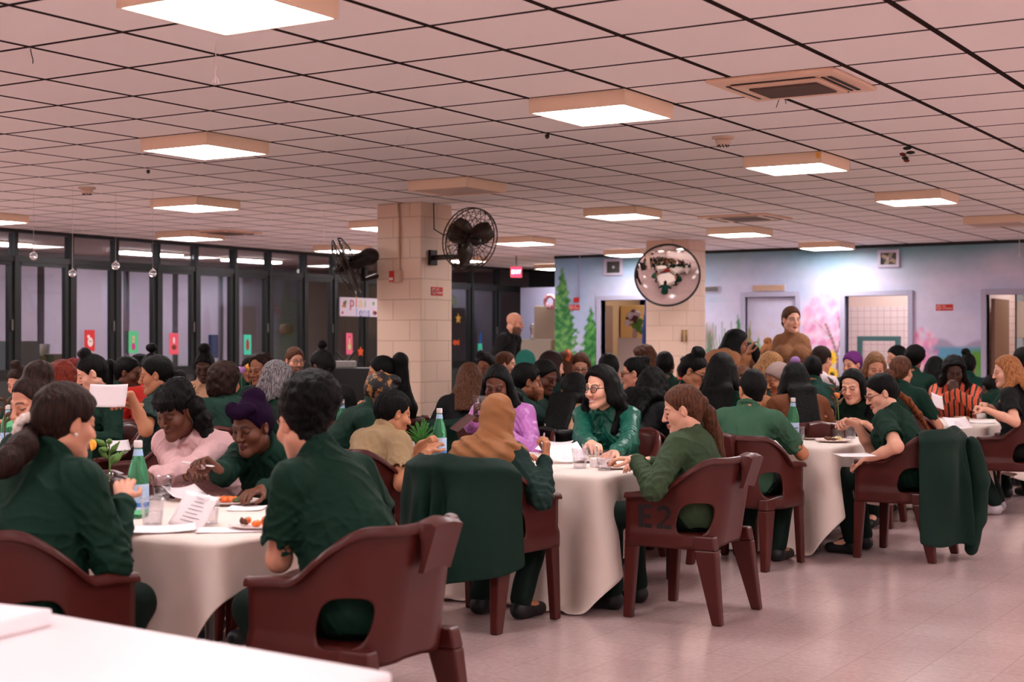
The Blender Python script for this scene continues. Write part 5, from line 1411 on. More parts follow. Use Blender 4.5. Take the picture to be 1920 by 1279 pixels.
bauble(63, 481, 13.0, .036, 'clear bauble hanging farthest left, the highest of the three left ones'); bauble(136, 513, 12.8, .034, 'lowest clear bauble on the left, second from the left edge')
bauble(217, 499, 13.2, .036, 'clear bauble hanging third from the left'); bauble(286.5, 513, 13.0, .034, 'clear bauble hanging farthest right in the row')
def ribbon(u, d, v1, lb, seed, w=.0022):
    x, y = W(u, d); z = ZV(v1, d); r = random.Random(seed); n = 9; P = [(.006 * r.uniform(-1, 1), .006 * r.uniform(-1, 1), z + (CEIL - z) * k / (n - 1)) for k in range(n)]
    Q = [(P[1][0], 0, P[1][2]), (.012, 0, z + .02), (.022, 0, z - .005)]; Q2 = [(P[1][0], 0, P[1][2]), (-.010, 0, z + .015), (-.02, 0, z)]
    tag(tube('hanging_ribbon', [P, Q, Q2], w, mat('clear_ribbon', rgb(236, 214, 210), .3), None, (x, y, 0), res=1), lb, 'ribbon', 'curls of clear ribbon hanging from the ceiling')
ribbon(404, 6.6, 156, 'curl of clear ribbon below the cut-off light box', 1); ribbon(762, 9.7, 282, 'thin clear ribbon hanging left of the unlit light box', 2, .0014); ribbon(608, 15.5, 455, 'short ribbon hanging above the side-on fan', 3, .003)
ribbon(1417, 13, 355, 'faint ribbon hanging right of the middle light box', 4, .0014) ; ribbon(1911, 18.5, 482, 'white ribbon hanging at the right edge against the mural', 5, .004)
def wire(u, v, d, pts, lb, col=rgb(48, 30, 24), w=.0022):
    x, y = W(u, d); tag(tube('ceiling_wire', [[(p[0], p[0] * .4, p[1]) for p in pts]], w, mat('wire_%d' % int(col[0] * 999), col, .6), None, (x, y, CEIL), res=1), lb, 'wire')
wire(57, 92, 6.79, [(0, 0), (.006, -.03), (.012, -.055), (.011, -.07)], 'bent dark wire hanging from a ceiling joint at the far left')
wire(1461, 180, 8.1, [(-.015, -.065), (-.005, -.03), (.012, 0), (.03, -.02), (.034, -.045)], 'bent wire loop hanging from a ceiling joint right of the middle')
e = empty('hanging_toy', (*W(1701, 10.15), CEIL)); tag(e, 'cluster of dark green and red paper birds hanging from the ceiling', 'ornament')
for k, (a, b_, c, cc) in enumerate(((0, 0, -.02, 'g'), (-.03, 0, -.06, 'r'), (-.02, .02, -.085, 'g'), (.02, .01, -.05, 'g'), (-.005, 0, -.105, 'r'))):
    g = Field(); g.ell((a, b_, c), (.032, .014, .012), rotz(k * 1.1), 0); g.ell((a, b_, c), (.012, .026, .010), rotz(k), .005); V, Fc = g.mesh(.005); mesh_obj('bird', V, Fc, mat('toy_' + cc, rgb(26, 44, 30) if cc == 'g' else rgb(110, 34, 28), .7), e)
xg, yg = grid(-1, 10); tag(box('yellow_tag', (-.012, -.012, -.05), (.012, -.004, -.005), mat('tag_yellow', rgb(236, 176, 60), .6), loc=(xg - .03, yg - .0, CEIL), rz=.3), 'small yellow tag on the corner of a lit light box', 'tag')
for k, (u, v, d) in enumerate(((1026, 252, 9.6), (278, 320, 11.6))):
    x, y = W(u, d); g = Field(); g.ell((0, 0, -.012), (.016, .012, .02), None, 0); V, Fc = g.mesh(.005); tag(mesh_obj('ceiling_hook', V, Fc, dark_m, None, True, (x, y, CEIL)), ('dark hook on a ceiling joint right of the middle', 'dark clip on a ceiling joint at the left')[k], 'hook')
# ---------------------------------------------------------------- chairs
chair_m = mat('chair_burgundy', rgb(74, 25, 20), .36, noise=.10, nscale=5, spec=.38)
def smst(a, b, x): t = min(1, max(0, (x - a) / (b - a))); return t * t * (3 - 2 * t)
HWC, YF, YB, RC = .275, .255, -.205, .190
def plan(t):
    s = -1 if t < 3 else 1; q_ = t if t < 3 else 6 - t
    if q_ < 1: x, y, nx_, ny_ = HWC, YF + (YB + RC - YF) * q_, 1, 0
    elif q_ < 2:
        a = (q_ - 1) * PI / 2; x, y, nx_, ny_ = HWC - RC + RC * math.cos(a), YB + RC - RC * math.sin(a), math.cos(a), -math.sin(a)
    else: x, y, nx_, ny_ = (HWC - RC) * (1 - (q_ - 2)), YB, 0, -1
    return s * x, y, s * nx_, ny_, q_
def sheet(t, z):
    x, y, nx_, ny_, q_ = plan(t)
    b = smst(.55, 2.0, q_); zz = z - .40
    o = .012 * smst(.47, .44, z) * (1 - b) if z < .47 else 0
    x += nx_ * o; y += ny_ * o
    y -= max(zz, -.05) * .17 * b + .10 * b * max(0, zz - .2) ** 2
    x *= 1 + .05 * zz - .10 * b * max(0, zz)
    return x, y, z, nx_, ny_, q_
def ztop(q_): return .645 - .012 * smst(0, .5, .5 - q_) + .175 * smst(.66, 1.50, q_) + .018 * smst(1.5, 3, q_)
def build_chair(name='armchair', m_=chair_m, hole=True):
    e = empty(name)
    ts = list(np.linspace(0, 1.0, 10)) + list(np.linspace(1.0, 1.64, 13))[1:] + list(np.linspace(1.64, 3, 13))[1:]
    ts = ts + [6 - t for t in ts[::-1]][1:]
    rows = [('b', i / 2) for i in range(3)] + [('m', i / 8) for i in range(1, 9)] + [('t', i / 6) for i in range(1, 7)]
    def zrow(r, q_):
        zb = .372 + .012 * smst(1.2, 2.6, q_); zt = ztop(q_)
        return {'b': zb + (.424 - zb) * r[1], 'm': .424 + (.616 - .424) * r[1], 't': .616 + (zt - .616) * r[1]}[r[0]]
    V, Fc, ids = [], [], {}
    for i, t in enumerate(ts):
        for j, r in enumerate(rows):
            q_ = t if t < 3 else 6 - t
            ids[i, j] = len(V); V.append(sheet(t, zrow(r, q_))[:3])
    def in_hole(i, j):
        tm = (ts[i] + ts[i + 1]) / 2; q_ = tm if tm < 3 else 6 - tm
        return 1.0 < q_ < 1.64 and 2 <= j < 10
    for i in range(len(ts) - 1):
        for j in range(len(rows) - 1):
            if not (hole and in_hole(i, j)): Fc.append((ids[i, j], ids[i + 1, j], ids[i + 1, j + 1], ids[i, j + 1]))
    if hole:
        for mir in (False, True):
            i0 = min(range(len(ts)), key=lambda i: abs(ts[i] - (1.0 if not mir else 6 - 1.64))); i1 = min(range(len(ts)), key=lambda i: abs(ts[i] - (1.64 if not mir else 6 - 1.0)))
            ring = [(i, 2) for i in range(i0, i1)] + [(i1, j) for j in range(2, 10)] + [(i, 10) for i in range(i1, i0, -1)] + [(i0, j) for j in range(10, 2, -1)]
            tc_, zc_ = (ts[i0] + ts[i1]) / 2, .520; A, Bz = .295, .084
            loops = [[ids[r] for r in ring]]
            for fr_ in (.35, .7, 1.0):
                lp = []
                for (i, j) in ring:
                    q_ = ts[i] if ts[i] < 3 else 6 - ts[i]
                    t0, z0 = ts[i], zrow(rows[j], q_); a = math.atan2((z0 - zc_) / Bz, (t0 - tc_) / A); n_ = 2.8
                    sk = .05 * math.sin(a) * (1 if not mir else -1)
                    rr = (abs(math.cos(a)) ** n_ + abs(math.sin(a)) ** n_) ** (-1 / n_)
                    t1, z1 = tc_ + A * rr * math.cos(a) + sk, zc_ + Bz * rr * math.sin(a)
                    lp.append(len(V)); V.append(sheet(t0 + (t1 - t0) * fr_, z0 + (z1 - z0) * fr_)[:3])
                loops.append(lp)
            for a, b_ in zip(loops[:-1], loops[1:]):
                n_ = len(a)
                for k in range(n_): Fc.append((a[k], a[(k + 1) % n_], b_[(k + 1) % n_], b_[k]))
    sh = mesh_obj('back_and_arm_shell', V, Fc, m_, e)
    md = sh.modifiers.new('thick', 'SOLIDIFY'); md.thickness = .012; md.offset = 0
    # rolled rim along arms and back
    V, Fc = [], []; n = 0
    tr_ = list(np.linspace(0, .7, 8)) + list(np.linspace(.7, 1.95, 17))[1:] + [1.98, 2.01, 2.04, 2.08, 2.2] + list(np.linspace(2.3, 3, 6)); tr_ = tr_ + [6 - t for t in tr_[::-1]][1:]
    for t in tr_:
        q_ = t if t < 3 else 6 - t
        x, y, z, nx_, ny_, q_ = sheet(t, ztop(q_)); bk = smst(1.98, 2.08, q_)
        w_ = .036 * smst(-.25, .08, q_) - .014 * smst(1.0, 1.5, q_) + .050 * bk; drop = .018 + .135 * bk; ins_ = .022 * (1 - smst(.6, 1.5, q_)) + .006
        for (o, dz) in ((-ins_, -.006), (-ins_ * .8, .006), (.004, .013), (w_ * .7, .010), (w_, -.003), (w_ * (1 - bk) + .022 * bk, -drop), (w_ * (1 - bk) + .012 * bk - .012, -drop), (w_ - .014, -.012), (.0, -.010)):
            V.append((x + nx_ * o, y + ny_ * o, z + dz))
    k = 9; m2 = len(V) // k
    for i in range(m2 - 1):
        for j in range(k): Fc.append((i * k + j, (i + 1) * k + j, (i + 1) * k + (j + 1) % k, i * k + (j + 1) % k))
    Fc.append(tuple(range(k))); Fc.append(tuple((m2 - 1) * k + j for j in range(k))[::-1])
    rm = mesh_obj('rolled_rim', V, Fc, m_, e); rm.data.set_sharp_from_angle(angle=.75)
    # seat
    g = Field(); g.box((0, .055, .425), (.242, .165, .004), None, .012, 0); g.ell((0, -.06, .425), (.225, .125, .016), None, .01); g.cap((-.225, .225, .415), (.225, .225, .415), .022, .022, .02); g.cut_ell((0, -.02, .53), (.24, .24, .10), None, .02)
    V, Fc = g.mesh(.010); mesh_obj('seat', V, Fc, m_, e)
    for sx in (-1, 1):
        bm = bmesh.new()
        def prism(a, b_, ha, hb):
            vs = [bm.verts.new((c[0] + sx_ * h[0], c[1] + sy_ * h[1], c[2])) for c, h in ((a, ha), (b_, hb)) for sx_, sy_ in ((-1, -1), (1, -1), (1, 1), (-1, 1))]
            for f_ in ((3, 2, 1, 0), (4, 5, 6, 7), (0, 1, 5, 4), (1, 2, 6, 5), (2, 3, 7, 6), (3, 0, 4, 7)): bm.faces.new([vs[i] for i in f_])
        prism((sx * .262, .225, .640), (sx * .262, .228, .40), (.016, .034), (.018, .034)); prism((sx * .262, .228, .40), (sx * .272, .245, 0), (.024, .036), (.021, .024))
        bm_obj('leg', bm, m_, e, bevel=.008)
        bm = bmesh.new()
        prism((sx * .232, -.155, .44), (sx * .236, -.172, .37), (.030, .062), (.032, .060)); prism((sx * .236, -.172, .37), (sx * .262, -.245, 0), (.032, .060), (.023, .026))
        bm_obj('leg', bm, m_, e, bevel=.009)
    return e
CHAIR0 = build_chair(); CHAIR0_USED = [False]
BLACKCH = None
def place_chair(loc, rz, label, group='burgundy armchairs around the tables', back=.0, kind=''):
    global BLACKCH
    if kind == 'black':
        if BLACKCH is None:
            BLACKCH = build_chair('armchair', mat('chair_black', rgb(22, 20, 22), .35)); c = BLACKCH
        else: c = copy_tree(BLACKCH)
    elif not CHAIR0_USED[0]: CHAIR0_USED[0] = True; c = CHAIR0
    else: c = copy_tree(CHAIR0)
    c.location = (loc[0] - back * math.sin(rz), loc[1] + back * math.cos(rz), 0); c.rotation_euler = (0, 0, rz)
    tag(c, label, 'chair', group)
    return c
# ---------------------------------------------------------------- tables and cloths
TZ = .715
cloth_m = mat('tablecloth_linen', rgb(228, 212, 202), .75, noise=.05, nscale=4, bump=.25, bscale=5)
TABLE0 = None
TL_ = 1.24
def table(x1, y0, hang, label, seed, ly=1.0):
    """square table along the room's axes; (x1, y0) is the corner nearest the camera; hang = cloth drop at +x, -x, +y, -y"""
    global TABLE0
    hl = TL_ / 2; x, y = x1 - hl, y0 + hl * ly
    if TABLE0 is None:
        e = empty('dining_table'); q = hl - .035
        bm = bmesh.new(); add_box(bm, (-q, -q, TZ - .036), (q, q, TZ - .008)); bm_obj('tabletop', bm, mat('table_wood', rgb(120, 90, 70), .5), e, bevel=.006)
        for k in range(4):
            sx, sy = (-1, 1, 1, -1)[k], (-1, -1, 1, 1)[k]; tube('leg', [[(sx * .48, sy * .48, TZ - .04), (sx * .48, sy * .48, .012)]], .018, mat('table_steel', rgb(90, 88, 86), .35, metal=.8), e)
        TABLE0 = e
    else: e = copy_tree(TABLE0)
    e.location = (x, y, 0); e.scale = (1, ly, 1); tag(e, 'square table under the ' + label.split(',')[0], 'table', 'square tables under white cloths')
    V, Fc = [], []; rr = random.Random(seed); p1, p2, p3 = (rr.uniform(0, 6) for _ in range(3))
    phs = []
    for k in range(4):
        c = PI / 4 + k * PI / 2
        phs += list(c + np.linspace(-PI / 4, PI / 4, 51)[:-1] * (.35 + .65 * np.abs(np.linspace(-1, 1, 51)[:-1])))
    nphi = len(phs); n = 22; sm = lambda v, n_: (abs(math.cos(v)) ** n_ + abs(math.sin(v)) ** n_) ** (-1 / n_)
    for ph in phs:
        ca, sa = math.cos(ph), math.sin(ph); Rt = hl * sm(ph, 26)
        ax_, ay_ = hl + (hang[0] if ca > 0 else hang[1]), hl + (hang[2] if sa > 0 else hang[3])
        Rc = (abs(ca / ax_) ** 16 + abs(sa / ay_) ** 16) ** (-1 / 16); Ld = max(.07, Rc - Rt)
        nx_, ny_ = abs(ca) ** 9 * math.copysign(1, ca), abs(sa) ** 9 * math.copysign(1, sa); nn_ = math.hypot(nx_, ny_); nx_, ny_ = nx_ / nn_, ny_ / nn_
        pc = (ph - PI / 4) % (PI / 2); pc = min(pc, PI / 2 - pc)                 # angle from the nearest table corner
        along = ca * 7 if abs(sa) > abs(ca) else sa * 7
        for i in range(7): V.append((Rt * .992 * i / 6 * ca, Rt * .992 * i / 6 * sa, TZ))
        for i in range(15):
            s = Ld * (i + 1) / 15; z = TZ - s; dn = min(s / TZ, 1)
            w_ = math.sin(along * 2.3 + p1 + .8 * math.sin(along + p2)) * .6 + math.sin(along * 4.1 + p3) * .4
            o = .006 + (.012 + .050 * dn) * (w_ * .5 + .30) * smst(0, .2, s) * smst(.0, .10, pc)
            o += dn ** 1.25 * (.155 * math.exp(-(pc / .105) ** 2) - .035 * math.exp(-((pc - .20) / .07) ** 2) + .035 * math.exp(-((pc - .34) / .08) ** 2))
            if z < .012:
                ex = .012 - z; z = .008 + .018 * max(0, math.sin(ph * 41 + ex * 40)) * min(1, ex * 12); o += min(ex, .16) * .75
            V.append((Rt * ca + nx_ * o, Rt * sa + ny_ * o, max(z, .006) if i else TZ - .006 - .3 * s))
    for k in range(nphi):
        k2 = (k + 1) % nphi
        for i in range(n - 1):
            if i == 0: Fc.append((k * n, k * n + 1, k2 * n + 1))
            else: Fc.append((k * n + i, k * n + i + 1, k2 * n + i + 1, k2 * n + i))
    o = mesh_obj('tablecloth', [(a_, b_ * ly, c_) for a_, b_, c_ in V], Fc, cloth_m, None, True, (x, y, 0))
    bmm = bmesh.new(); bmm.from_mesh(o.data); bmesh.ops.remove_doubles(bmm, verts=bmm.verts, dist=1e-5); bmm.to_mesh(o.data); bmm.free()
    md = o.modifiers.new('sub', 'SUBSURF'); md.levels = 1; md.render_levels = 1
    md = o.modifiers.new('thick', 'SOLIDIFY'); md.thickness = .0025; md.offset = 1
    tag(o, label, 'tablecloth', 'white cloths on the square tables')
R = math.radians
table(-3.55, 3.76, (.14, .3, .3, .46), 'white cloth on the nearest table with the green bottle, corner hanging', 1, .80)
table(-3.63, 6.71, (.40, .3, .4, .80), 'white cloth on the table before the smiling woman in glasses', 2)
table(-3.29, 9.25, (.34, .3, .4, .80), 'white cloth on the table of the two eating women', 3)
table(-3.06, 12.29, (.42, .3, .4, .80), 'white cloth on the table of the woman in striped orange', 4)
table(-7.75, 6.4, (.4, .4, .4, .4), 'white cloth at the left, where a paper is handed over', 5)
table(-6.05, 7.2, (.4, .4, .4, .4), 'white cloth behind the woman with the purple headwrap', 6)
for k, (a, b_, lb) in enumerate(((-2.1, 13.6, 'white cloth far left, in front of the beige vest'), (.95, 12.1, 'white cloth behind the long blown black hair'), (1.1, 14.8, 'white cloth in front of the far doorway'),
                                  (2.25, 13.0, 'white cloth behind the rust sweater'), (3.0, 15.4, 'white cloth near the painted sunflowers'), (4.45, 15.2, 'white cloth at the far right under the hills'), (1.9, 17.0, 'white cloth reflected lowest in the round mirror'))):
    xx, yy = CW(a, b_); table(xx + TL_ / 2, yy - TL_ / 2, (.4, .4, .4, .4), lb, 10 + k)
# foreground table with a stack of paper
FZ = .75
TZ_ = TZ
e = empty('serving_table', (*CW(-.24, 2.955), 0), YAW + R(-35.7)); tag(e, 'white table across the lower left corner, closest to the camera', 'table')
fw_m = mat('white_laminate', rgb(240, 228, 230), .45)
bm = bmesh.new(); add_box(bm, (-2.2, -.75, FZ - .03), (0, 0, FZ)); bm_obj('tabletop', bm, fw_m, e, bevel=.01)
for (a, b_) in ((-2.1, -.08), (-.08, -.08), (-2.1, -.67), (-.08, -.67)): tube('leg', [[(a, b_, FZ - .03), (a, b_, 0)]], .018, mat('table_steel', rgb(90, 88, 86), .35, metal=.8), e)
def TP(u, v, z=TZ + .004):
    d = F_PX * (CAM_Z - z) / (v - CY_PX); return (*W(u, d), z)
p = TP(-40, 1150, FZ + .02)
tag(box('paper_stack', (-.40, -.21, .0), (0, 0, .04), mat('paper_white', rgb(244, 232, 234), .8), bevel=.006, loc=(*CW(-1.08, 3.43), FZ + .001), rz=YAW + R(-25)), 'stack of white sheets on the white foreground table', 'paper')
# ---------------------------------------------------------------- things on the tables
schlick(clear_m, (.97, .96, .97), .07, .06, 2.0, .55)
bot_m = mat('bottle_green', rgb(128, 236, 176), .05, spec=.6)
b_ = bot_m.node_tree.nodes['Principled BSDF']; b_.inputs['Transmission Weight'].default_value = .8; b_.inputs['IOR'].default_value = 1.15
lab_m = mat('label_blue', rgb(150, 190, 226), .6, noise=.01, nscale=40, col2=rgb(196, 210, 230)); lab2_m = mat('label_deep', rgb(70, 130, 200), .6); cap_m = mat('cap_white', rgb(224, 210, 208), .5); ink_m = mat('label_ink', rgb(40, 62, 110), .6)
BOT0 = None
def bottle(u, v, label, hs=1.0, vis=True):
    global BOT0
    if BOT0 is None:
        e = empty('water_bottle')
        lathe('bottle_glass', [(.030, 0), (.040, .004), (.0415, .02), (.0415, .155), (.039, .18), (.030, .215), (.020, .245), (.0155, .265), (.0150, .295), (.002, .296)], bot_m, e, 28)
        lathe('front_label', [(.0424, .035), (.0424, .135)], lab_m, e, 28, cap=False); lathe('label_stripe', [(.0428, .045), (.0428, .062)], lab2_m, e, 28, cap=False)
        lathe('neck_label', [(.0205, .246), (.0165, .272)], lab_m, e, 20, cap=False); lathe('cap', [(.0165, .278), (.0170, .282), (.0170, .302), (.0155, .306)], cap_m, e, 20)
        text_mesh('label_lettering', 'S.PELLEGRINO', .0115, ink_m, e, (0, -.0432, .098), (PI / 2, 0, 0), ext=.0012, sx=.62)
        BOT0 = e
    else: e = copy_tree(BOT0)
    p = TP(u, v); e.location = p; e.rotation_euler = (0, 0, YAW + .1); tag(e, label, 'bottle', 'green bottles of water with blue labels')
bottle(259, 971, 'green bottle with blue label on the nearest table'); bottle(641, 834, 'green bottle behind the woman with the afro puff'); bottle(824, 864, 'green bottle beside the brown headscarf'); bottle(1487, 829, 'green bottle in front of the man in faded green')
bottle(14, 852, 'green bottle beside the yellow rose at the left edge'); bottle(393, 770, 'green bottle with only its cap showing, before the beige vest'); bottle(690, 800, 'green bottle hidden behind the patterned headscarf'); 
CUP0 = None
water_m = bpy.data.materials.new('water'); water_m.use_nodes = True; schlick(water_m, (.97, .96, .97), .05, .04, 3.0, .5)
def cup(u, v, label, s=1.0, at=None, fill=True):
    global CUP0
    if CUP0 is None:
        e = empty('drinking_cup'); pr = [(.030, .002), (.031, .0), (.034, .03), (.040, .085), (.0425, .092), (.0425, .095), (.0405, .094), (.038, .085), (.032, .03), (.029, .004)]
        v_, f_ = lathe_data(pr, 20, False); v_ = [(x * (1 + (.05 if (i % 2) else -.03) * (z < .075)), y * (1 + (.05 if (i % 2) else -.03) * (z < .075)), z) for i, (x, y, z) in enumerate(v_)]
        mesh_obj('cup_wall', v_, f_, clear_m, e, False); lathe('cup_base', [(.029, .001), (.029, .006)], clear_m, e, 20); lathe('water_fill', [(.0285, .007), (.0335, .048)], water_m, e, 20)
        CUP0 = e
    else: e = copy_tree(CUP0)
    e.location = TP(u, v) if at is None else at; e.scale = (s, s, s); tag(e, label, 'cup', 'clear plastic cups')
    return e
for a in ((286, 986, 'clear cup in front of the green bottle on the nearest table'), (391, 982, 'clear cup right of the propped menu on the nearest table'), (303, 938, 'clear cup behind the green bottle, half hidden by it'), (224, 945, 'clear cup left of the nearest bottle'),
          (1087, 878, 'front clear cup on the table before the smiling woman'), (1106, 868, 'back clear cup on the table before the smiling woman'), (1497, 829, 'clear cup right of the green bottle on the eating women\'s table'), (1594, 824, 'clear cup between the two eating women'),
          (252, 806, 'clear cup on the table where the paper is handed over'), (638, 842, 'clear cup in front of the bottle behind the afro puff'), (650, 838, 'second clear cup right of the bottle behind the afro puff'), (1133, 882, 'short clear cup beside the small cake plate')):
    cup(*a[:3], s=1.12)
plate_m = mat('plate_white', rgb(226, 206, 200), .45)
PLATE0 = None
FOOD = {'orange': rgb(196, 96, 42), 'leaf': rgb(58, 66, 34), 'brown': rgb(84, 46, 28), 'cream': rgb(212, 178, 132)}
def plate(u, v, label, foods, s=1.0):
    global PLATE0
    p = TP(u, v)
    if PLATE0 is None:
        e = empty('dinner_plate'); lathe('plate_rim', [(.06, .003), (.075, .0), (.115, .012), (.118, .015), (.114, .016), (.075, .005), (.0, .005)], plate_m, e, 36); PLATE0 = e
    else: e = PLATE0.copy(); COL.objects.link(e); c = PLATE0.children[0].copy(); COL.objects.link(c); c.parent = e
    e.location = p; e.scale = (s, s, s); tag(e, label, 'plate', 'white plates')
    for k, (c, x, y, r) in enumerate(foods):
        g = Field(); rr = random.Random(k + int(u))
        for q_ in range(6): g.ell((rr.uniform(-r, r), rr.uniform(-r, r), .012 + rr.uniform(0, .012)), (r * .5, r * .42, .012), rotz(rr.uniform(0, 3)), .006)
        nz = vnoise(210, k); g.disp(lambda X, Y, Z: .0035 * nz(X, Y, Z)); V, Fc = g.mesh(.006)
        q3 = rotz(YAW) @ np.array([x, y, 0]); f = mesh_obj('food_portion', V, Fc, mat('food_' + c, FOOD[c], .5, noise=.01, nscale=60, col2=tuple(min(1, z * 1.9) for z in FOOD[c])), None, True, (p[0] + q3[0], p[1] + q3[1], p[2] + .004))
        tag(f, {'orange': 'orange sweet potato serving', 'leaf': 'dark leafy greens serving', 'brown': 'brown roasted serving', 'cream': 'pale grain serving'}[c] + ' on the ' + label, 'food')
plate(436, 945, 'plate before the woman with purple headwrap', [('orange', -.035, -.01, .038), ('leaf', .035, .015, .042)], 1.05); plate(489, 990, 'plate half hidden by the afro puff woman', [('orange', -.02, 0, .032), ('brown', -.07, .01, .02)], 1.0)
plate(1150, 879, 'plate with brown cake near the olive sleeve', [('brown', .0, 0, .026)], .78); plate(1522, 824, 'plate under the black-shirt woman\'s fork', [('leaf', .01, .0, .045)], 1.05); plate(1563, 829, 'plate under the green-shirt woman\'s fork', [('brown', -.02, 0, .040), ('cream', .035, -.005, .032)], 1.1)
plate(228, 812, 'plate on the handed paper table', [('orange', .02, 0, .03), ('brown', -.04, 0, .02)], .9); plate(1104, 866, 'plate under the back clear cup', [('cream', 0.03, 0.01, .02)], .9)
paper_m = mat('paper_white', rgb(236, 222, 224), .8); print_m = mat('paper_print', rgb(170, 154, 160), .8)
def sheet_at(loc, w, h, rz, rx, label, cat='paper', name='paper_sheet', curl=.0, group=None, lines=False, ry=0):
    V, Fc = [], []; n = 8
    for i in range(n + 1):
        for j in range(n + 1):
            x, y = (i / n - .5) * w, (j / n - .5) * h; V.append((x, y, curl * ((i / n - .5) ** 2 * 4) * w + curl * .4 * (j / n) ** 2 * h))
    for i in range(n):
        for j in range(n): Fc.append((i * (n + 1) + j, (i + 1) * (n + 1) + j, (i + 1) * (n + 1) + j + 1, i * (n + 1) + j + 1))
    o = mesh_obj(name, V, Fc, paper_m, None, True, loc); o.rotation_euler = (rx, ry, rz); md = o.modifiers.new('t', 'SOLIDIFY'); md.thickness = .0012
    if lines:
        bm = bmesh.new(); r_ = random.Random(int(w * 999))
        for k in range(7): add_box(bm, (-w * .36, h * (.36 - .11 * k), .0016), (w * (.36 - .3 * r_.random()), h * (.36 - .11 * k) + h * .02, .0021))
        bm_obj('print_lines', bm, print_m, o)
    tag(o, label, cat, group); return o
p = TP(300, 995); sheet_at((p[0], p[1], TZ + .008), .26, .20, YAW + .25, 0, 'flat white menu in front of the cups on the nearest table', 'menu', 'menu_card', .03)
p = TP(365, 985); sheet_at((p[0], p[1], TZ + .055), .17, .15, YAW - .55, .95, 'propped folded menu leaning between the two cups', 'menu', 'menu_card', .04, lines=True, ry=.12)
p = TP(430, 995); sheet_at((p[0], p[1], TZ + .006), .24, .15, YAW + .15, 0, 'white sheet at the right of the nearest table', curl=.01); p = TP(462, 955); sheet_at((p[0], p[1], TZ + .006), .15, .15, YAW, 0, 'white napkin behind the plate on the nearest table', 'napkin', 'napkin', .03)
p = TP(345, 938); sheet_at((p[0], p[1], TZ + .03), .15, .20, YAW + .5, .12, 'tilted menu behind the propped one', 'menu', 'menu_card', .1)
p = TP(1056, 868); sheet_at((p[0], p[1], TZ + .05), .23, .18, YAW + .35, .42, 'white sheet the woman in the headscarf writes on', curl=.12, lines=True); p = TP(1040, 850); sheet_at((p[0], p[1], TZ + .04), .2, .2, YAW - .3, .2, 'second white sheet lying behind the written one', curl=.08)
p = TP(1795, 803); sheet_at((p[0], p[1], TZ + .04), .20, .15, YAW + .2, .55, 'white menu open in front of the striped shirt', 'menu', 'menu_card', .06, lines=True)
p = TP(1756, 780); sheet_at((W(1757, 12.4)[0], W(1757, 12.4)[1], ZV(753, 12.4)), .13, .13, YAW + .5, 1.1, 'white card held up before the striped shirt', 'menu', 'menu_card', .05, ry=.3)
e = box('napkin_holder', (-.05, -.04, 0), (.05, .04, .07), mat('wood_tan', rgb(186, 138, 98), .6), bevel=.005, loc=TP(1803, 797), rz=YAW + .3); tag(e, 'tan block standing behind the open menu', 'holder')
p = TP(1840, 793); sheet_at((p[0], p[1], TZ + .006), .22, .18, YAW - .2, 0, 'white napkin near the blonde woman', 'napkin', 'napkin', .03)
e = box('cake_box', (-.03, -.025, 0), (.03, .025, .05), paper_m, bevel=.004, loc=TP(1118, 876), rz=YAW + .4); tag(e, 'small white paper cup behind the brown cake', 'cup')
# roses and greenery on tables
def rose(u, v, d, col, label, bs=1.0):
    x, y = W(u, d); z = ZV(v, d); e = empty('rose', (x, y, TZ + .004)); tag(e, label, 'flower', 'table flowers'); zz = z - TZ
    g = Field()
    for k in range(7):
        a = k * 2.4; g.ell((.016 * bs * math.cos(a) * (k > 0), .016 * bs * math.sin(a) * (k > 0), zz + .004 * k % .02), (.022 * bs, .016 * bs, .026 * bs), rotz(a) @ rotx(.3), .003)
    V, Fc = g.mesh(.006); mesh_obj('bloom', V, Fc, mat('rose_' + col, dict(yellow=rgb(236, 164, 50), lilac=rgb(190, 130, 200), red=rgb(196, 110, 50))[col], .6), e)
    tube('stem', [[(0, 0, zz - .01), (.01, 0, zz * .5), (0, 0, .03)]], .004, mat('stem_green', rgb(70, 110, 50), .6), e)
    lathe('vase', [(.02, 0), (.03, .02), (.028, .06), (.018, .10), (.022, .13)], clear_m, e, 16)
rose(46, 755, 8.9, 'yellow', 'yellow rose by the bottle at the left edge'); rose(164, 842, 6.1, 'yellow', 'yellow rose peeping out past the ponytail woman'); rose(468, 692, 12.6, 'yellow', 'yellow rose behind the dark curly head'); rose(452, 697, 12.4, 'lilac', 'lilac bloom behind the dark curly head'); rose(1570, 745, 10.4, 'red', 'small amber bloom left of the dark-haired eating woman', .6)
def sprig(u, v, d, label, col, n=7, L=.16, seed=1):
    x, y = W(u, d); z = ZV(v, d); e = empty('leaf_sprig', (x, y, TZ + .004)); tag(e, label, 'plant'); zz = z - TZ; r = random.Random(seed); m_ = mat('leaf_' + col, dict(green=rgb(92, 128, 58), dark=rgb(84, 56, 34), fern=rgb(70, 140, 60))[col], .6)
    tube('stem', [[(0, 0, .05), (.005, 0, zz * .6), (0, 0, zz)]], .004, m_, e); lathe('vase', [(.02, 0), (.03, .02), (.028, .06), (.018, .10), (.022, .13)], clear_m, e, 16)
    for k in range(n):
        a = r.uniform(0, 6.28); h = zz * (.55 + .45 * k / n); g = Field(); o = np.array([math.cos(a), math.sin(a), r.uniform(.3, 1.2)]) * L * r.uniform(.2, .4)
        g.cap((0, 0, h), np.array([0, 0, h]) + o * .6, .003, .013, 0); g.cap(np.array([0, 0, h]) + o * .6, np.array([0, 0, h]) + o * 1.3, .013, .003, .005); V, Fc = g.mesh(.006); mesh_obj('leaf', V, Fc, m_, e)
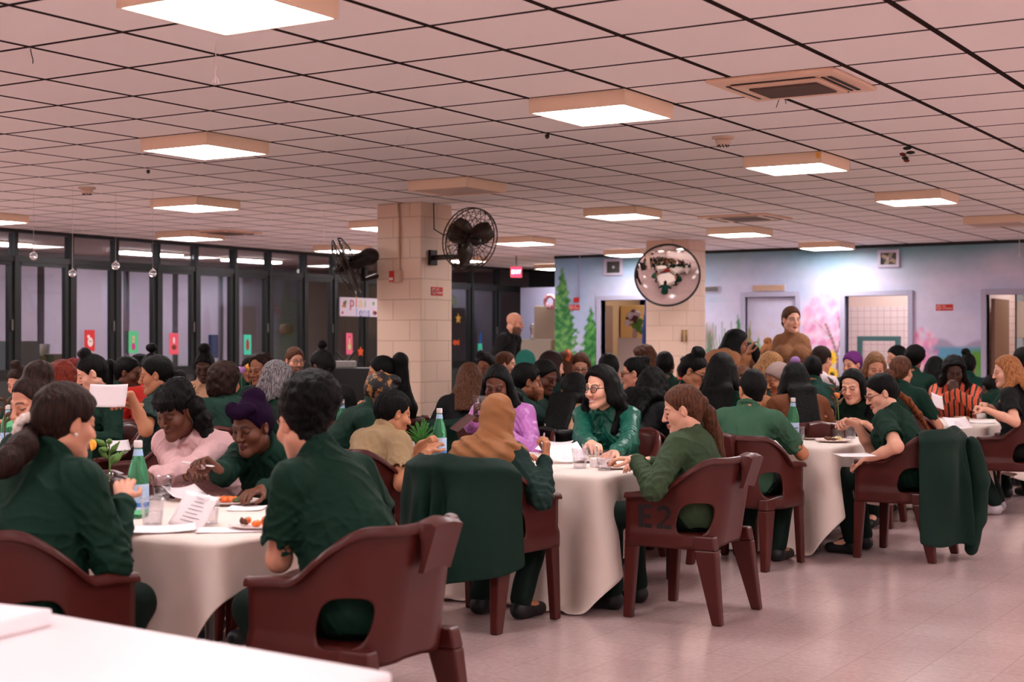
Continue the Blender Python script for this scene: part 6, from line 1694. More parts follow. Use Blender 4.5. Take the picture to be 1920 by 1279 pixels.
sprig(204, 825, 6.35, 'green leafy sprig beside the pink sleeve', 'green'); sprig(8, 742, 8.6, 'dark brown leaf sprig at the left edge', 'dark', 5); sprig(1566, 718, 10.5, 'dark dried sprig left of the dark-haired eating woman', 'dark', 8)
x, y = W(790, 8.55); e = empty('fern_arrangement', (x, y, TZ + .004)); tag(e, 'feathery green fern between the khaki shirt and the bottle', 'plant')
r = random.Random(3); P = []
for k in range(70):
    a = r.uniform(0, 6.28); t = r.uniform(.2, 1); L_ = r.uniform(.10, .2); P.append([(0, 0, .05), (math.cos(a) * t * .05, math.sin(a) * t * .05, .05 + L_ * .6), (math.cos(a) * t * .10, math.sin(a) * t * .10, .05 + L_ * (1.1 - .4 * t))])
tube('fronds', P, .0028, mat('leaf_fern', rgb(70, 140, 60), .6), e, res=1); lathe('pot', [(.03, 0), (.04, .06), (.036, .06)], mat('vase_clay', rgb(170, 140, 130), .5), e, 16)
# ---------------------------------------------------------------- the people at the tables
P = person
pearl_m = mat('pearl', rgb(240, 228, 220), .25); scrun_m = mat('scrunchie_white', rgb(230, 214, 204), .7); tie_m = mat('hair_tie', rgb(170, 168, 172), .5)
def earrings(r=.006):
    def f(I):
        for sx in (-1, 1):
            bm = bmesh.new(); bmesh.ops.create_uvsphere(bm, u_segments=10, v_segments=8, radius=r); bm_obj('earring', bm, pearl_m, I.root, True, tuple(I.H(sx * .082, .0, -.040)))
    return f
# nearest table
P(124, 792, 5.0, 32, look=44, w=1.22, pole=(.35, -.2, -.9), lean=14, hp=12, skin='light', hair='ponylow', hc='dbrown', shirt='green', sleeve='long', q=.9, hl=(-.16, .34, .80), hr=('px', 228, 940, 5.0), pr='rest',
  hopt=dict(t=.016, amp=.0036, freq=120, tie=(.044, .018, .006), tiemat=scrun_m, at=(-.062, -.085, -.035), path=[('px', 44, 838, 4.82), ('px', 12, 868, 4.76), ('px', -30, 905, 4.7)], r=.046, wisps=60, wl=.035), extra=earrings(.0065),
  label='woman with low side ponytail tied by a white scrunchie, back turned')
P(566, 792, 5.05, -58, lean=22, look=-40, hp=18, skin='light', hair='puff', hc='black', shirt='green', sleeve='short', w=1.14, q=.9, hl=('px', 545, 985, 5.15), hr=('px', 600, 960, 5.3),
  hopt=dict(at=(.012, -.070, .070), r=.104, wisps=160, wl=.034), label='woman with black afro puff seen from behind in the nearest chair')
P(330, 772, 7.0, 208, look=212, hp=22, skin='dark', hair='puff', hc='black', shirt='pink', collar='crew', w=1.15, q=.85, hl=('px', 235, 915, 6.4), hr=('px', 415, 935, 6.3), eyes='down',
  hopt=dict(fringe=True, at=(0.0, -.045, .085), r=.075, wisps=110, wl=.05, amp=.006, more=[((-.085, -.05, .0), (.04, .05, .06)), ((-.105, -.05, -.07), (.045, .05, .06)), ((-.12, -.04, -.14), (.03, .04, .05))]), label='woman in pale pink sweatshirt with a black fringe looking down')
def wrap(col, knot, lb='head_scarf', **k): return dict(mat=mat('scarf_' + lb, col, .85, bump=.3, bscale=20, spec=.08, **k), knot=knot)
P(472, 800, 6.7, 205, look=208, hp=16, skin='dark', hair='scarfcap', hc='black', shirt='green', q=.85, hl=('px', 492, 920, 6.25), hr=('px', 392, 897, 6.15), pr='pinch', dr=('c', -.6, -.2, .45), nr=('c', .2, -.3, -.7), eyes='down',
  hopt=wrap(rgb(26, 8, 32), [((.0, .085, .090), (.055, .03, .03)), ((.03, .075, .108), (.035, .03, .034)), ((-.04, .06, .105), (.05, .035, .03)), ((0, -.05, .12), (.06, .05, .05))]), label='woman in dark purple headwrap holding a fork')
P(64, 757, 6.1, -150, hl='lap', hr='lap', look=-142, lean=8, hp=14, skin='light', hair='bun', hc='dbrown', shirt='green', q=.9, w=1.1, hopt=dict(at=(0, -.05, .115), r=.062, amp=.005, wisps=40), eyes='down', label='woman with dark bun at the left, face turned to the left edge')
# table where the paper is passed
P(37, 718, 11.2, 205, look=200, hp=22, skin='light', hair='bun', hc='dbrown', shirt='green', hopt=dict(at=(.01, -.02, .145), r=.036, tie=None), eyes='down', label='young woman at the far left edge with a small high bun')
P(172, 700, 10.0, 214, look=-108, hp=24, skin='fair', hair='bun', hc='black', shirt='green', w=1.1, eyes='down', hopt=dict(at=(0, -.01, .142), r=.045, wisps=25), label='pale woman with a messy top bun reading at the left')
P(292, 703, 9.6, -82, look=-100, hp=12, skin='tan', hair='ponylow', hc='black', shirt='slate', sleeve='short', w=1.12, hr=('px', 205, 760, 9.0), hl=('px', 245, 741, 9.2), dl=('c', -.9, -.1, .05), pl='open', eyes='down', label='smiling woman in profile handing a white paper to the left')
P(112, 713, 10.6, -30, look=-40, hair='curly', hc='auburn', skin='light', shirt='green', hopt=dict(r=.105), label='head of reddish brown hair behind the dark bun')
P(140, 706, 12.2, 10, hair='curlylong', hc='red', skin='brown', shirt='green', label='head of dark red curls at the left seen from behind')
P(240, 699, 11.6, 95, look=95, hp=12, skin='dark', hair='pony', hc='black', shirt='green', label='dark-skinned woman in profile with ponytail facing right, left side')
P(260, 693, 12.2, -150, look=-120, hp=8, skin='tan', hair='cap', hc='black', shirt='green', label='face half hidden between two profiles at the left')
P(284, 694, 11.3, -20, hair='bun', hc='black', skin='deep', shirt='red', hopt=dict(at=(0, -.02, .17), r=.04), hp=6, label='person with tall black bun and a red collar behind the smiling profile')
P(384, 688, 12.4, 178, look=182, hp=20, skin='deep', hair='bun', hc='black', shirt='beige', eyes='down', male=False, hopt=dict(at=(0, -.03, .155), r=.05, amp=.007), label='dark-skinned woman with high bun and beige vest over green')
P(425, 716, 10.3, -5, look=25, hp=8, hair='curly', hc='dbrown', skin='tan', shirt='green', w=1.1, hopt=dict(r=.112), label='woman in green seen from behind with dark brown curls')
P(468, 692, 15.4, 180, hp=15, hair='cap', hc='black', skin='brown', shirt='green', label='brown face far back beside the yellow rose')
P(488, 694, 11.9, -150, hp=10, hair='curly', hc='dbrown', skin='brown', shirt='green', hopt=dict(r=.095), label='curly brown head above the grey braids')
P(520, 716, 9.0, 62, look=35, hp=22, hair='braids', hc='grey', skin='brown', shirt='green', sleeve='long', w=1.2, label='woman with thin grey braids seen from behind, leaning right')
P(553, 677, 14.2, 172, look=150, hp=6, hair='short', hc='brown', skin='fair', shirt='navy', male=True, beard=.75, glasses='brown', eyes='open', label='bearded man with glasses far back by the windows')
P(603, 688, 11.0, -10, look=-55, hp=10, hair='bun', hc='black', skin='deep', shirt='black', w=1.2, collar=False, hopt=dict(at=(.02, -.02, .165), r=.036, amp=.008, wisps=50, wl=.05), label='person in black with upright twists seen from behind')
P(715, 699, 11.2, -95, look=-92, hp=10, hair='pony', hc='black', skin='tan', shirt='green', sleeve='short', hl=('px', 688, 775, 10.2), hr=('px', 655, 765, 10.3), hopt=dict(at=(0, -.105, .06), r=.062, len=.42), label='woman in profile with thick long black ponytail before the column')
def pattern_scarf():
    m_ = mat('scarf_gold', rgb(16, 14, 16), .6, noise=.01, nscale=24, col2=rgb(170, 112, 56))
    for nd in m_.node_tree.nodes:
        if nd.type == 'VALTORGB': nd.color_ramp.elements[0].position = .54; nd.color_ramp.elements[1].position = .62
    return dict(mat=m_, knot=[((0, .04, .12), (.05, .05, .03))])
P(715, 738, 9.5, 75, look=100, hp=26, hair='scarfcap', hc='black', skin='dark', shirt='green', w=1.1, hopt=pattern_scarf(), label='woman in black headscarf with gold pattern, head bowed')
# table of the smiling woman
P(738, 775, 8.35, 46, lean=22, look=62, hp=16, hair='cornrows', hc='black', skin='tan', shirt='khaki', sleeve='short', w=1.1, q=.9, hr=('px', 800, 850, 8.1), hl=('px', 790, 835, 8.4), pl='fist', hopt=dict(line=.014), eyes='down', label='person in khaki shirt with braided hair seen from behind')
P(932, 790, 7.5, 36, lean=14, look=6, hp=22, hair='hijab', hc='black', skin='tan', shirt='slate', w=1.05, q=.85, hl=(-.12, .42, .79), hr=('px', 1022, 862, 7.35), dr=('c', .12, .15, .9), nr=('c', -.8, .3, 0), pr='pinch', pole=(.9, .1, -.6),
  hopt=dict(mat=mat('scarf_camel', rgb(156, 104, 64), .85, bump=.5, bscale=9, noise=.08, nscale=5)), label='woman in camel brown headscarf writing, seen from behind')
P(932, 722, 9.45, 205, look=192, hp=22, hair='longfront', hc='black', skin='dark', shirt='lilac', collar=False, q=.85, shirt_mat=cloth_mat('lilac_satin', OTHER['lilac'], rough=.32, bump=.5, spec=.5), hl=(-.1, .34, .84), hr=('px', 882, 805, 8.55), pr='grip', dr=('c', 0, -.4, .7), nr=('c', .8, 0, .2), eyes='down', hopt=dict(len=.3), label='woman in lilac satin blouse with straight black bob looking down')
P(988, 716, 10.3, 62, look=78, hp=8, hair='cornrows', hc='black', skin='brown', shirt='slate', hr=('px', 1014, 756, 10.2), pr='fist', dr=('c', .1, 0, .9), nr=('c', -.6, 0, .1), hl='table', eyes='down', label='brown-skinned woman in profile with her hand at her mouth')
P(1021, 707, 10.9, 150, look=130, hp=20, hair='cap', hc='black', skin='dark', shirt='green', eyes='down', label='dark-skinned woman looking down behind the hand-at-mouth profile')
P(880, 713, 11.0, 2, look=-5, hp=4, hair='long', hc='brown', skin='fair', shirt='black', hopt=dict(len=.30, vol=1.05), label='woman with long straight brown hair seen from behind right of the column')
P(912, 688, 14.0, -150, look=-150, hair='bun', hc='black', skin='brown', shirt='green', hopt=dict(at=(.06, -.02, .11), r=.05), label='brown face with dark bun behind the long brown hair')
P(949, 684, 14.6, 95, look=95, hp=2, hair='buzz', hc='brown', skin='fair', shirt='navy', male=True, label='pale man with cropped hair in profile below the standing bald man')
P(986, 684, 13.4, 20, hair='scarfcap', hc='black', skin='dark', shirt='green', hopt=wrap(rgb(52, 128, 116), [], 'teal'), label='person in a teal head wrap at the middle back')
P(1035, 688, 12.2, 40, look=62, hair='long', hc='dbrown', skin='fair', shirt='slate', hopt=dict(len=.24), label='woman with long dark brown hair facing right, middle back')
P(1062, 684, 14.4, 60, look=70, hair='longfront', hc='brown', skin='light', shirt='sage', hopt=dict(len=.2), label='woman with an orange and yellow headband', extra=lambda I: tube('headband', [[I.H(.088 * math.cos(a), -.03 + .02 * math.sin(a), .03 + .10 * math.sin(a)) for a in np.linspace(0, PI, 13)]], .022, mat('band_orange', rgb(216, 104, 36), .7, noise=.01, nscale=30, col2=rgb(150, 32, 28)), I.root))
P(1089, 686, 14.4, 180, look=185, hp=28, hair='longfront', hc='brown', skin='fair', shirt='green', glasses='brown', label='woman with centre-parted brown hair looking down before the painted firs')
P(1076, 735, 10.3, 28, look=-62, hp=20, hair='long', hc='black', skin='tan', shirt='beige', w=1.05, sl=-6, hopt=dict(len=.42, vol=1.25, wisps=90, wl=.10), chair='black', label='woman in beige with long loose black hair, back to the smiling woman')
P(1126, 727, 9.3, 205, look=-134, sc=1.06, hp=6, skin='fair', hair='wavy', hc='black', shirt='teal', sleeve='long', q=.72, smile=True, eyes='open', glasses='black', hl=('px', 1152, 852, 8.80), hr=('px', 1114, 852, 8.74), w=1.02,
  shirt_mat=cloth_mat('teal_satin', rgb(14, 86, 70), rough=.4, bump=.5, spec=.5), hopt=dict(len=.26, vol=1.3, wisps=110, wl=.03, amp=.007, line=.008), label='smiling woman with black glasses and wavy black hair')
P(1280, 768, 7.65, -59, tuck=-0.2, lean=5, look=-82, hp=16, skin='fair', hair='pony', hc='brown', shirt='olive', sleeve='long', collar='crew', q=.78, w=1.1, hl=('px', 1192, 862, 7.52), hr=('px', 1216, 866, 7.78), dl=('c', -.9, .1, .05), dr=('c', -.9, -.1, -.1), eyes='down',
  hopt=dict(at=(.0, -.108, .004), tie=(.022, .007, .002), tiemat=tie_m, r=.044, wisps=50, path=[('px', 1326, 776, 7.7), ('px', 1340, 820, 7.74), ('px', 1346, 868, 7.76), ('px', 1347, 915, 7.76)]), label='woman in olive sweatshirt with long brown ponytail in the E2 chair')
P(1140, 692, 12.4, 10, look=-20, hair='buzz', hc='black', skin='deep', shirt='sage', male=True, label='dark-skinned man seen from behind in front of the first doorway')
P(1190, 700, 11.3, -82, look=-78, hp=6, hair='bun', hc='black', skin='light', shirt='red', glasses='brown', hopt=dict(at=(0, -.09, .09), r=.04), label='woman in red with glasses in profile facing left')
P(1204, 674, 14.2, -60, hair='curly', hc='brown', skin='fair', shirt='green', hopt=dict(r=.10), label='brown curly head in front of the first doorway')
P(1224, 728, 10.5, 34, look=20, hp=8, hair='curlylong', hc='black', skin='brown', shirt='black', collar=False, hopt=dict(len=.34, vol=1.7, wisps=120, wl=.05), label='woman with big mass of black curls seen from behind')
P(1246, 686, 13.3, 0, hair='buzz', hc='black', skin='dark', shirt='green', male=True, label='small dark head in front of the far column')
P(1302, 696, 10.8, 125, look=122, hp=26, hair='bun', hc='black', skin='tan', shirt='green', glasses='black', eyes='down', hopt=dict(at=(0, -.03, .135), r=.052, wisps=40), label='woman with glasses and black bun looking down, middle right')
P(1328, 694, 13.6, 0, hair='curly', hc='brown', skin='light', shirt='tan', hopt=dict(r=.10), label='brown head just right of the bun with glasses')
P(1354, 697, 10.1, 18, look=24, hp=2, hair='long', hc='black', skin='tan', shirt='green', hopt=dict(len=.46, vol=1.25), label='woman with very long straight black hair seen from behind')
P(1381, 646, 12.9, 62, look=90, hp=12, hair='bob', hc='black', skin='brown', shirt='tan', stand=True, hr=('px', 1400, 668, 12.4), hl=('px', 1372, 690, 12.6), label='person with black bob bending over with a raised arm')
P(1402, 670, 14.7, -120, look=-140, hp=10, hair='curly', hc='black', skin='dark', shirt='green', hopt=dict(r=.10), label='dark face with curly hair beside the raised arm')
# table of the eating women
P(1392, 718, 11.35, 205, look=195, hp=22, hair='longfront', hc='brown', skin='light', shirt='tan', collar='crew', eyes='down', hopt=dict(len=.32), label='brown-haired woman in tan half hidden by the man in faded green')
P(1411, 731, 9.4, 36, lean=8, look=-8, hp=12, hair='buzz', hc='black', skin='tan', shirt='sage', sleeve='short', male=True, w=1.12, q=.9, hl=(-.15, .4, .8), hr=(.12, .42, .8), hopt=dict(), label='man in faded green shirt with short black hair seen from behind')
P(1598, 724, 11.1, 208, look=-146, hp=18, hair='longfront', hc='black', skin='fair', shirt='dgreen', collar='crew', sleeve='short', q=.75, w=1.06, shirt_mat=cloth_mat('black_green', rgb(12, 34, 26)), eyes='down', hr=('px', 1516, 802, 10.15), dr=('c', -.8, -.3, -.15), pr='grip', hl=(-.1, .3, .79), hopt=dict(len=.30, wisps=30, wl=.03, line=.006), label='dark-haired woman in black-green tee eating with a fork')
P(1652, 737, 9.75, -58, tuck=0.2, lean=16, look=-92, hp=22, hair='ponylow', hc='black', skin='fair', shirt='green', sleeve='short', collar='crew', q=.8, w=1.12, hl=('px', 1628, 862, 9.5), hr=('px', 1606, 796, 9.75), dr=('c', -.8, 0, .25), pr='pinch', nr=('c', .2, -.2, -.6), eyes='down', glasses='brown',
  hopt=dict(r=.024, tailc='copper', at=(.02, -.098, -.03), path=[('px', 1702, 752, 9.82), ('px', 1722, 778, 9.86), ('px', 1742, 808, 9.88)]), label='woman in green tee with auburn ponytail lifting a forkful')
P(1446, 688, 13.3, 150, look=112, hp=24, hair='bob', hc='blonde', skin='fair', shirt='green', label='blonde woman bowing her head to the right, below the standing woman')
P(1440, 668, 15.0, 180, hair='bun', hc='honey', skin='light', shirt='green', label='honey-haired head with bun far back')
P(1459, 712, 11.5, -120, look=-112, hp=20, hair='scarfcap', hc='black', skin='tan', shirt='green', hopt=wrap(rgb(140, 118, 112), [], 'taupe'), label='person in taupe knitted hat bowing to the left')
P(1489, 712, 10.9, -8, look=-12, hp=4, hair='long', hc='black', skin='tan', shirt='rust', w=1.1, hopt=dict(len=.42, vol=1.25), label='woman in rust sweater with long black hair and violet scrunchie', extra=lambda I: bm_obj('hair_scrunchie', (lambda b: (bmesh.ops.create_uvsphere(b, u_segments=12, v_segments=8, radius=.042), b)[1])(bmesh.new()), mat('scrunchie_violet', rgb(120, 84, 132), .8), I.root, True, tuple(I.H(0, -.03, .13))))
P(1523, 695, 12.9, 8, look=0, hair='buzz', hc='black', skin='brown', shirt='teal', male=True, w=1.15, label='broad man in teal green with shaved head seen from behind')
P(1541, 675, 13.4, 62, look=50, hp=10, hair='short', hc='dbrown', skin='light', shirt='white', w=1.15, collar='crew', label='person in white tee leaning right, back to the camera')
P(1598, 684, 14.6, -150, look=-128, hair='scarfcap', hc='black', skin='light', shirt='green', hopt=wrap(rgb(104, 48, 110), [], 'violet'), smile=True, label='person in violet cap below the lit tiled room')
P(1641, 688, 13.0, 178, look=182, hp=26, hair='longfront', hc='dblonde', skin='light', shirt='green', eyes='down', hopt=dict(len=.34), label='woman with centre-parted dark blonde hair looking down')
P(1690, 697, 11.9, 32, look=42, hp=4, hair='ponylow', hc='brown', skin='light', shirt='green', sleeve='short', w=1.05, hopt=dict(len=.34, r=.05, sx=-.1), label='woman in green with brown ponytail seen from behind, right side')
P(1681, 671, 15.2, -100, look=-105, hair='cap', hc='black', skin='light', shirt='green', label='small pale profile far back facing left')
P(1712, 675, 14.5, 25, hair='puff', hc='black', skin='brown', shirt='green', hopt=dict(at=(.03, -.06, .05), r=.10, amp=.009), label='head of thick black curls far back at the right')
P(1754, 693, 14.6, 20, look=40, hair='longfront', hc='black', skin='light', shirt='slate', hopt=dict(len=.34), label='woman with long black hair and pale strand left of the striped shirt')
stripe = mat('cloth_stripe', rgb(34, 16, 16), .6); nt = stripe.node_tree; tcs = nt.nodes.new('ShaderNodeTexCoord'); wv = nt.nodes.new('ShaderNodeTexWave'); wv.inputs['Scale'].default_value = 6.5; wv.inputs['Distortion'].default_value = 1.4; wv.inputs['Detail'].default_value = 1; cr = nt.nodes.new('ShaderNodeValToRGB'); cr.color_ramp.interpolation = 'CONSTANT'
for k, (ps, c) in enumerate(((0, (34, 14, 16)), (.30, (196, 88, 34)), (.5, (226, 150, 70)), (.62, (120, 30, 26)), (.74, (206, 60, 44)))):
    el = cr.color_ramp.elements[k] if k < 2 else cr.color_ramp.elements.new(ps); el.position = ps; el.color = (*rgb(*c), 1)
nt.links.new(tcs.outputs['Object'], wv.inputs['Vector']); nt.links.new(wv.outputs['Fac'], cr.inputs['Fac']); nt.links.new(cr.outputs['Color'], nt.nodes['Principled BSDF'].inputs['Base Color'])
P(1789, 697, 13.4, 205, look=190, hp=16, hair='curlylong', hc='black', skin='deep', shirt='red', shirt_mat=stripe, collar=True, w=1.1, q=.8, hr=('px', 1793, 735, 13.12), pr='fist', dr=('c', -.4, 0, .7), nr=('c', 0, .6, .1), hl=('px', 1785, 736, 13.12), pl='fist', dl=('c', .2, 0, .8), nl=('c', 0, .6, .1), pole=(.9, -.3, -.6), hopt=dict(len=.3, vol=1.2), eyes='down', label='woman in orange striped shirt with hands clasped at her mouth')
P(1814, 686, 15.4, 20, look=0, hair='bun', hc='black', skin='brown', shirt='teal', w=1.15, hopt=dict(at=(-.02, -.03, .14), r=.045), label='person in teal green with bun behind the striped shirt')
P(1887, 697, 12.0, -58, lean=8, look=-82, hp=10, hair='long', hc='honey', skin='fair', shirt='black', sleeve='short', collar='crew', w=1.05, q=.85, hl=('px', 1852, 770, 11.6), hr=('px', 1858, 765, 11.9), pl='fist', pr='fist', hopt=dict(len=.32, vol=1.1, wisps=30, shoe=mat('sneaker_white', rgb(190, 180, 184), .6)), eyes='down', label='woman with wavy honey hair in black tee at the right edge')
P(1918, 678, 13.2, -20, hair='cap', hc='black', skin='dark', shirt='green', label='dark head cut by the right edge of the picture')
P(1857, 728, 14.6, -10, look=-10, hp=30, hair='buzz', hc='black', skin='dark', shirt='green', label='dark green figure between the striped shirt and the honey-haired woman')
# standing
P(1484, 600, 13.8, 188, shw=0.66, hc='brown', look=166, w=0.84, hp=4, hair='ponylow', skin='fair', shirt='tan', collar='turtle', stand=True, q=.8, hl='side', hr='side', trousers='black', eyes='open', hopt=dict(r=.03, len=.2), shirt_mat=cloth_mat('camel_knit', rgb(140, 96, 66), bump=.2), label='standing woman in camel turtleneck before the mural')
P(965, 606, 17.8, 118, look=98, hp=12, hair=None, skin='light', shirt='black', collar=True, male=True, stand=True, q=.7, beard=.8, hc='dbrown', hl='side', hr='side', trousers='black', label='standing bald man with dark beard in black jacket')

# around the table that only the convex mirror shows
for (a, b_, f_, c_, lb) in ((1.15, 16.9, 90, 'sage', 'person in pale green at the table below the mirror'), (1.9, 17.9, 180, 'teal', 'person in teal behind the table below the mirror'), (2.6, 17.2, -90, 'green', 'person in green right of the table below the mirror'), (1.9, 16.1, 0, 'red', 'person in dark red in front of the table below the mirror')):
    P(960 + a / b_ * F_PX, 640 + .36 / b_ * F_PX, b_, f_, hair='bun', hc='black', skin='tan', shirt=c_, q=1.2, label=lb)
# ---------------------------------------------------------------- chairs under the people
SHORT = {}
CH = {}
for (loc, rz, kind, I, cm) in CHAIRS:
    if I.d > 12.9: continue
    lb = I.label
    lb = ' '.join(lb.split(',')[0].split()[:11])
    c = place_chair(loc, rz, back=.035 - max(0, I.w - 1.0) * .35, label=('black' if kind == 'black' else 'burgundy') + ' armchair under the ' + lb, kind=kind,
                    group='black armchairs' if kind == 'black' else 'burgundy armchairs around the tables')
    CH[I.label] = c
def chair_of(s):
    for k, c in CH.items():
        if s in k: return c
# stencilled E2 on the side of one chair
sten = mat('stencil_black', rgb(16, 12, 12), .6)
c = chair_of('E2 chair'); bm = bmesh.new()
def poly(pts):
    vs = []
    for (a, z) in pts:
        y_ = .180 - a; t = min(.99, max(0, (YF - y_) / (YF - YB - RC))); x, y, zz, nx_, ny_, q_ = sheet(6 - t, z) if False else sheet(t, z)
        vs.append(bm.verts.new((x - .0095 if x < 0 else x + .0095, y, z)))
    bm.faces.new(vs)
zb, hgt = .468, .118
def rect(a0, a1, z0, z1): poly([(a0, zb + z0 * hgt), (a1, zb + z0 * hgt), (a1, zb + z1 * hgt), (a0, zb + z1 * hgt)])
rect(.0, .024, 0, 1); rect(.031, .072, 0, .17); rect(.031, .066, .42, .57); rect(.031, .072, .83, 1)
A0 = .100; ang = [PI * (1.02 - 1.1 * k / 10) for k in range(11)]
outer = [(A0 + .036 + .038 * math.cos(a), zb + hgt * .69 + .037 * math.sin(a)) for a in ang]; inner = [(A0 + .036 + .016 * math.cos(a), zb + hgt * .69 + .016 * math.sin(a)) for a in ang]
for k in range(10):
    if k in (0,): continue
    poly([outer[k], outer[k + 1], inner[k + 1], inner[k]])
poly([(A0 + .000, zb + hgt * .17), (A0 + .026, zb + hgt * .17), (inner[10][0] + .002, inner[10][1] - .004), (outer[10][0] - .0, outer[10][1] - .008)][::1]); poly([(A0, zb), (A0 + .033, zb), (A0 + .033, zb + hgt * .17), (A0, zb + hgt * .17)]); poly([(A0 + .040, zb), (A0 + .078, zb), (A0 + .078, zb + hgt * .17), (A0 + .040, zb + hgt * .17)])
me = bpy.data.meshes.new('stencil_lettering'); bm.to_mesh(me); bm.free(); me.materials.append(sten); o = bpy.data.objects.new('stencil_lettering', me); COL.objects.link(o); o.parent = c; o['label'] = 'black stencilled E2'
# jackets hung over chair backs
def jacket(c, t0, t1, zbot, seed, label, flare=.05, top=.030, col=rgb(16, 50, 38), sleeve=None, zside=.12):
    V, Fc = [], []; n1 = vnoise(16, seed, (1, 1, .25)); nt_, nz_ = 44, 30
    rows = [('in', .70)] + [('in', .80)] + [('top', 0)] + [('out', k / (nz_ - 4)) for k in range(nz_ - 3)]
    for i in range(nt_ + 1):
        t = t0 + (t1 - t0) * i / nt_; a = 2 * i / nt_ - 1; q_ = t if t < 3 else 6 - t; zt = ztop(q_) + top
        for kind, v in rows:
            if kind == 'in': z = zt - .16 + (v - .70) * 1.4; x, y, zz, nx_, ny_, _ = sheet(t, z); off = -.034
            elif kind == 'top': z = zt + .008; x, y, zz, nx_, ny_, _ = sheet(t, zt - top); off = .02
            else:
                zb_ = zbot + zside * abs(a) ** 3 + .012 * math.sin(9 * a + seed); z = zt + (zb_ - zt) * v
                x, y, zz, nx_, ny_, _ = sheet(t, max(z, zt - .14)); dn = v
                fold = float(n1(np.float64(x * 1.6), np.float64(y * 1.6), np.float64(z)))
                off = .068 * smst(0, .08, v) + .032 + flare * dn + (.045 * fold + .034 * math.sin(11 * a + 2.2 * math.sin(3 * a + seed) + seed)) * smst(.05, .5, v)
            V.append((x + nx_ * off, y + ny_ * off, z))
    m_ = len(rows)
    for i in range(nt_):
        for j in range(m_ - 1): Fc.append((i * m_ + j, (i + 1) * m_ + j, (i + 1) * m_ + j + 1, i * m_ + j + 1))
    jm_ = cloth_mat('jacket_green', col, rough=.75, bump=.45, bscale=9)
    e = empty('jacket', tuple(c.location), c.rotation_euler[2]); tag(e, label, 'jacket', None)
    o = mesh_obj('jacket_body', V, Fc, jm_, e); md = o.modifiers.new('t', 'SOLIDIFY'); md.thickness = .006; md.offset = 1; md = o.modifiers.new('s', 'SUBSURF'); md.levels = 1; md.render_levels = 1
    for s in (sleeve or ()):
        g = Field(); g.chain([np.array(q) for q in s], [.055, .062, .06, .048], .03); n4 = vnoise(38, seed + 3, (1, 1, .5)); g.disp(lambda X, Y, Z: .007 * n4(X, Y, Z)); Vv, Ff = g.mesh(.009); mesh_obj('sleeve', Vv, Ff, jm_, e)
    return e
c = chair_of('headscarf writing')
jk = jacket(c, 1.35, 4.75, .22, 2, 'dark green jacket draped over the chair of the brown headscarf woman', flare=.045, col=rgb(8, 36, 27))
c = chair_of('auburn ponytail')
jacket(c, 1.3, 3.9, .10, 6, 'dark green jacket hanging to the floor from the chair at the right', flare=.06, col=rgb(9, 32, 23), sleeve=[[(.10, -.40, .74), (.13, -.44, .50), (.12, -.42, .25), (.08, -.40, .07)]], zside=.04)
c = chair_of('big mass of black curls'); jacket(c, 1.6, 4.4, .40, 9, 'black jacket over the chair of the big black curls', col=rgb(20, 20, 22))
c = chair_of('long straight brown hair'); jacket(c, 1.4, 4.6, .45, 11, 'black jacket over the chair right of the column', col=rgb(12, 12, 13))
# ---------------------------------------------------------------- things in the hands
def who(s):
    for I in PEOPLE:
        if s in I.label: return I
def world(I, q_): return rotz(I.rz) @ np.array(q_) + np.array(I.loc)
fork_m = mat('fork_white', rgb(232, 222, 220), .4)
def fork(I, side, dirc, label, name='fork', L=.15, m_=fork_m):
    g = world(I, I.grips[side]); d = nrm(np.array([*CW(dirc[0], dirc[1]), dirc[2]])); a = g - d * L * .45; b = g + d * L * .55; u = nrm(np.cross(d, [0, 0, 1])) 
    e = empty(name, tuple(a)); tag(e, label, name)
    tube('handle', [[(0, 0, 0), tuple((b - a) * .72)]], .0045, m_, e, res=2)
    if name == 'fork':
        bm = bmesh.new(); vs = []
        P_ = [tuple((b - a) * .72 + u * s * .003) for s in (-1, 1)]
        tube('tines', [[tuple((b - a) * .70), tuple((b - a) * .78 + u * s * .010), tuple((b - a) * 1.0 + u * s * .010)] for s in (-1, -.35, .35, 1)], .0028, m_, e, res=1)
        bm.free()
    else: lathe('tip', [(.004, 0), (.001, .012)], m_, e, 8, tuple(b - a))
fork(who('purple headwrap'), 1, (.75, -.2, -.08), 'white fork in the hand of the purple headwrap woman'); fork(who('black-green tee'), 1, (-.75, -.3, -.35), 'white fork of the dark-haired woman over her plate'); fork(who('auburn ponytail'), 1, (-.8, -.1, .12), 'white fork lifted by the woman with auburn ponytail')
fork(who('headscarf writing'), 1, (.1, .2, .9), 'pen upright in the hand of the headscarf woman', 'pen', .13, mat('pen_grey', rgb(190, 180, 180), .4))
I = who('lilac satin'); g = world(I, I.grips[1]); cup(0, 0, 'clear cup held by the woman in lilac', 1.25, (g[0], g[1], g[2] - .05))
pv = W(868, 8.4); o = box('phone', (-.036, -.004, -.075), (.036, .004, .075), mat('phone_red', rgb(80, 30, 32), .35), bevel=.006, loc=(pv[0], pv[1], ZV(793, 8.4)), rz=YAW + .8); o.rotation_euler = (.9, .3, YAW + .9); tag(o, 'dark red phone beside the brown headscarf', 'phone')
I = who('handing a white paper'); g = world(I, I.grips[0]); px = W(203, 9.1); sheet_at((px[0], px[1], ZV(743, 9.1)), .24, .15, YAW - .05, 1.15, 'white paper handed from right to left', curl=.05)
x_, y_ = W(222, 9.4); sheet_at((x_, y_, TZ + .03), .14, .12, YAW + .4, .5, 'small folded white card below the handed paper', 'menu', 'menu_card', .04)
x_, y_ = W(1602, 9.35); sheet_at((x_, y_, ZV(855, 9.3)), .24, .16, YAW + .2, .05, 'white booklet on the lap of the woman lifting a forkful', 'booklet', 'booklet', .01)
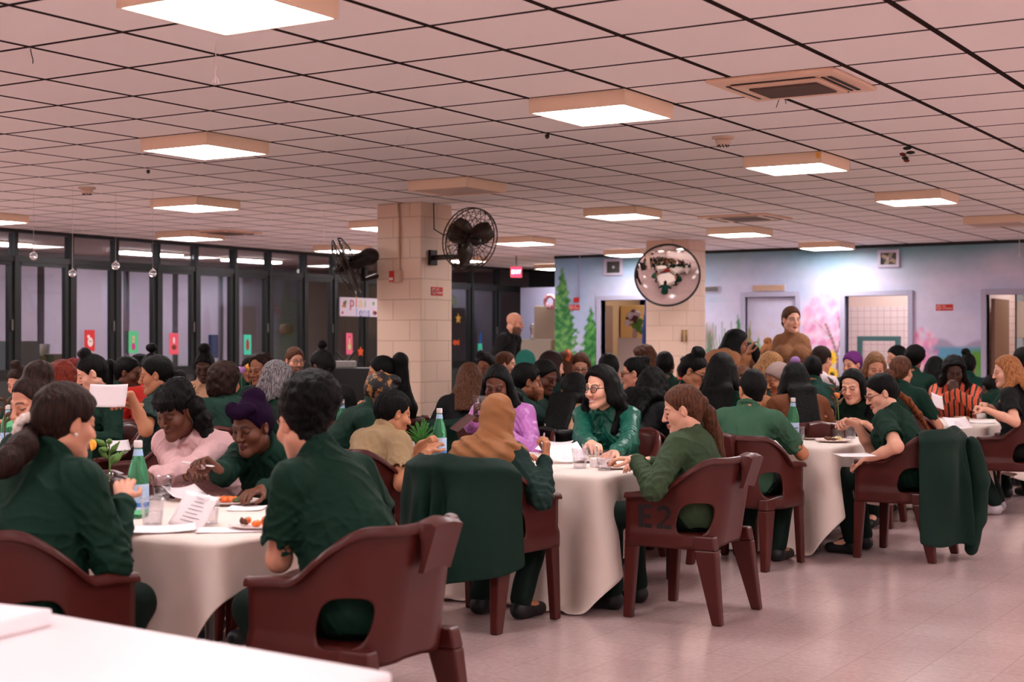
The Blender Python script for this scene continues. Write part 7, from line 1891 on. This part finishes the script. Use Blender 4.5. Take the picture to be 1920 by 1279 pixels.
# watches
for (s, side, lb) in (('khaki shirt', 1, 'watch'), ('striped shirt', 1, 'watch')):
    I = who(s); s0, E, T, *_ = I.arms[side]; a = nrm(T - E); q_ = T - a * .035
    gg = Field(); gg.ring(q_, a, .029, .006, 0); V, Fc = gg.mesh(.004); mesh_obj('wristwatch', V, Fc, mat('watch_' + ('dark' if 'khaki' in s else 'pale'), rgb(60, 40, 34) if 'khaki' in s else rgb(210, 196, 180), .35, metal=.4), I.root)
# sound desk and microphone stand far back by the windows
x_, y_ = W(640, 15.2); zt = ZV(690, 15.2)
tag(box('equipment_rack', (-.32, -.25, 0), (.40, .25, zt), mat('rack_black', rgb(22, 22, 24), .5), bevel=.01, loc=(x_, y_, 0), rz=YAW), 'black equipment rack far back by the windows', 'rack')
tag(box('audio_mixer', (-.16, -.14, 0), (.18, .14, .07), mat('mixer_silver', rgb(150, 144, 142), .4), bevel=.01, loc=(*W(634, 15.2), zt + .001), rz=YAW), 'silver mixer lying on the black rack', 'mixer')
x_, y_ = W(648, 15.6); e = empty('music_stand', (x_, y_, 0), YAW); tag(e, 'black stand with Y-shaped arms before the windows', 'stand')
tube('stand_pole', [[(0, 0, .02), (0, 0, ZV(682, 15.6))]], .016, dark_m, e); z0 = ZV(682, 15.6); tube('stand_arm', [[(0, 0, z0), (-.10, 0, z0 + .13)]], .012, dark_m, e); tube('stand_arm', [[(0, 0, z0), (.10, 0, z0 + .13)]], .012, dark_m, e); lathe('stand_base', [(.16, 0), (.16, .015), (.02, .03)], dark_m, e)
x_, y_ = W(536, 16); 
o = mesh_obj('drum_shade', *lathe_data([(.03, 0), (.10, -.02), (.11, -.14), (.09, -.17)], 20), mat('shade_brown', rgb(130, 84, 70), .7), None, True, (-15.3, YX(537, -15.3), ZV(608, DX(537, -15.3)))); tag(o, 'brown hanging lampshade behind the glass', 'lampshade')
# ---------------------------------------------------------------- camera, world, view
cam = bpy.data.cameras.new('camera'); co = bpy.data.objects.new('camera', cam); COL.objects.link(co)
co.location = (0, 0, CAM_Z); co.rotation_euler = (PI / 2, 0, YAW)
cam.sensor_width = 36; cam.lens = 36 * F_PX / 1920; cam.clip_start = .05; cam.clip_end = 100
cam.dof.use_dof = True; cam.dof.focus_distance = 8.3; cam.dof.aperture_fstop = 3.2
sc = bpy.context.scene; sc.camera = co
w = bpy.data.worlds.new('world'); sc.world = w; w.use_nodes = True
w.node_tree.nodes['Background'].inputs[0].default_value = (.5, .45, .45, 1); w.node_tree.nodes['Background'].inputs[1].default_value = .15
vs_ = sc.view_settings; vs_.view_transform = 'Standard'; vs_.look = 'None'; vs_.exposure = EXPOSURE; vs_.gamma = 1.0; vs_.use_curve_mapping = False
sc.cycles.max_bounces = 8; sc.cycles.diffuse_bounces = 6; sc.cycles.glossy_bounces = 4; sc.cycles.transmission_bounces = 6; sc.cycles.transparent_max_bounces = 12
sc.cycles.caustics_reflective = False; sc.cycles.caustics_refractive = False
sc.cycles.sample_clamp_indirect = 6
